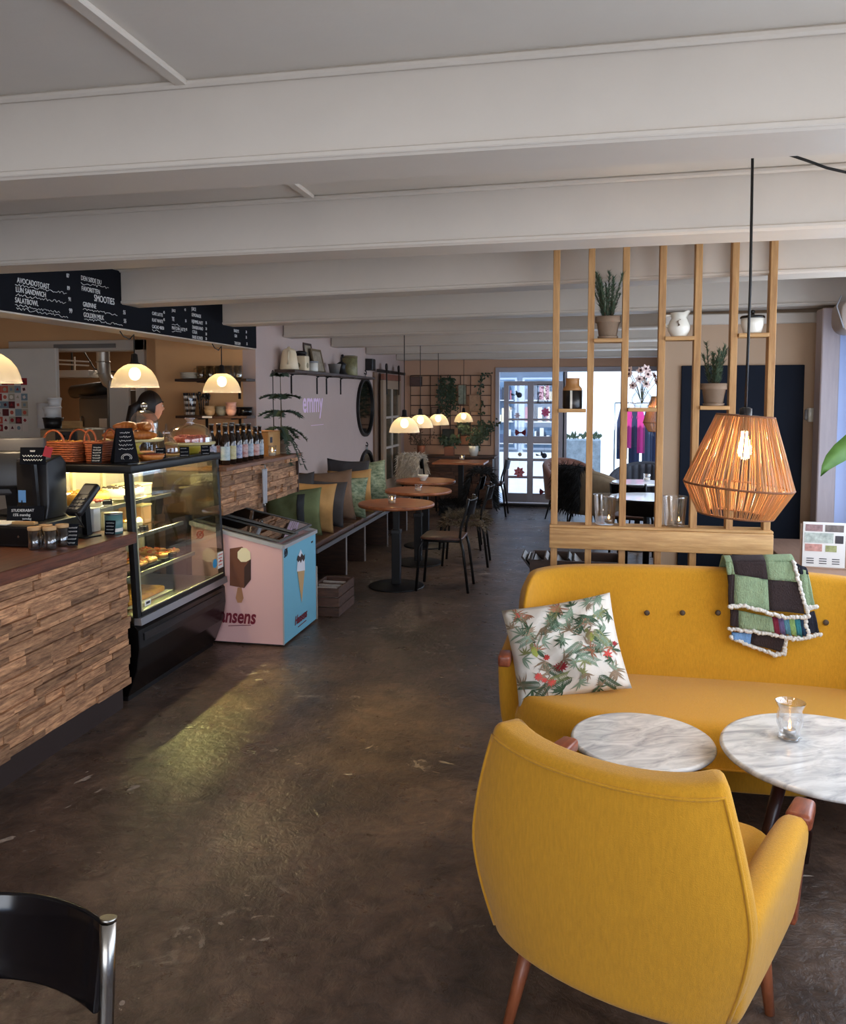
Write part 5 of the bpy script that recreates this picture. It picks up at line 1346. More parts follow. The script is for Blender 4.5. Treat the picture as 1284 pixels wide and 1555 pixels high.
# ------------------------------------------------------------------ right rear lounge seen through the divider
def tub_chair(label, x, y, rz, m, s=1., flutes=13):
    t = thing('tub_chair', label, 'armchair', (x, y, 0), rz)
    k = MB()
    def wrap(u, v, r):
        a = -PI * .5 + (u - .5) * PI * 1.15; h = .80 - .22 * (abs(2 * u - 1)) ** 2.2
        q = r * (1 + .12 * v)
        return q * math.cos(a) * 1.05, q * math.sin(a) * .95 + .02, .30 + (h - .30) * v
    n = flutes * 8
    def outer(u, v): return wrap(u, v, .345)
    def inner(u, v):
        x_, y_, z_ = wrap(u, v, .345 - .065 - .022 * abs(math.sin(u * flutes * PI))); return x_, y_, z_
    closed_slab(k, lambda a, b: outer((a + 1) / 2, b), lambda a, b: inner((a + 1) / 2, b), n, 8)
    obj('backrest', k, m, t)
    k = MB(); top = [wrap(i / 40, 1, .31) for i in range(41)]; k.tube(top, .038, 8); obj('rolled_edge', k, m, t)
    obj('seat', MB().lathe([(.29, .30), (.31, .33), (.31, .42), (.28, .45), (1e-4, .455)], 30), m, t)
    for sx in (-1, 1):
        for sy in (-1, 1): obj('leg', MB().tube([(sx * .18, sy * .18, .31), (sx * .24, sy * .24, 0)], [.016, .009], 8), BLACK, t)
    return t
p = at(868, 790, z=0)
tub_chair('brown velvet tub chair with fluted back by the garden window', -.2, 11.1, math.radians(-140), VELVET)
tub_chair('taupe tub chair seen from behind with black sheepskin over it', .10, 9.8, math.radians(-40), TAUPE)
tub_chair('grey felt tub chair at the far window table', .66, 10.6, math.radians(150), GREYFELT)
def drape2(u, v):
    a = (v - .5) * 2; x = (u - .5) * .42
    return x - .06, -.36 - .07 * math.copysign(min(1, abs(a) / .2), -a) , .86 - .55 * max(0, abs(a) - .1)
fur('long black sheepskin hanging over the taupe tub chair', 'sheepskin', drape2, 2600, .1, FURBLACK, (.10, 9.8, 0), math.radians(-40), .6, 7)
WT = mat('white_laminate', (232, 232, 236), .12)
def white_table(label, x, y, r=.34):
    t = thing('white_table', label, 'table', (x, y, 0), 0, 'white round tables in the rear lounge')
    obj('tabletop', MB().lathe([(r - .01, .715), (r, .722), (r, .735), (r - .006, .74)], 48), WT, t); obj('column', MB().lathe([(.03, .02), (.03, .715)], 14), BLACK, t); obj('base_plate', MB().lathe([(.22, 0), (.22, .01), (.04, .02)], 30), BLACK, t)
white_table('farther white round table in the rear lounge', .56, 9.12, .28); white_table('nearer white round table in the rear lounge', .56, 7.75, .34)
cafe2 = dup(c1, (.50, 7.22, 0), math.radians(-12), 'black chair before the nearer white table, seen through the divider', 'black chairs in the rear lounge')
dup(c1, (.47, 8.5, 0), math.radians(-14), 'black chair before the farther white table, seen through the divider', 'black chairs in the rear lounge')
p = at(982, 730, z=.74); candle('small candle glass on the farther white table', .66, 9.2, .74, .04, .08, False, 'candle glasses in the rear lounge')
t = thing('slim_cabinet', 'slim dark brown cabinet at the right of the rear window', 'cabinet', (1.12, 11.9, 0)); obj('body', MB().box(-.08, .16, -.15, .2, 0, 1.2), DARKWOOD, t, bevel=.005, seg=1); obj('door', MB().box(-.07, .15, -.165, -.151, .06, 1.14), DARKWOOD, t, bevel=.003, seg=1); obj('curtain', MB().box(-.02, .14, .1, .2, 1.2, 2.05), mat('brown_curtain', (70, 40, 36), .9), t)
# ------------------------------------------------------------------ front counter clad in reclaimed planks
def planks(parent, xf, y0, y1, z0, z1, h, rr, ox, oy, lmin=.09, lmax=.42):
    z = z0; r = 0
    while z < z1 - .012:
        hh = min(h * rr.uniform(.8, 1.2), z1 - z); y = y0 - rr.uniform(0, .2)
        if z1 - z - hh < .015: hh = z1 - z
        while y < y1:
            w = rr.uniform(lmin, lmax); e = min(y + w, y1 + rr.uniform(0, .012))
            if y1 - e < .05: e = y1
            p = rr.choice((0, .004, .008, .014, .02)); s = max(y, y0)
            if e - s > .015:
                o = obj('plank', MB().box(xf - .02 - ox, xf + p - .012 - ox, s + .001 - oy, e - .001 - oy, z + .001, z + hh - .001), PLANKM, parent)
            y = e
            if e >= y1: break
        z += hh
rr = random.Random(11)
CT = thing('service_counter', 'long service counter clad in rough reclaimed wood pieces with oiled top', 'counter', (-2.36, 2.4, 0))
planks(CT, -2.36, 2.25, 3.84, .135, .885, .0345, rr, -2.36, 2.4)
obj('body', MB().box(-.64, -.022, -1.8, 1.44, .135, .884), DARKWOOD, CT); obj('plinth', MB().box(-.6, -.045, -1.8, 1.43, 0, .1349), mat('plinth_brown', (48, 34, 30), .6), CT)
obj('worktop', MB().box(-.7, .035, -1.8, 1.47, .886, .945), COUNTER, CT, bevel=.004, seg=1)
C2 = thing('bottle_counter', 'higher plank clad counter carrying the bottles behind the freezer', 'counter', (-2.36, 5.8, 0))
planks(C2, -2.36, 4.985, 6.4, .87, 1.165, .036, rr, -2.36, 5.8, .09, .32)
planks(C2, -2.62, 5.1, 6.28, .46, .868, .038, rr, -2.36, 5.8, .1, .3)
obj('body', MB().box(-.43, -.022, -.815, .6, .87, 1.164), DARKWOOD, C2); obj('lower_body', MB().box(-.43, -.282, -.8, .48, 0, .869), DARKWOOD, C2)
obj('worktop', MB().box(-.43, .03, -.815, .62, 1.1655, 1.195), mat('counter_top_pale', (146, 96, 64), .5, col2=(104, 66, 44), vscale=8, stretch=(8, .8, 8)), C2, bevel=.004, seg=1)
obj('end_strip', MB().box(-.02, .01, .601, .615, .87, 1.165), DARKWOOD, C2)

# ------------------------------------------------------------------ refrigerated display case
KX, KY0, KY1 = -2.33, 3.9, 4.965
DC = thing('display_case', 'black refrigerated cake display case with slanted glass front', 'display case', (KX, KY0, 0)); L_ = KY1 - KY0
k = MB(); prof = [(-.04, .43), (-.015, .40), (-.012, .30), (-.03, .18), (-.07, .08), (-.09, .03), (-.62, .03), (-.62, .43)]
k.add([(x, y, z) for y in (0, L_) for x, z in prof], [tuple(range(8)), tuple(range(8, 16))[::-1]] + [(i, i + 8, (i + 1) % 8 + 8, (i + 1) % 8) for i in range(8)])
obj('base', k, BLACKGLOSS, DC, bevel=.004, seg=1); obj('vent_panel', MB().box(-.024, -.008, .05, L_ - .05, .335, .375), BLACKPLA, DC)
obj('plinth', MB().box(-.6, -.1, .02, L_ - .02, 0, .03), BLACK, DC)
k = MB(); k.add([(x, y, z) for y in (0, L_) for x, z in ((-.04, .431), (.004, .431), (-.002, .47), (-.04, .47))], [(0, 1, 2, 3), (7, 6, 5, 4)] + [(i, i + 4, (i + 1) % 4 + 4, (i + 1) % 4) for i in range(4)]); obj('sill_strip', k, mat('sill_alu', (160, 158, 160), .35, metal=.7), DC)
def gx(z): return -.012 - .035 * (z - .47) / .8
for y in (0, L_ - .03):
    obj('corner_post', MB().bar((gx(.47) - .018, y + .015, .47), (gx(1.25) - .018, y + .015, 1.25), .03, .036, up=(0, 1, 0)), BLACK, DC)
obj('lower_frame', MB().bar((gx(.485) - .014, .031, .484), (gx(.485) - .014, L_ - .031, .484), .028, .026), BLACK, DC)
k = MB(); k.add([(gx(.497), .03, .497), (gx(.497), L_ - .03, .497), (gx(1.25), L_ - .03, 1.25), (gx(1.25), .03, 1.25)], [(0, 1, 2, 3)]); obj('front_glass', k, CASEGLASS, DC, solid=.004)
gl = mat('gasket_pale', (176, 170, 140), .5)
k = MB()
for (a, b) in (((gx(.5), .034, .5), (gx(1.24), .034, 1.24)), ((gx(.5), .034, .5), (gx(.5), L_ - .034, .5))): k.bar(a, b, .005, .006)
obj('gasket', k, gl, DC)
for y in (.004, L_ - .008): obj('side_glass', MB().add([(-.6, y, .44), (gx(.47) - .03, y, .47), (gx(1.25) - .03, y, 1.25), (-.6, y, 1.25)], [(0, 1, 2, 3)]), CASEGLASS, DC, solid=.003)
obj('top', MB().box(-.63, gx(1.25) + .014, -.005, L_ + .005, 1.25, 1.295), BLACK, DC, bevel=.006, seg=2)
obj('top_glass', MB().box(-.6, gx(1.25) - .02, .02, L_ - .02, 1.2955, 1.3), BLACKGLOSS, DC)
k = MB()
for y in (.0, .3, .6, L_ - .03): k.box(-.62, -.595, y, y + .03, .43, 1.25)
obj('rear_upright', k, mat('rear_upright_cream', (206, 200, 166), .5), DC)
obj('rear_panel', MB().box(-.615, -.61, .03, L_ - .03, .44, 1.25), mat('rear_case_panel', (176, 170, 152), .45), DC)
obj('floor_tray', MB().box(-.59, -.05, .02, L_ - .02, .4305, .47), STEEL, DC)
SHELVES = [(1.045, -.27, .82), (.855, -.22, .88), (.645, -.18, .95)]
for (z, xf, yl) in SHELVES:
    s_ = obj('shelf', MB().box(-.59, xf, .03, yl, z - .006, z), glass('shelf_glass', (214, 220, 206), gloss=.3), DC)
    obj('shelf_edge', MB().box(xf, xf + .012, .03, yl, z - .016, z + .006), mat('shelf_edge_grey', (104, 104, 96), .4), s_)
    for y in (.15, yl - .1): obj('shelf_arm', MB().bar((-.59, y, z - .02), (xf - .05, y, z - .012), .012, .02), STEEL, s_)
obj('light_strip', MB().box(-.60, -.57, .05, L_ - .05, 1.225, 1.249), emis('case_lamp', (255, 226, 150), 16), DC)
lp = lamp('case_light', 'AREA', (KX - .26, (KY0 + KY1) / 2, 1.235), (0, 0, 0), 12, (1, .84, .50), shape='RECTANGLE', size=.05, size_y=.95)
lp2 = lamp('case_shelf_light', 'AREA', (KX - .42, KY0 + .48, 1.022), (0, 0, 0), 62, (1, .80, .36), shape='RECTANGLE', size=.02, size_y=.78, spread=math.radians(58))
d = Vector((.66, 0, -.75)).normalized(); yv = Vector((0, 1, 0)); lp.rotation_euler = Matrix((yv.cross(-d), yv, -d)).transposed().to_euler(); d = Vector((.66, -.42, -.75)).normalized(); xv = d.cross(yv).normalized(); lp2.rotation_euler = Matrix((xv, (-d).cross(xv), -d)).transposed().to_euler(); lp.rotation_euler = (0, math.radians(8), 0)
obj('shelf_lamp', MB().box(-.44, -.41, .07, .85, 1.026, 1.036), emis('shelf_lamp_glow', (255, 222, 140), 3), DC)
# stickers on the glass
st = thing('door_sticker', 'blue round sticker and white label low on the case glass', 'sticker', (KX, KY1 - .06, .55))
c = (gx(.56) + .004)
obj('round_sticker', MB().lathe([(.03, 0), (.03, .001)], 28), PRINTBLUE, st, loc=(c, -.09, .035), rot=(0, PI / 2, 0)); obj('white_label', MB().box(c, c + .001, -.05, .03, -.01, .095), PAPER, st)
k = MB()
for i in range(4): k.box(c + .001, c + .002, -.04, .02 - .01 * (i % 2), .075 - i * .022, .081 - i * .022)
k.box(c + .001, c + .002, -.02, -.005, .03, .045); obj('label_text', k, PRINTRED, st)
st = thing('door_sticker', 'small dark rectangular plate at the lower left of the case glass', 'sticker', (KX, KY0 + .06, .52)); obj('plate', MB().box(gx(.52) + .003, gx(.52) + .0045, 0, .06, 0, .03), PAPER, st); obj('print', MB().box(gx(.52) + .0046, gx(.52) + .0055, .012, .05, .009, .022), INK, st)

# cakes ------------------------------------------------------------------
def chalk_tag(label, x, y, z, w, h, rz, lean=14, lines=3, group='small black price tags', body=None):
    t = thing('chalk_tag', label, 'price tag', (x, y, z), 0, group); t.rotation_euler = (math.radians(-lean), 0, rz)
    obj('plate', MB().box(-w / 2, w / 2, -.002, .002, .001, h), BOARD, t)
    k = MB(); rr = random.Random(hash((round(x, 2), round(y, 2))) % 1000)
    for i in range(lines):
        zz = h * (.82 - .68 * i / max(1, lines - 1)) if lines > 1 else h * .5; x0 = -w * rr.uniform(.3, .42); n = 12; x1 = w * rr.uniform(.2, .42)
        k.tube([(x0 + (x1 - x0) * j / n, -.0028, zz + h * .045 * ((-1) ** j) * rr.uniform(.4, 1)) for j in range(n + 1)], max(.0009, h * .011), 4)
    obj('chalk_writing', k, CHALK, t)
    return t
def round_cake(label, x, y, z, r, h, mside, mtop, topfn=None, plate=True):
    t = thing('cake', label, 'cake', (x, y, z))
    if plate: obj('cake_plate', MB().lathe([(r * .6, 0), (r * 1.12, .008), (r * 1.15, .012), (r * .6, .008)], 30), PORCELAIN, t)
    z0 = .0125 if plate else 0
    obj('body', MB().lathe([(r, z0), (r * 1.02, z0 + h * .5), (r * .98, z0 + h)], 36), mside, t); k = MB(); rr = random.Random(int(x * 1000 + y * 77))
    for i in range(int(60)):
        a, q = rr.uniform(0, 6.28), r * .94 * rr.random() ** .5; k.ball((q * math.cos(a), q * math.sin(a), z0 + h), rr.uniform(.006, .014), 6, (1, 1, .8))
    obj('topping', k, mtop, t); return t
Z1, Z2, Z3 = SHELVES[0][0], SHELVES[1][0], SHELVES[2][0]
round_cake('golden fruit tart on the upper shelf of the case', -2.78, 4.10, Z1 + .001, .13, .06, CAKEY, CAKEY)
round_cake('cream cake with dark topping on the upper shelf', -2.74, 4.42, Z1 + .001, .12, .055, CAKEW, mat('topping_dark', (70, 56, 46), .6))
round_cake('small berry tartlet at the front of the upper shelf', -2.66, 4.0 - .01, Z1 + .001, .05, .03, CAKEW, CAKER)
t = thing('cake', 'square block of yellow sponge cake on the middle shelf', 'cake', (-2.80, 4.12, Z2 + .001)); obj('slab', MB().box(-.06, .06, -.06, .06, 0, .10), mat('sponge', (230, 190, 110), .8, var=.15, vscale=50), t, bevel=.004, seg=1); obj('glaze', MB().box(-.061, .061, -.061, .061, .1, .106), CAKEB, t)
round_cake('pale cream pastry on a plate on the middle shelf', -2.72, 4.46, Z2 + .001, .07, .04, CAKEW, CAKEY)
for i, y in enumerate((4.12, 4.4, 4.68)):
    t = thing('pizza_slice_tray', ('near tray of tomato topped pastries on the lower shelf', 'middle tray of tomato topped pastries on the lower shelf', 'far tray of tomato topped pastries on the lower shelf')[i], 'tray', (-2.70, y, Z3 + .001)); obj('tray', MB().box(-.15, .15, -.12, .12, 0, .012), BLACK, t, bevel=.003, seg=1)
    rr = random.Random(i)
    for a in range(3):
        for b in range(2):
            k = MB(); cx, cy = -.095 + a * .095, -.055 + b * .11
            k.prism(rrect(.085, .10, .02, 3, cx, cy), .0121, .035)
            s_ = obj('pastry', k, mat('pastry_crust', (206, 150, 90), .6, var=.15, vscale=20), t, bevel=.006, seg=1); k = MB()
            for q in range(9): k.ball((cx + rr.uniform(-.03, .03), cy + rr.uniform(-.04, .04), .036), rr.uniform(.006, .012), 6, (1, 1, .5))
            obj('topping', k, mat('tomato_topping', (214, 96, 60), .5), s_)
t = thing('cake', 'flat golden cake on the floor tray of the case', 'cake', (-2.68, 4.3, .4715)); obj('slab', MB().box(-.14, .16, -.2, .2, 0, .035), CAKEY, t, bevel=.01, seg=2); obj('paper', MB().box(-.17, .19, -.24, .24, -.001, .0), PAPER, t)
t = thing('cake_box', 'cream coloured carton at the far end of the upper shelf', 'box', (-2.80, 4.62, Z1 + .001)); obj('carton', MB().box(-.09, .09, -.08, .08, 0, .06), mat('carton_cream', (224, 210, 150), .7), t, bevel=.004, seg=1); obj('lid', MB().box(-.093, .093, -.083, .083, .06, .07), mat('carton_lid', (230, 218, 170), .7), t)
t = thing('cake_box', 'peach coloured carton at the far end of the middle shelf', 'box', (-2.82, 4.68, Z2 + .001)); obj('carton', MB().box(-.08, .08, -.06, .06, 0, .11), mat('carton_peach', (230, 180, 130), .7), t, bevel=.004, seg=1); obj('lid', MB().box(-.083, .083, -.063, .063, .11, .12), mat('carton_lid', (230, 218, 170), .7), t)
for i, (x, y, z) in enumerate([(-2.62, 4.07, Z1), (-2.615, 4.28, Z1), (-2.57, 4.36, Z2), (-2.53, 4.02, Z3), (-2.53, 4.62, Z3)]):
    chalk_tag('small black price tag standing before the %s in the case' % ('golden tart', 'cream cake', 'cream pastry', 'near pastry tray', 'far pastry tray')[i], x, y, z + .002, .055, .04, PI / 2 * .6, 12, 2)

# on the case top ------------------------------------------------------------
TT = 1.301
def basket(label, x, y, w, d, h):
    t = thing('bread_basket', label, 'basket', (x, y, TT)); k = MB(); n = 44; rows = 9
    def rim(u):
        a = 2 * PI * u; c_, s_ = math.cos(a), math.sin(a); e = .35
        return math.copysign(abs(c_) ** e, c_) * w / 2, math.copysign(abs(s_) ** e, s_) * d / 2
    for r in range(rows):
        z = .006 + h * r / (rows - 1); f = .88 + .12 * r / (rows - 1)
        k.tube([(rim(j / n)[0] * f * (1 + .018 * (-1) ** (j + r)), rim(j / n)[1] * f * (1 + .03 * (-1) ** (j + r)), z) for j in range(n + 1)], h * .062, 6, cap=False)
    for j in range(22):
        q = rim(j / 22); k.tube([(q[0] * .88, q[1] * .88, 0), (q[0], q[1], h + .004)], .003, 5)
    obj('weave', k, WICKER, t, kind='stuff'); obj('bottom', MB().box(-w * .4, w * .4, -d * .4, d * .4, 0.0, .005), WICKER, t); obj('rim', MB().tube([(rim(j / n)[0] * 1.02, rim(j / n)[1] * 1.02, h + .006) for j in range(n + 1)], .007, 6, cap=False), WICKER, t)
    for s in (-1, 1): obj('handle', MB().tube([(s * w * .12 + w * .32 * math.cos(q), s * d * .5, h + h * .75 * math.sin(q)) for q in [PI * i / 12 for i in range(13)]], .006, 6), WICKER, t)
    return t
def tt(px, y): return at(px, 690, y=y).x
B1 = basket('wider wicker bread basket with looped handles on the display case', tt(102, 4.02), 4.02, .20, .16, .10)
B2 = basket('second wicker bread basket behind the chalkboard easel', tt(153, 4.08), 4.08, .115, .15, .10)
rr = random.Random(31)
def roll(label, x, y, z, s, rz, group, m=CROISSANT):
    t = thing('bread_roll', label, 'bread', (x, y, z), rz, group); b = MB(); b.ball((0, 0, s * .5), s, 12, (1.25, .85, .62)); obj('loaf', b, m, t)
    k = MB()
    for q in (-.5, 0, .5): k.tube([(q * s, -s * .5, s * .95), (q * s * 1.1, 0, s * 1.1), (q * s, s * .5, s * .95)], s * .09, 5)
    obj('score', k, CAKEY, t)
for i, (dx, dy) in enumerate([(-.06, -.03), (-.01, .03), (.03, -.03), (.065, .02), (-.06, .04)]):
    roll(('bread roll at the left of the wider basket', 'bread roll in the middle of the wider basket', 'bread roll right of middle in the wider basket', 'bread roll at the right back of the wider basket', 'bread roll at the left back of the wider basket')[i], B1.location.x + dx, B1.location.y + dy, TT + .068, .042, rr.uniform(0, 3), 'rolls in the bread baskets')
for i, (dx, dy) in enumerate([(-.02, -.035), (.015, .03)]): roll(('bread roll at the left of the second basket', 'bread roll at the right of the second basket')[i], B2.location.x + dx, B2.location.y + dy, TT + .065, .042, rr.uniform(0, 3), 'rolls in the bread baskets')
p = Vector((tt(146, 3.915), 3.915, TT)); chalk_tag('tall slim chalk sign leaning on the wider bread basket', p.x, p.y, TT, .055, .105, .25, 12, 6, 'chalk signs on the display case')
t = thing('easel_sign', 'black chalkboard easel with white writing and a drawn croissant', 'chalk sign', (tt(189, 4.06), 4.06, TT), .75)
for s in (-1, 1):
    k = MB(); k.add([(-.065, s * .055, 0), (.065, s * .055, 0), (.042, s * .008, .185), (-.042, s * .008, .185)], [(0, 1, 2, 3)]); obj('board', k, BOARD, t, solid=.006)
k = MB(); rr2 = random.Random(4)
for i in range(5):
    zz = .16 - i * .022; x1 = .026 + .003 * i; yy = -.060 + .047 * zz / .185
    k.tube([(-x1 + 2 * x1 * j / 10, yy - .001, zz + .006 * (-1) ** j * rr2.random()) for j in range(11)], .0014, 4)
for q in (0, 1): k.tube([(.028 * math.cos(a) * (1 - .3 * q), -.053 + .0, .026 + .02 * math.sin(a) * (1 - .3 * q)) for a in [i * 2 * PI / 14 for i in range(15)]], .0013, 4)
obj('chalk_writing', k, CHALK, t)
def croissant(label, x, y, z, rz, s, tilt=0):
    t = thing('croissant', label, 'croissant', (x, y, z), rz, 'croissants heaped on the stand'); t.rotation_euler = (tilt, 0, rz)
    pts = [(s * 1.3 * math.cos(a), s * 1.3 * math.sin(a) - s * .8, s * .45) for a in [PI * (.08 + .84 * i / 16) for i in range(17)]]; k = MB()
    k.tube(pts, [s * (.16 + .42 * math.sin(PI * i / 16)) * (1.0 if i % 3 else .88) for i in range(17)], 12); obj('pastry', k, CROISSANT, t, sub=1)
CSX, CSY = tt(203, 4.37), 4.37
t = thing('cake_stand', 'wide pale cake stand holding the croissants', 'cake stand', (CSX, CSY, TT)); obj('plate', MB().lathe([(.16, .095), (.172, .10), (.174, .112), (.165, .108), (1e-4, .106)], 40), mat('stand_pale', (214, 196, 140), .5), t); obj('stem', MB().lathe([(.085, 0), (.08, .012), (.035, .03), (.03, .065), (.06, .0945)], 28), mat('stand_yellow', (196, 172, 60), .4), t)
for i, (dx, dy, dz, rz, lb) in enumerate([(-.09, -.04, 0, .3, 'croissant at the left front of the stand'), (.0, -.06, 0, -.2, 'croissant at the front centre of the stand'), (.085, -.03, 0, .9, 'croissant at the right front of the stand'), (-.045, .0, .05, .1, 'croissant on top at the left of the heap'), (.055, .0, .05, -.5, 'croissant on top at the right of the heap'), (-.09, .06, 0, 1.2, 'croissant at the left back of the stand')]):
    croissant(lb, CSX + dx, CSY + dy, TT + .108 + dz, rz, .054)
p = at(219, 668, z=TT + .0); x, y = at(219, 640, y=4.72).x, 4.72
t = thing('glass_cloche', 'tall glass cloche with round knob behind the croissants', 'cloche', (x, y, TT)); k = MB(); k.olathe([(.085, .01), (.085, .19), (.08, .225), (.06, .255), (.03, .272), (.012, .276)], 40); obj('dome', k, GLASS, t); b = MB(); b.ball((0, 0, .3), .022, 14); b.lathe([(.012, .274), (.009, .282)], 10); obj('knob', b, glass('knob_glass', gloss=.5), t)
obj('base', MB().lathe([(.1, 0), (.1, .008), (.095, .01)], 36), mat('cloche_base', (150, 106, 70), .5), t)
t = thing('tart', 'flat brown tart at the front edge of the display case', 'tart', (tt(230, 4.24), 4.24, TT)); obj('crust', MB().lathe([(.06, 0), (.075, .03), (.07, .03), (.062, .022), (1e-4, .022)], 30), CROISSANT, t); obj('filling', MB().lathe([(.06, .0225), (.05, .032), (1e-4, .034)], 26), CAKER, t)
t = thing('glass_dome', 'small cut glass dome with pointed knob over cookies', 'cloche', (tt(253, 4.58), 4.58, TT)); obj('board', MB().lathe([(.085, 0), (.085, .01)], 32), mat('dome_board', (196, 150, 80), .5), t); k = MB(); k.olathe([(.072, .011), (.074, .04), (.066, .075), (.045, .1), (.014, .115)], 36, lobes=18, amp=.02); obj('dome', k, GLASS, t); obj('knob', MB().lathe([(.012, .114), (.008, .122), (.024, .13), (.02, .145), (.007, .155), (.006, .19), (1e-4, .197)], 14), glass('knob_glass', gloss=.5), t)
for i, (a, z) in enumerate(((0, .011), (2.1, .011), (4.2, .011), (1, .026))):
    q = thing('cookie', ('cookie at the right under the small glass dome', 'cookie at the left under the small glass dome', 'cookie at the front under the small glass dome', 'topmost cookie under the small glass dome')[i], 'cookie', (t.location.x + .033 * math.cos(a), t.location.y + .033 * math.sin(a), TT + z), 0, 'cookies under the dome'); obj('cookie', MB().lathe([(.026, 0), (.03, .006), (.024, .014), (1e-4, .015)], 18), CAKEB, q)
DXX, DYY = tt(289, 4.79), 4.79
t = thing('cake_stand', 'yellow footed cake stand under the wide glass dome', 'cake stand', (DXX, DYY, TT)); obj('plate', MB().lathe([(.15, .055), (.158, .06), (.158, .07), (1e-4, .068)], 40), mat('stand_pale', (214, 196, 140), .5), t); obj('foot', MB().lathe([(.05, 0), (.07, .03), (.09, .0545)], 28), mat('stand_yellow', (196, 172, 60), .4), t)
t = thing('glass_dome', 'wide glass dome with flared knob over the berry cake', 'cloche', (DXX, DYY, TT + .071)); k = MB(); k.olathe([(.137, 0), (.138, .03), (.125, .075), (.09, .105), (.03, .12)], 44); obj('dome', k, GLASS, t); obj('knob', MB().lathe([(.03, .119), (.016, .128), (.018, .135), (.034, .15), (.03, .156), (1e-4, .157)], 20, lobes=6, amp=.08), glass('knob_glass', gloss=.5), t)
round_cake('dark red berry cake under the wide glass dome', DXX, DYY, TT + .0712, .1, .035, CAKER, CAKER, plate=False)
for i, (px, py, lb) in enumerate(((243, 696, 'small black tag leaning by the small glass dome'), (279, 694, 'small black tag before the yellow cake stand'), (311, 691, 'small black tag at the right of the wide dome'))):
    p = at(px, py, z=TT); chalk_tag(lb, p.x, p.y + .01, TT, .055, .062, .55, 16, 3, 'chalk tags on the display case')

# bottles on the second counter --------------------------------------------------
BG = mat('bottle_brown_glass', (28, 16, 10), .08, spec=.8)
LB = [mat('label_%d' % i, c, .6, col2=c2, vscale=22) for i, (c, c2) in enumerate([((222, 226, 226), (150, 180, 186)), ((226, 218, 180), (190, 176, 120)), ((230, 230, 234), (60, 80, 150)), ((226, 214, 210), (170, 90, 80)), ((214, 220, 224), (110, 130, 150))])]
def bottle(label, x, y, s, lab, group):
    t = thing('beer_bottle', label, 'bottle', (x, y, 1.1955), R.uniform(0, 1), group); r = .031 * s; h = .262 * s
    obj('bottle', MB().lathe([(r * .9, 0), (r, .006), (r, h * .56), (r * .8, h * .66), (r * .46, h * .76), (r * .4, h * .94), (r * .48, h * .945), (r * .48, h * .97)], 22), BG, t); obj('cap', MB().lathe([(r * .52, h * .9705), (r * .5, h), (1e-4, h)], 14), STEEL, t)
    obj('label', MB().olathe([(r * 1.015, h * .12), (r * 1.015, h * .46)], 22), lab, t)
bl = []
for i in range(5):
    bl.append((-2.42 - .002 * i, 5.16 + i * .105, 1.05, i, 'tall beer bottle in the front row, number %s from the display case' % ('one', 'two', 'three', 'four', 'five')[i]))
for i in range(4): bl.append((-2.50, 5.12 + i * .11, 1.08, (i + 2) % 5, 'tall beer bottle in the back row, number %s from the display case' % ('one', 'two', 'three', 'four')[i]))
for i in range(2): bl.append((-2.43, 5.70 + i * .085, .95, (i + 3) % 5, ('shorter beer bottle second from the candle glass', 'shorter beer bottle nearest to the candle glass')[i]))
for (x, y, s, li, lb) in bl: bottle(lb, x, y, s, LB[li], 'beer bottles on the plank counter')
p = at(390, 697, x=-2.385); candle('lit candle glass on the plank counter beside the bottles', -2.385, 5.92, 1.1955, .033, .09, True, 'candle glasses on the counter')
t = thing('kraft_box', 'kraft paper box with a small card on the plank counter', 'box', (-2.56, 6.08, 1.1955)); obj('box', MB().box(-.13, .12, -.10, .15, 0, .19), KRAFT, t, bevel=.004, seg=1); obj('lid_fold', MB().box(-.132, .122, -.102, .152, .19, .196), mat('kraft_dark', (150, 104, 58), .8), t)
obj('card', MB().box(.121, .123, -.09, -.01, .03, .17), mat('card_tan', (196, 150, 96), .8), t); obj('card_print', MB().box(.1232, .124, -.075, -.025, .105, .15), INK, t)
t = thing('paper_bag', 'upright kraft paper bag beside the bottles', 'bag', (-2.6, 5.90, 1.1955)); obj('bag', MB().box(-.05, .05, -.035, .035, 0, .22), KRAFT, t, bevel=.006, seg=1); obj('top_fold', MB().box(-.051, .051, -.02, .02, .22, .235), mat('kraft_dark', (150, 104, 58), .8), t)
# norfolk pine
TX, TY = -2.66, 6.5
t = thing('norfolk_pine', 'young norfolk island pine with drooping tiers on the plank counter', 'potted plant', (at(426, 640, y=6.33).x, 6.33, 1.1955)); pot(t, .06, .11, TERRA)
k = MB(); st = MB(); rr = random.Random(14); H_ = .66; st.tube([(0, 0, .08), (.004, .005, .35), (0, 0, H_)], [.007, .005, .002], 6)
for (z, ln, n, dr) in ((.17, .20, 7, 1.7), (.21, .22, 6, .7), (.34, .20, 6, .45), (.47, .16, 6, .4), (.63, .06, 5, .6)):
    for i in range(n):
        a = 2 * PI * i / n + rr.uniform(-.3, .3) + z * 5; l = ln * rr.uniform(.85, 1.1); pts = [Vector((math.cos(a) * l * q, math.sin(a) * l * q, z + .05 * q - dr * l * q * q)) for q in (0, .2, .4, .6, .8, 1)]; st.tube(pts, [.003, .0028, .0025, .002, .0015, .001], 5)
        for s in range(150):
            q = rr.uniform(.15, 1) * 5; j = min(4, int(q)); c = pts[j].lerp(pts[j + 1], q - j); d = (pts[j + 1] - pts[j]).normalized(); e = Vector((-d.y, d.x, 0)) * rr.choice((-1, 1)); tip = c + (d * .6 + e + Vector((0, 0, rr.uniform(-.35, .6)))).normalized() * rr.uniform(.022, .05); w = Vector((0, 0, .005)); k.add([c - w, c + w, tip], [(0, 1, 2)]); k.add([c - d * .004, c + d * .004, tip], [(0, 1, 2)])
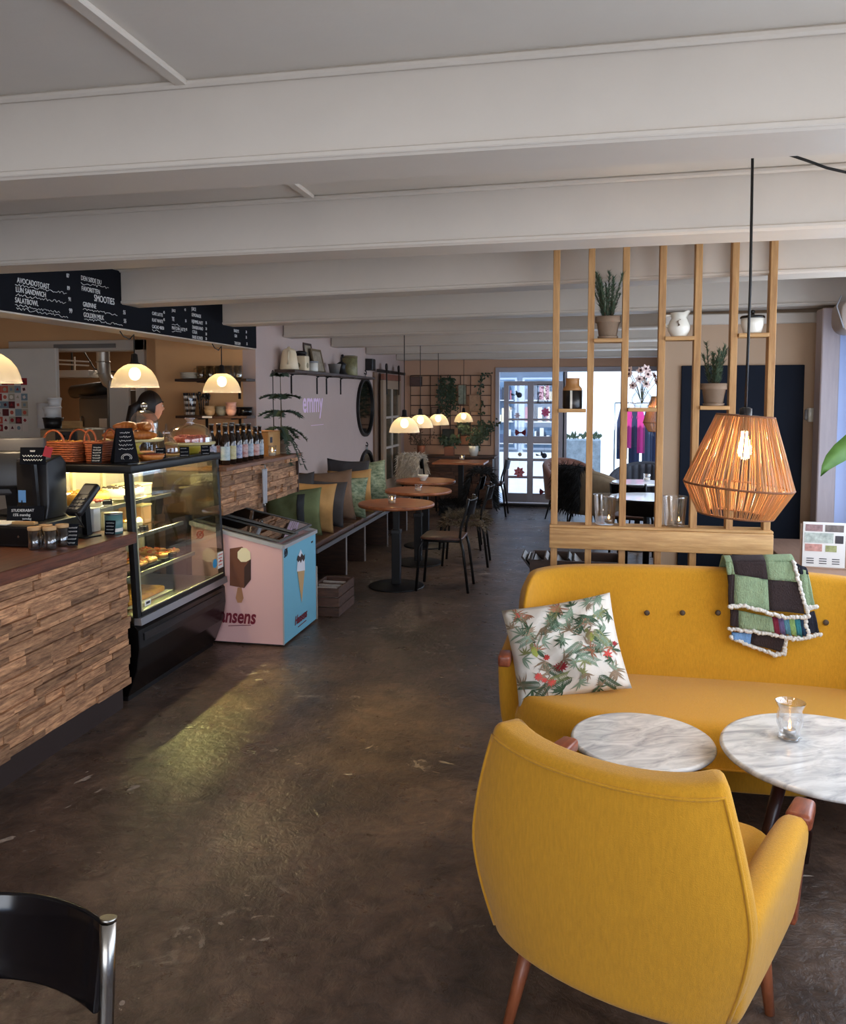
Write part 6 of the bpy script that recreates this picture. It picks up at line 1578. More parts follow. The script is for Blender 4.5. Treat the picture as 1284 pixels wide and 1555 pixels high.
obj('trunk', st, STEM, t); obj('needles', k, LEAF, t, kind='stuff'); obj('plant_stake', MB().tube([(-.02, -.10, .17), (-.02, -.11, .50), (-.02, -.11, .65)] + [(-.02, -.11 + .015 * math.sin(q), .665 - .015 * math.cos(q)) for q in [i * 2 * PI / 10 for i in range(11)]], .004, 6), BLACK, t)
# towel on a hook
t = thing('hanging_towel', 'narrow grey white towel hanging on a hook of the plank counter', 'towel', (-2.352, 5.62, 1.16)); k = MB(); k.grid(lambda u, v: (.022 + .008 * math.sin(u * 9), (u - .5) * (.075 - .02 * v), -.03 - .255 * v), 12, 8); obj('cloth', k, mat('towel_cloth', (178, 176, 180), .9, var=.08), t, solid=.01)
obj('hook', MB().tube([(.0, 0, 0), (.03, 0, .0), (.032, 0, -.03)], .006, 6), STEEL, t); obj('pull', MB().tube([(.024, 0, -.285), (.024, 0, -.31)], .008, 8), CHROME, t)

# ------------------------------------------------------------------ ice cream freezer
FX0, FX1, FY0, FY1 = -2.6, -1.95, 5.0, 5.66
FZ = thing('ice_cream_freezer', 'low pink and blue ice cream chest freezer with sloping glass lid', 'freezer', (FX1, FY0, 0)); w, l = FX0 - FX1, FY1 - FY0
def ztop(x): return .68 + (.82 - .68) * (x / w)
k = MB(); k.add([(0, 0, .015), (w, 0, .015), (w, l, .015), (0, l, .015), (0, 0, .66), (w, 0, .80), (w, l, .80), (0, l, .66)], [(3, 2, 1, 0)][::1] + [(0, 1, 5, 4)[::-1], (1, 2, 6, 5)[::-1], (2, 3, 7, 6)[::-1], (3, 0, 4, 7)[::-1], (4, 5, 6, 7)[::-1]])
o = obj('body', k, [PINK, BLUE], FZ)
for pl in o.data.polygons:
    if pl.normal.x > .9 or pl.normal.x < -.9: pl.material_index = 1 if pl.center.x > -.1 else 0
    elif pl.normal.y > .9: pl.material_index = 0
TRM = mat('freezer_trim', (176, 172, 172), .4)
k = MB()
for (a, b) in (((0, 0, .66), (w, 0, .80)), ((0, l, .66), (w, l, .80)), ((0, 0, .66), (0, l, .66)), ((w, 0, .80), (w, l, .80))): k.bar(Vector(a) + Vector((0, 0, .012)), Vector(b) + Vector((0, 0, .012)), .03, .024)
obj('rim', k, TRM, FZ); obj('corner_strip', MB().box(-.004, .004, -.004, .004, .015, .66), TRM, FZ); obj('plinth', MB().box(w + .03, -.03, .03, l - .03, 0, .0149), BLACK, FZ)
obj('liner', MB().add([(-.05, .05, .655), (w + .05, .05, .77), (w + .05, l - .05, .77), (-.05, l - .05, .655)], [(0, 1, 2, 3)]), mat('liner_dark', (70, 70, 66), .7), FZ)
for i, (a, b, dz) in enumerate(((0.02, l * .54, .02), (l * .46, l - .02, .034))):
    k = MB(); k.add([(-.03, a, ztop(-.03) + dz), (w + .03, a, ztop(w + .03) + dz), (w + .03, b, ztop(w + .03) + dz), (-.03, b, ztop(-.03) + dz)], [(0, 1, 2, 3)]); g = obj('lid', k, TINT, FZ, solid=.005, label='tinted glass sliding lid'); k = MB()
    for (p_, q_) in ((0, 1), (1, 2), (2, 3), (3, 0)): c = [(-.03, a), (w + .03, a), (w + .03, b), (-.03, b)]; k.bar((c[p_][0], c[p_][1], ztop(c[p_][0]) + dz), (c[q_][0], c[q_][1], ztop(c[q_][0]) + dz), .016, .014)
    obj('lid_frame', k, mat('lid_frame_grey', (90, 88, 86), .4), g)
obj('lock', MB().bar((w * .55, l * .48, ztop(w * .55) + .04), (w * .55, l * .52, ztop(w * .55) + .10), .02), CHROME, FZ)
def fz(px, py): p = at(px, py, y=FY0); return p.x - FX1, p.z
def fb(px, py): p = at(px, py, x=FX1); return p.y - FY0, p.z
def print_pink(name, pts, m, d=.001):
    q = [fz(*p) for p in pts]; k = MB(); k.add([(x, -.0015 - d, z) for x, z in q], [tuple(range(len(q)))]); return obj(name, k, m, FZ)
def print_blue(name, pts, m, d=.001):
    q = [fb(*p) for p in pts]; k = MB(); k.add([(.0015 + d, y, z) for y, z in q], [tuple(range(len(q)))]); return obj(name, k, m, FZ)
print_pink('printed_ice_bar', [(349, 833), (368, 830), (381, 848), (381, 880), (371, 893), (349, 889)], CHOCO)
print_pink('printed_bar_side', [(371, 862), (381, 848), (381, 880), (371, 893)], CHOCOD, .002)
print_pink('printed_bite', [(361, 838), (367, 832), (374, 832), (380, 838), (381, 849), (374, 853), (366, 853), (361, 847)], VANILLA, .003)
print_pink('printed_stick', [(361, 892), (367, 892), (370, 908), (367, 915), (361, 915), (358, 908)], STICK, .002)
x, z = fz(318, 943); text('Hansens', .135, WINE, FZ, (x, -.003, z), ROT_SOUTH, shear=.22, sx=.72, bold=.0035)
xa, za = fz(347, 950); xb, zb = fz(381, 949); obj('underline', MB().bar((xa, -.003, za), (xb, -.003, zb), .006, .003), WINE, FZ)
def ecolabel(name, m, pos, nrm):
    k = MB(); f_ = (lambda a, b: (pos[0] + a, pos[1], pos[2] + b)) if nrm == 'y' else (lambda a, b: (pos[0], pos[1] + a, pos[2] + b))
    k.tube([f_(.022 * math.cos(q), .024 * math.sin(q)) for q in [i * 2 * PI / 20 for i in range(21)]], .0045, 5); k.tube([f_(-.025, -.03), f_(.025, .03)], .004, 5); k.tube([f_(-.01, .006), f_(.01, .006)], .003, 5); k.tube([f_(-.01, -.006), f_(.01, -.006)], .003, 5)
    obj(name, k, m, FZ)
x, z = fz(304, 812); ecolabel('printed_emblem', PRINTRED, (x, -.002, z), 'y')
y, z = fb(433.5, 839); ecolabel('printed_emblem', INK, (.002, y, z), 'x')
print_blue('printed_cream', [(450, 868), (451, 852), (453, 842), (456, 834), (459, 842), (462, 850), (462.5, 866)], mat('print_cream_white', (236, 232, 236), .6))
print_blue('printed_sauce', [(450, 850), (452, 843), (455, 846), (457, 840), (460, 844), (462, 841), (462, 848), (460, 853), (458, 849), (456, 855), (454, 851), (452, 854)], CHOCOD, .002)
print_blue('printed_cone', [(451, 868), (462, 866), (458.5, 905), (457.5, 915)], WAFER)
y, z = fb(447, 950); text('Hansens', .085, WINE, FZ, (.003, y, z), ROT_EAST, shear=.3, sx=.85, bold=.002)
ya, za = fb(452, 952); yb_, zb = fb(464, 942); obj('underline', MB().bar((.003, ya, za), (.003, yb_, zb), .006, .003), WINE, FZ)
obj('brand_mark', MB().box(0.0, .002, l - .10, l - .06, .60, .612), INK, FZ)
t = thing('rolled_poster', 'pale cardboard sheet standing behind the freezer by the crates', 'cardboard', (-1.985, 5.70, 0)); k = MB(); k.box(-.05, .03, 0, .012, 0, .40); obj('sheet', k, mat('cardboard_pale', (190, 176, 160), .8), t, bevel=.002, seg=1)

# ------------------------------------------------------------------ counter top things
TZ1 = .9455
t = thing('cash_drawer', 'black cash drawer with paper and wooden strip on its top', 'cash drawer', (-2.79, 3.56, TZ1)); obj('case', MB().box(-.22, .22, -.20, .22, 0, .10), BLACKPLA, t, bevel=.004, seg=1); obj('drawer_front', MB().box(-.21, .21, -.205, -.2, .012, .09), BLACK, t); obj('lock', MB().lathe([(.006, 0), (.006, .004)], 12), CHROME, t, loc=(.16, -.205, .05), rot=(PI / 2, 0, 0))
q = obj('paper_sheet', MB().box(-.11, .07, -.03, .09, .1002, .104), PAPER, None, loc=(-2.78, 3.40, TZ1)); tag(q, 'loose white paper lying on the black cash drawer', 'paper')
q = obj('wooden_strip', MB().box(-.06, .06, -.015, .015, .1002, .112), PINEH, None, loc=(-2.645, 3.42, TZ1)); q.rotation_euler = (0, 0, 0); tag(q, 'short wooden strip lying on the cash drawer', 'wood piece')
# receipt printer stand (tall dark kiosk with slanted screen)
t = thing('receipt_printer', 'tall black till printer with a slanted top window', 'printer', (at(66, 750, y=3.66).x, 3.68, TZ1 + .1005)); k = MB()
k.add([(x, y, z) for x in (-.11, .10) for (y, z) in ((-.13, 0), (.12, 0), (.12, .30), (.06, .345), (-.10, .315), (-.10, .08))], [(0, 1, 2, 3, 4, 5), (11, 10, 9, 8, 7, 6)] + [(i, i + 6, (i + 1) % 6 + 6, (i + 1) % 6) for i in range(6)]); k.v = [(a * .85, b * .7 - .03, c * .92) for a, b, c in k.v]
obj('housing', k, BLACKPLA, t, bevel=.008, seg=2)
k = MB(); k.box(-.075, .07, -.085, -.02, .305, .311); obj('screen_frame', k, DARKGREY, t, rot=(math.radians(6), 0, 0)); k = MB(); k.box(-.052, .048, -.074, -.034, .3112, .313); obj('screen', k, BLACKGLOSS, t, rot=(math.radians(6), 0, 0))
# till monitor seen from behind
t = thing('till_monitor', 'dark grey till monitor turned away at the left edge', 'monitor', (-2.93, 3.70, TZ1 + .1005)); k = MB(); k.box(-.22, .16, -.03, .02, .10, .40)
obj('housing', k, DARKGREY, t, bevel=.012, seg=2, rot=(math.radians(-8), 0, math.radians(24))); obj('neck', MB().bar((0, .03, 0), (0, .0, .2), .07, .05), BLACKPLA, t); obj('foot', MB().box(-.12, .12, -.08, .10, 0, .015), BLACKPLA, t, bevel=.004, seg=1)
obj('screen_bulge', MB().box(-.17, .10, -.075, -.031, .13, .33), BLACKPLA, t, bevel=.02, seg=2, rot=(math.radians(-8), 0, math.radians(24)))
t2 = thing('till_sign', 'black sign with white lines and a red tag on the till', 'sign', (at(49, 690, y=3.52).x, 3.52, 1.325)); obj('plate', MB().box(-.065, .065, -.003, .003, 0, .085), BOARD, t2, rot=(-.12, 0, .12)); k = MB()
for i, (a, b, zz) in enumerate([(-.012, .012, .066), (-.05, .05, .042), (-.045, .05, .022)]): k.tube([(a + (b - a) * j / 14, -.005 - .001 * zz, zz + .004 * (-1) ** j) for j in range(15)], .0016, 4)
obj('white_lines', k, CHALK, t2, rot=(-.12, 0, .12)); obj('red_tag', MB().box(.04, .08, -.008, -.004, .055, .105), mat('red_tag', (186, 50, 60), .6), t2, rot=(-.12, 0.25, .12)); obj('post', MB().bar((0, .006, 0), (0, .03, -.278), .02), BLACKPLA, t2)
t2 = thing('discount_sign', 'dark heart shaped chalk sign with handwriting before the till', 'chalk sign', (at(38, 780, y=3.50).x, 3.50, TZ1 + .1005)); obj('plate', MB().box(-.09, .09, -.003, .003, 0, .075), BOARD, t2, bevel=.002, seg=1, rot=(-.2, 0, .25))
for s_, (bx, bz, sz) in zip(('STUDIERABAT', '15% mandag', 'torsdag'), ((-.06, .048, .019), (-.055, .026, .019), (-.01, .008, .016))): tx = text(s_, sz, CHALK, t2, (bx, -.006 + .012 * 0 - .0 + bx * .25, bz), (PI / 2 - .2, 0, .25), sx=.9)
obj('blue_note', MB().box(-.05, -.01, .02, .023, .09, .15), mat('blue_note', (110, 160, 210), .7), t2); obj('note_stem', MB().bar((-.03, .0215, .0), (-.03, .0215, .1), .006), BLACKPLA, t2)
# card terminal on stand
p = at(128, 815, z=TZ1); t = thing('card_terminal', 'black card payment terminal tilted on a slim stand', 'card terminal', (p.x, p.y, TZ1), -.3); obj('stand', MB().bar((0, .02, .008), (0, .01, .16), .035, .03), BLACK, t); obj('foot', MB().box(-.06, .06, -.05, .06, 0, .008), BLACK, t, bevel=.003, seg=1)
q = obj('terminal', MB().box(-.045, .045, -.10, .10, -.02, .02), BLACKPLA, t, bevel=.012, seg=2, loc=(-.0, .0, .19), rot=(math.radians(42), 0, math.radians(10))); obj('display', MB().box(-.032, .032, .02, .08, .0205, .022), DARKGREY, q); k = MB()
for a in range(3):
    for b in range(4): k.box(-.032 + a * .023, -.014 + a * .023, -.085 + b * .022, -.071 + b * .022, .0205, .025)
obj('keys', k, DARKGREY, q); obj('cable', MB().tube([(0, -.06, .15), (.05, -.08, .12), (.06, -.05, .06), (-.02, -.03, .06)], .004, 6), CORD, t)
rr = random.Random(3)
for i, (px, py) in enumerate(((53, 834), (64, 832), (76, 834), (89, 831))):
    p = at(px, py, z=TZ1); t = thing('cork_jar', ('leftmost of the small cork topped glass jars', 'second cork topped glass jar from the left', 'third cork topped glass jar from the left', 'rightmost of the small cork topped glass jars')[i], 'jar', (p.x, p.y + (.03 if i % 2 else 0), TZ1), 0, 'cork topped jars beside the till'); k = MB(); k.olathe([(1e-4, .003), (.026, .002), (.028, .006), (.028, .09), (.0255, .09), (.0255, .008), (1e-4, .007)], 22); obj('jar', k, glass('jar_glass', (226, 226, 226), gloss=.35), t); obj('cork', MB().lathe([(.029, .0905), (.03, .094), (.03, .106), (1e-4, .107)], 22), mat('cork', (196, 156, 110), .85, var=.1, vscale=40), t)
p = at(108, 829, z=TZ1); chalk_tag('chalk tag with a drawn cup leaning beside the cork jars', p.x, p.y, TZ1, .06, .105, .3, 14, 5, 'chalk signs on the counter')
p = at(134, 808, z=TZ1); t = thing('white_carton', 'small white carton behind the card terminal', 'carton', (p.x, p.y + .03, TZ1)); obj('carton', MB().box(-.035, .035, -.03, .03, 0, .12), PAPER, t, bevel=.003, seg=1); obj('flap', MB().box(-.034, .034, -.029, .029, .1201, .124), mat('carton_grey', (190, 190, 190), .8), t)
p = at(168, 811, z=TZ1); t = thing('teal_tin', 'round teal tin with pale band standing at the end of the counter', 'tin', (p.x, p.y + .03, TZ1)); obj('tin', MB().lathe([(.045, 0), (.045, .1)], 26), mat('teal_tin', (84, 122, 120), .4), t); obj('band', MB().olathe([(.0455, .012), (.0455, .03)], 26), PORCELAIN, t); obj('lid', MB().lathe([(.046, .1), (.046, .108), (1e-4, .109)], 26), STEEL, t)
chalk_tag('black chalk tag leaning against the teal tin', p.x + .012, p.y - .028, TZ1, .055, .075, .1, 10, 4, 'chalk signs on the counter')

# ------------------------------------------------------------------ menu board
MBD = thing('menu_board', 'long black chalk menu board fixed to the header above the counter', 'menu board', (XW, 3.5, 2.1))
obj('board', MB().box(.001, .022, -3.5, 3.07, -.022, .318), BOARD, MBD)
def menu(px, py, s, hpx, sx=.8):
    p = at(px, py, x=XW + .023); dist = (p - Vector((0, 0, EYE))).dot(FWD); text(s, hpx / .69 * dist / F_PX, CHALK, MBD, (.0225, p.y - 3.5, p.z - 2.1), ROT_EAST, sx=sx)
for a in [(26, 429, 'AVOCADOTOAST', 8), (24, 443, 'LUN SANDWICH', 8), (23, 459, 'SALATBOWL', 8), (123, 425, 'DEN SØDE DU', 7), (124, 441, 'FAVORITTEN', 7), (143, 457, 'SMOOTIES', 10), (126, 465, 'GRØNNE', 7), (127, 481, 'GOLDEN MILK', 7),
          (101, 421, '87', 6), (102, 440, '89', 6), (104, 457, '91', 6), (105, 475, '99', 7), (184, 425, '49', 6), (185, 440, '49', 6), (186, 455, '55', 6), (187, 477, '55', 6), (188, 490, '55', 6),
          (231, 478, 'CAFE LATTE', 5), (231, 488, 'FLAT WHITE', 5), (231, 498, 'CACAO 40/50', 5), (248, 476, '45', 4), (248, 487, '45', 4), (261, 487, 'TE', 6), (261, 500, 'MATCHA LATTE', 5), (281, 489, '35', 4), (282, 502, '45', 4), (261, 473, 'JUICE', 4), (280, 472, '40', 4),
          (291, 471, 'JUICE', 5), (291, 480, 'LEMONADE', 5), (291, 490, 'HJEMMELAVET', 5), (292, 499, 'DANSKVAND', 5), (292, 506, 'COLA', 5), (292, 514, 'FAXE KONDI', 5), (312, 492, '35', 4), (312, 501, '28', 4), (312, 509, '28', 4), (312, 516, '28', 4),
          (355, 504, 'BAILEYS', 4.5), (356, 512, 'GIN', 4.5), (356, 523, 'THE RUM', 4.5), (373, 506, '30', 4), (373, 514, '35', 4), (374, 524, '35', 4)]: menu(*a)
k = MB(); rr = random.Random(9)
for (px, py, n) in [(23, 432, 80), (24, 447, 78), (23, 463, 70), (25, 468, 80), (123, 430, 44), (126, 469, 55), (128, 484, 60), (261, 492, 15), (231, 501, 14), (261, 503, 16)]:
    pts = []
    for j in range(n // 2):
        p = at(px + j * 2, py + j * 2 * .17, x=XW + .0235) - Vector((XW, 3.5, 2.1)); pts.append((p.x, p.y, p.z + rr.uniform(-.007, .007)))
    k.tube(pts, .0018, 3)
obj('chalk_small_print', k, CHALK, MBD)

# ------------------------------------------------------------------ ochre wall shelves
OS = thing('cup_shelf', 'two tier wooden shelf on black brackets on the ochre wall', 'shelf', (-3.12, 6.6, 1.48))
for z in (0, .315):
    b = obj('board', MB().box(-.34, .315, -.19, -.001, z - .0, z + .022), DARKWOOD, OS, bevel=.002, seg=1)
    for x in (-.14, .17): obj('bracket', MB().bar((x, -.005, z - .15), (x, -.005, z), .022, .008).bar((x, -.002, z - .006), (x, -.16, z - .006), .022, .008), BLACK, b)
obj('shelf_label', MB().box(-.09, .0, -.193, -.1905, .003, .02), PAPER, OS)
UZ, LZ = 1.48 + .315 + .0225, 1.48 + .0225
for i in range(5):
    t = thing('plate', '%s white plate of the short stack on the upper ochre shelf' % ('lowest', 'second', 'third', 'fourth', 'topmost')[i], 'plate', (-3.36, 6.5, UZ + i * .011), 0, 'plates stacked on the upper shelf'); obj('plate', MB().lathe([(.05, 0), (.085, .008), (.087, .0105), (.05, .006), (1e-4, .005)], 26), PORCELAIN, t)
for i in range(9):
    x = -3.24 + (i % 5) * .085 + (.04 if i > 4 else 0); y = 6.455 if i < 5 else 6.54
    t = thing('glass_mug', '%s glass mug from the left in the %s row on the upper ochre shelf' % (('first', 'second', 'third', 'fourth', 'fifth')[i % 5], 'front' if i < 5 else 'back'), 'mug', (x, y, UZ), 0, 'glass mugs on the upper shelf'); k = MB(); k.olathe([(1e-4, .004), (.03, .0), (.035, .01), (.037, .11), (.034, .11), (.031, .012)], 20); obj('glass', k, glass('mug_glass', (244, 242, 236), gloss=.2), t); obj('handle', MB().tube([(-.036, 0, .09), (-.06, 0, .085), (-.062, 0, .04), (-.036, 0, .03)], .005, 6), glass('mug_glass', (244, 242, 236), gloss=.2), t)
t = thing('straw_jar', 'glass jar full of striped paper straws on the lower ochre shelf', 'jar', (-3.36, 6.48, LZ)); k = MB(); k.olathe([(1e-4, .004), (.05, .0), (.052, .01), (.055, .15)], 22); obj('jar', k, GLASS, t); rr = random.Random(2)
k = MB()
for i in range(26):
    a, q = rr.uniform(0, 6.28), rr.uniform(.01, .042); b = a + rr.uniform(-.4, .4); base = Vector((q * math.cos(a), q * math.sin(a), .006)); tip = Vector(((q + .022) * math.cos(b), (q + .022) * math.sin(b), .195))
    for s_ in range(8): k.cur = s_ % 2; k.tube([base.lerp(tip, s_ / 8), base.lerp(tip, (s_ + 1) / 8)], .0042, 5)
obj('straws', k, [PAPER, INK], t, kind='stuff')
t = thing('cutlery_jar', 'glass jar of dark spoons on the lower ochre shelf', 'jar', (-3.24, 6.50, LZ)); k = MB(); k.olathe([(1e-4, .004), (.04, .0), (.045, .12)], 20); obj('jar', k, GLASS, t); k = MB()
for i in range(12):
    a = i * .52; q = .03; tip = Vector((.05 * math.cos(a), .04 * math.sin(a), .15 + .02 * (i % 3))); k.tube([(q * math.cos(a), q * math.sin(a), .006), tip], .003, 5); k.ball(tip, .011, 8, (1, .5, 1.5))
obj('cutlery', k, mat('cutlery_dark', (70, 66, 64), .3, metal=.8), t)
def bowl(label, x, z, r, h, m, y=6.47): t = thing('bowl', label, 'bowl', (x, y, z)); obj('bowl', MB().olathe([(1e-4, .0), (r * .55, 0), (r * .85, h * .4), (r, h), (r * .93, h), (r * .78, h * .4), (1e-4, h * .15)], 24), m, t); obj('foot_ring', MB().lathe([(r * .5, -.0005), (r * .56, .006)], 20), m, t)
BT, BGY, BP = mat('bowl_tan', (196, 160, 116), .5), mat('bowl_grey', (140, 136, 120), .5), mat('bowl_pink', (220, 164, 140), .5)
bowl('lower tan bowl of the stack on the lower ochre shelf', -3.215 + .06, LZ, .05, .055, BT, 6.44); bowl('upper tan bowl of the stack on the lower ochre shelf', -3.215 + .06, LZ + .03, .05, .055, BT, 6.44)
bowl('lower grey bowl of the stack on the lower ochre shelf', -3.06, LZ, .048, .055, BGY, 6.46); bowl('upper grey bowl of the stack on the lower ochre shelf', -3.06, LZ + .03, .048, .05, BGY, 6.46)
for i in range(3): bowl('%s pink bowl of the stack on the lower ochre shelf' % ('lowest', 'middle', 'topmost')[i], -2.965, LZ + i * .03, .048, .055, BP, 6.45)
t = thing('black_dish', 'black oval dish at the right end of the lower ochre shelf', 'dish', (-2.875, 6.52, LZ)); obj('dish', MB().lathe([(.05, 0), (.065, .01), (.068, .07), (.06, .07), (.055, .012), (1e-4, .01)], 26), BLACKGLOSS, t); obj('rim', MB().olathe([(.068, .068), (.072, .074), (.06, .072)], 26), BLACK, t)

# ------------------------------------------------------------------ kitchen behind the opening
DP = struct('door_2', MB().box(-5.45, -4.66, 6.5, 6.55, 0, 2.1), mat('kitchen_door_paint', (206, 198, 186), .5, var=.03), bevel=.004, seg=1)
rr = random.Random(6); SC_ = [(150, 36, 44), (224, 214, 200), (120, 140, 150), (196, 90, 70), (90, 26, 34), (170, 160, 140), (214, 200, 190)]
SMT = [mat('postcard_%d' % i, c, .6) for i, c in enumerate(SC_)]
for a in range(6):
    for b in range(7):
        if (a == 5 and b > 5) : continue
        w_ = .062; x = at(36, 600, y=6.49).x - a * .066; z = at(20, 655, y=6.49).z + b * .07
        c = obj('postcard', MB().box(x - w_ / 2, x + w_ / 2, 6.496, 6.4995, z, z + w_), rr.choice(SMT), DP)
        obj('motif', MB().lathe([(.018, 0), (.018, .001)], rr.choice((3, 4, 16))), rr.choice(SMT), c, loc=(x, 6.4955, z + .031), rot=(PI / 2, rr.uniform(0, 1), 0))
t = thing('steel_cabinet', 'stainless steel kitchen unit behind the bread baskets', 'kitchen unit', (-4.62, 6.42, 0)); a0, a1 = at(60, 652, y=6.2).x, at(158, 652, y=6.2).x; zt_ = at(110, 652, y=6.2).z
t.location = ((a0 + a1) / 2, 6.4 - .0, 0); hw = (a1 - a0) / 2
obj('body', MB().box(-hw, hw, -.2, .25, 0, zt_), STEEL, t, bevel=.006, seg=1); obj('control_panel', MB().box(-.15, .05, -.215, -.2, zt_ - .16, zt_ - .02), DARKGREY, t, bevel=.003, seg=1); obj('tap_valve', MB().tube([(-.06, -.22, zt_ - .06), (-.06, -.26, zt_ - .07), (-.06, -.27, zt_ - .12)], .012, 8), CHROME, t)
for s in (-1, 1): obj('door', MB().box(*( (-hw + .02, -.005) if s < 0 else (.005, hw - .02)), -.212, -.201, .1, zt_ - .2), STEEL, t)
MX = t.location.x
def onto(px, y=6.4): return at(px, 640, y=y).x
def tub(label, px, z, r, h, m, lidm=None, cat='container'):
    t = thing('food_tub', label, cat, (onto(px), 6.38, z)); obj('tub', MB().olathe([(1e-4, .0), (r * .85, 0), (r, h), (r * .94, h), (r * .8, .01)], 24), m, t)
    if lidm: obj('lid', MB().lathe([(r * 1.06, h), (r * 1.06, h + .012), (r * .9, h + .02), (1e-4, h + .02)], 24), lidm, t)
    else: obj('rim', MB().olathe([(r, h - .004), (r * 1.07, h), (r, h + .006)], 24), m, t)
WP2 = mat('white_plastic', (226, 224, 222), .45)
tub('black plastic bowl at the bottom of the tub stack', 83, zt_ + .001, .085, .088, BLACKPLA)
tub('wide white plastic tub standing on the black bowl', 82, zt_ + .1, .075, .075, WP2, WP2); tub('small white lidded tub on top of the stack', 86, zt_ + .197, .058, .055, WP2, WP2)
t = thing('paper_roll', 'large white kitchen paper roll beside the tub stack', 'paper roll', (onto(64), 6.5, zt_ + .001)); obj('roll', MB().lathe([(.1, 0), (.1, .22), (.03, .22), (.03, .2), (1e-4, .2)], 28), WP2, t); obj('core', MB().olathe([(.03, .2), (.03, .222)], 16), KRAFT, t)
t = thing('cutting_board', 'light wooden board on the steel kitchen unit', 'board', (onto(114), 6.36, zt_ + .001)); obj('board', MB().box(-.09, .09, -.02, .02, 0, .065), PINEH, t, bevel=.003, seg=1); obj('foot', MB().box(-.088, .088, -.018, .05, 0, .012), PINEH, t)
t = thing('kitchen_fridge', 'grey steel refrigerator with a paper note in the kitchen', 'refrigerator', (at(153, 640, y=7.7).x, 7.9, 0)); zf = at(153, 592, y=7.7).z; GS = mat('fridge_steel', (110, 108, 106), .35, metal=.7)
obj('body', MB().box(-.24, .3, -.2, .3, 0, zf), GS, t, bevel=.006, seg=1); obj('door', MB().box(-.235, .295, -.225, -.201, .08, zf - .09), GS, t, bevel=.004, seg=1); obj('top_panel', MB().box(-.235, .295, -.222, -.201, zf - .08, zf - .01), DARKGREY, t); obj('note', MB().box(-.0, .09, -.229, -.226, zf - .42, zf - .30), PAPER, t); obj('handle', MB().tube([(-.2, -.226, zf - .5), (-.2, -.25, zf - .48), (-.2, -.25, zf - .3), (-.2, -.226, zf - .28)], .01, 8), STEEL, t)
t = thing('vent_duct', 'silver ventilation duct bending down in the kitchen', 'duct', (at(157, 560, y=7.5).x, 7.5, 1.9)); k = MB(); x0 = t.location.x
k.tube([(0, 0, .45), (0, 0, .12), (.01, 0, .0), (.05, 0, -.08), (.12, 0, -.12)], .065, 18, cap=False); obj('duct', k, mat('galvanised', (186, 184, 178), .35, metal=.7), t)
for z in (.38, .25, .12, .0): obj('seam', MB().tube([(.068 * math.cos(q), .068 * math.sin(q), z) for q in [i * 2 * PI / 20 for i in range(21)]], .006, 6, cap=False), STEEL, t)
obj('branch', MB().tube([(.12, .02, -.13), (-.55, .3, -.18)], .07, 16), BLACKPLA, t, label='dark horizontal pipe'); obj('bracket', MB().bar((0, .06, .3), (0, .4, .3), .03), BLACK, t); obj('cable', MB().tube([(-.25, 0, .35), (-.2, 0, .2), (-.1, 0, .05), (.1, .05, .02)], .008, 6), CORD, t)
t = thing('hanging_rail', 'white metal rail shelf across the top of the kitchen opening', 'shelf', (at(100, 555, y=7.4).x, 7.4, 1.86))
k = MB(); k.box(-.4, .27, -.02, .15, 0, .075); obj('beam', k, WHITE, t, bevel=.004, seg=1)
for z in (.13, .17): obj('rail', MB().tube([(-.42, 0, z + .03), (.26, 0, z - .01)], .008, 6), WHITE, t)
for x in (-.30, .1): obj('post', MB().tube([(x, 0, .075), (x, 0, .21)], .008, 6), WHITE, t)
obj('hanger', MB().tube([(0, .1, .075), (0, .1, .55)], .01, 6), BLACK, t)
t = thing('kitchen_screen', 'tall white screen at the right side of the kitchen opening', 'screen', (at(182, 600, y=6.9).x, 6.9, 0)); obj('panel', MB().box(-.1, .1, -.02, .02, 0, at(182, 578, y=6.9).z), WHITE, t, bevel=.004, seg=1); obj('steel_edge', MB().box(-.115, -.1, -.025, .025, 0, at(182, 578, y=6.9).z), STEEL, t)
# ------------------------------------------------------------------ the person behind the display case
PXX, PYY = at(203, 640, y=5.62).x, 5.62
PP = thing('person', 'person with dark tied back hair bending behind the display case, face turned right', 'person', (PXX, PYY, 0), math.radians(-28))
SKIN = mat('skin', (206, 150, 124), .55); SHIRT = mat('black_shirt', (26, 25, 28), .85); TROUS = mat('dark_trousers', (34, 36, 44), .85); HAIR = mat('dark_brown_hair', (26, 17, 14), .5, var=.3, vscale=40, stretch=(6, 6, 1)); SHOE = mat('shoe_black', (20, 20, 20), .5)
def skin(name, verts, edges, radii, m, parent, root=0, sub=2):
    me = bpy.data.meshes.new(name); me.from_pydata(verts, edges, []); o = bpy.data.objects.new(name, me); COL.objects.link(o); o.parent = parent; me.materials.append(m)
    o.modifiers.new('skin', 'SKIN').use_smooth_shade = True
    sv = me.skin_vertices[0].data
    for i, r in enumerate(radii): sv[i].radius = (r if isinstance(r, tuple) else (r, r)); sv[i].use_root = (i == root)
    s = o.modifiers.new('sub', 'SUBSURF'); s.levels = sub; s.render_levels = sub
    return o
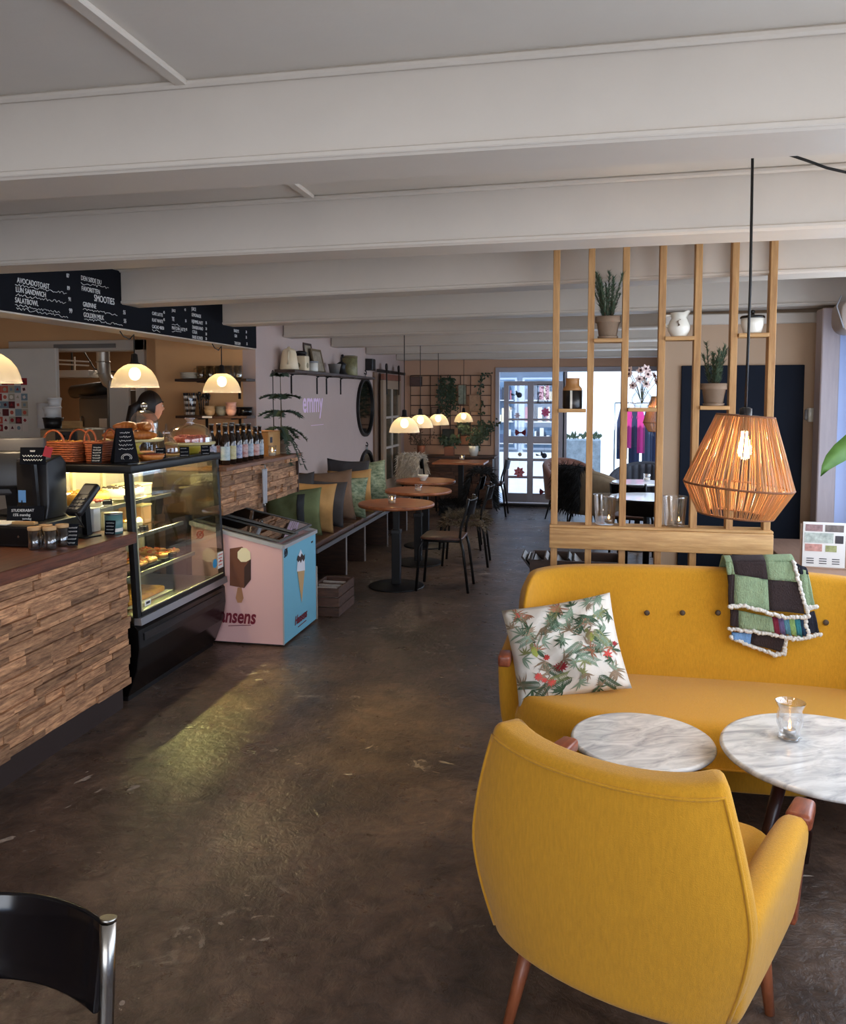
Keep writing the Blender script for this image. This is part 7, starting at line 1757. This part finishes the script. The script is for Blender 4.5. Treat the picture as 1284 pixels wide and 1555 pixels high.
# local frame: +y is the way the person looks; leaning forward a little over the work
V = [(0, 0, .92), (0, .02, 1.06), (0, .05, 1.22), (0, .08, 1.34), (0, .10, 1.42), (0, .125, 1.50),
     (.10, -.0, .88), (.105, .01, .48), (.11, -.02, .09), (.115, .11, .04), (-.10, -.0, .88), (-.105, .01, .48), (-.11, -.02, .09), (-.115, .11, .04),
     (.16, .08, 1.36), (.21, .10, 1.10), (.15, .30, 1.03), (.13, .37, 1.02), (-.16, .08, 1.36), (-.21, .10, 1.10), (-.15, .30, 1.03), (-.13, .37, 1.02)]
Ed = [(0, 1), (1, 2), (2, 3), (3, 4), (4, 5), (0, 6), (6, 7), (7, 8), (8, 9), (0, 10), (10, 11), (11, 12), (12, 13), (3, 14), (14, 15), (15, 16), (16, 17), (3, 18), (18, 19), (19, 20), (20, 21)]
Rd = [(.155, .11), (.13, .095), (.15, .105), (.14, .095), .06, .052, .085, .055, .036, .03, .085, .055, .036, .03, .055, .042, .028, .03, .055, .042, .028, .03]
body = skin('body', V, Ed, Rd, SKIN, PP)
cl = [v for v in V[:4]] + [V[14], (.21, .10, 1.14), V[18], (-.21, .10, 1.14)]
skin('shirt', cl, [(0, 1), (1, 2), (2, 3), (3, 4), (4, 5), (3, 6), (6, 7)], [(.17, .125), (.145, .108), (.163, .117), (.15, .105), .066, .054, .066, .054], SHIRT, PP)
skin('trousers', [V[0], V[6], V[7], (.11, -.02, .13), V[10], V[11], (-.11, -.02, .13)], [(0, 1), (1, 2), (2, 3), (0, 4), (4, 5), (5, 6)], [(.165, .12), .095, .066, .052, .095, .066, .052], TROUS, PP)
for s in (-1, 1):
    k = MB(); k.ball((s * .113, .06, .045), .05, 12, (.85, 2.4, .9)); obj('shoe', k, SHOE, PP)
    # hand: palm and five fingers bent over the work
    hv = [(s * .13, .375, 1.018), (s * .125, .43, 1.008)]; he = [(0, 1)]; hr = [(.026, .014), (.034, .013)]
    for i, (dx, ln) in enumerate(((-.03, .062), (-.01, .074), (.01, .07), (.03, .055))):
        n = len(hv); bx = s * .125 + dx; hv += [(bx, .452, 1.006), (bx + dx * .15, .452 + ln * .55, .998), (bx + dx * .2, .452 + ln * .95, .978)]; he += [(1, n), (n, n + 1), (n + 1, n + 2)]; hr += [.0095, .0088, .0075]
    n = len(hv); hv += [(s * .09, .40, 1.008), (s * .072, .435, .998), (s * .068, .46, .986)]; he += [(0, n), (n, n + 1), (n + 1, n + 2)]; hr += [.012, .0105, .009]
    skin('hand', hv, he, hr, SKIN, PP, 0, 1)
# head ------------------------------------------------------------
HC = Vector((0, .15, 1.585))
def head(u, v):
    th = 2 * PI * u; ph = PI * v; x = math.sin(ph) * math.sin(th); y = math.sin(ph) * math.cos(th); z = -math.cos(ph)
    w = .074; d = .092; h = .112
    X, Y, Z = x * w, y * d, z * h
    if z < 0: X *= 1 - .28 * (-z) ** 1.3; Y = Y * (1 - .10 * (-z)) + .012 * (-z)
    f = max(0, y)
    if f > .3 and abs(x) < .30:                        # nose, brow, lips and chin
        s = max(0, 1 - (x / .17) ** 2)
        Y += s * (.024 * math.exp(-((z + .16) / .13) ** 2) + .010 * math.exp(-((z + .02) / .16) ** 2) + .007 * math.exp(-((z + .46) / .06) ** 2) + .008 * math.exp(-((z + .78) / .1) ** 2) + .005 * math.exp(-((z - .26) / .09) ** 2))
    for sx in (-1, 1): Y -= .012 * math.exp(-(((x - sx * .38) / .16) ** 2 + ((z - .06) / .10) ** 2)) * (1 if y > 0 else 0)
    return HC.x + X, HC.y + Y, HC.z + Z
k = MB(); k.grid(head, 48, 36, wrapu=True)
hd_ = obj('head', k, SKIN, PP)
for s in (-1, 1):
    b = MB(); b.ball((s * .028, HC.y + .077, HC.z + .008), .011, 10); obj('eye', b, PORCELAIN, hd_); b = MB(); b.ball((s * .028, HC.y + .0855, HC.z + .008), .0048, 8); obj('iris', b, INK, hd_)
    b = MB(); b.ball((s * .074, HC.y - .005, HC.z - .01), .026, 12, (.32, .7, 1.1)); obj('ear', b, SKIN, hd_)
    obj('eyebrow', MB().tube([(s * .012, HC.y + .09, HC.z + .034), (s * .03, HC.y + .087, HC.z + .04), (s * .048, HC.y + .074, HC.z + .034)], .0035, 6), HAIR, hd_)
obj('mouth', MB().tube([(-.022, HC.y + .082, HC.z - .053), (0, HC.y + .0935, HC.z - .051), (.022, HC.y + .082, HC.z - .053)], .005, 8), mat('lips', (170, 96, 88), .5), hd_)
def hair(u, v):
    th = 2 * PI * u; top = 1 - v; ph = PI * (1 - .66 * v); x = math.sin(ph) * math.sin(th); y = math.sin(ph) * math.cos(th); z = -math.cos(ph)
    lim = .30 if y > 0 else -.75; zz = max(z, lim * abs(y) ** .6 if y > 0 else z)
    g = 1 + .012 * math.sin(th * 26)
    return HC.x + x * .083 * g, HC.y - .006 + y * .100 * g - (.0 if y < 0 else .008), HC.z + .008 + zz * .118
k = MB(); k.grid(hair, 64, 22, wrapu=True); obj('hair', k, HAIR, PP, solid=.006)
k = MB(); base = Vector((0, HC.y - .10, HC.z + .02))
k.tube([base + Vector((0, .03, .02)), base, base + Vector((0, -.055, -.03)), base + Vector((0, -.075, -.12)), base + Vector((.01, -.06, -.22)), base + Vector((.015, -.04, -.30))], [.02, .026, .036, .036, .026, .006], 14); obj('ponytail', k, HAIR, PP)
obj('hair_tie', MB().tube([(base.x + .026 * math.cos(q), base.y - .008, base.z + .026 * math.sin(q)) for q in [i * 2 * PI / 12 for i in range(13)]], .006, 6), BLACK, PP)
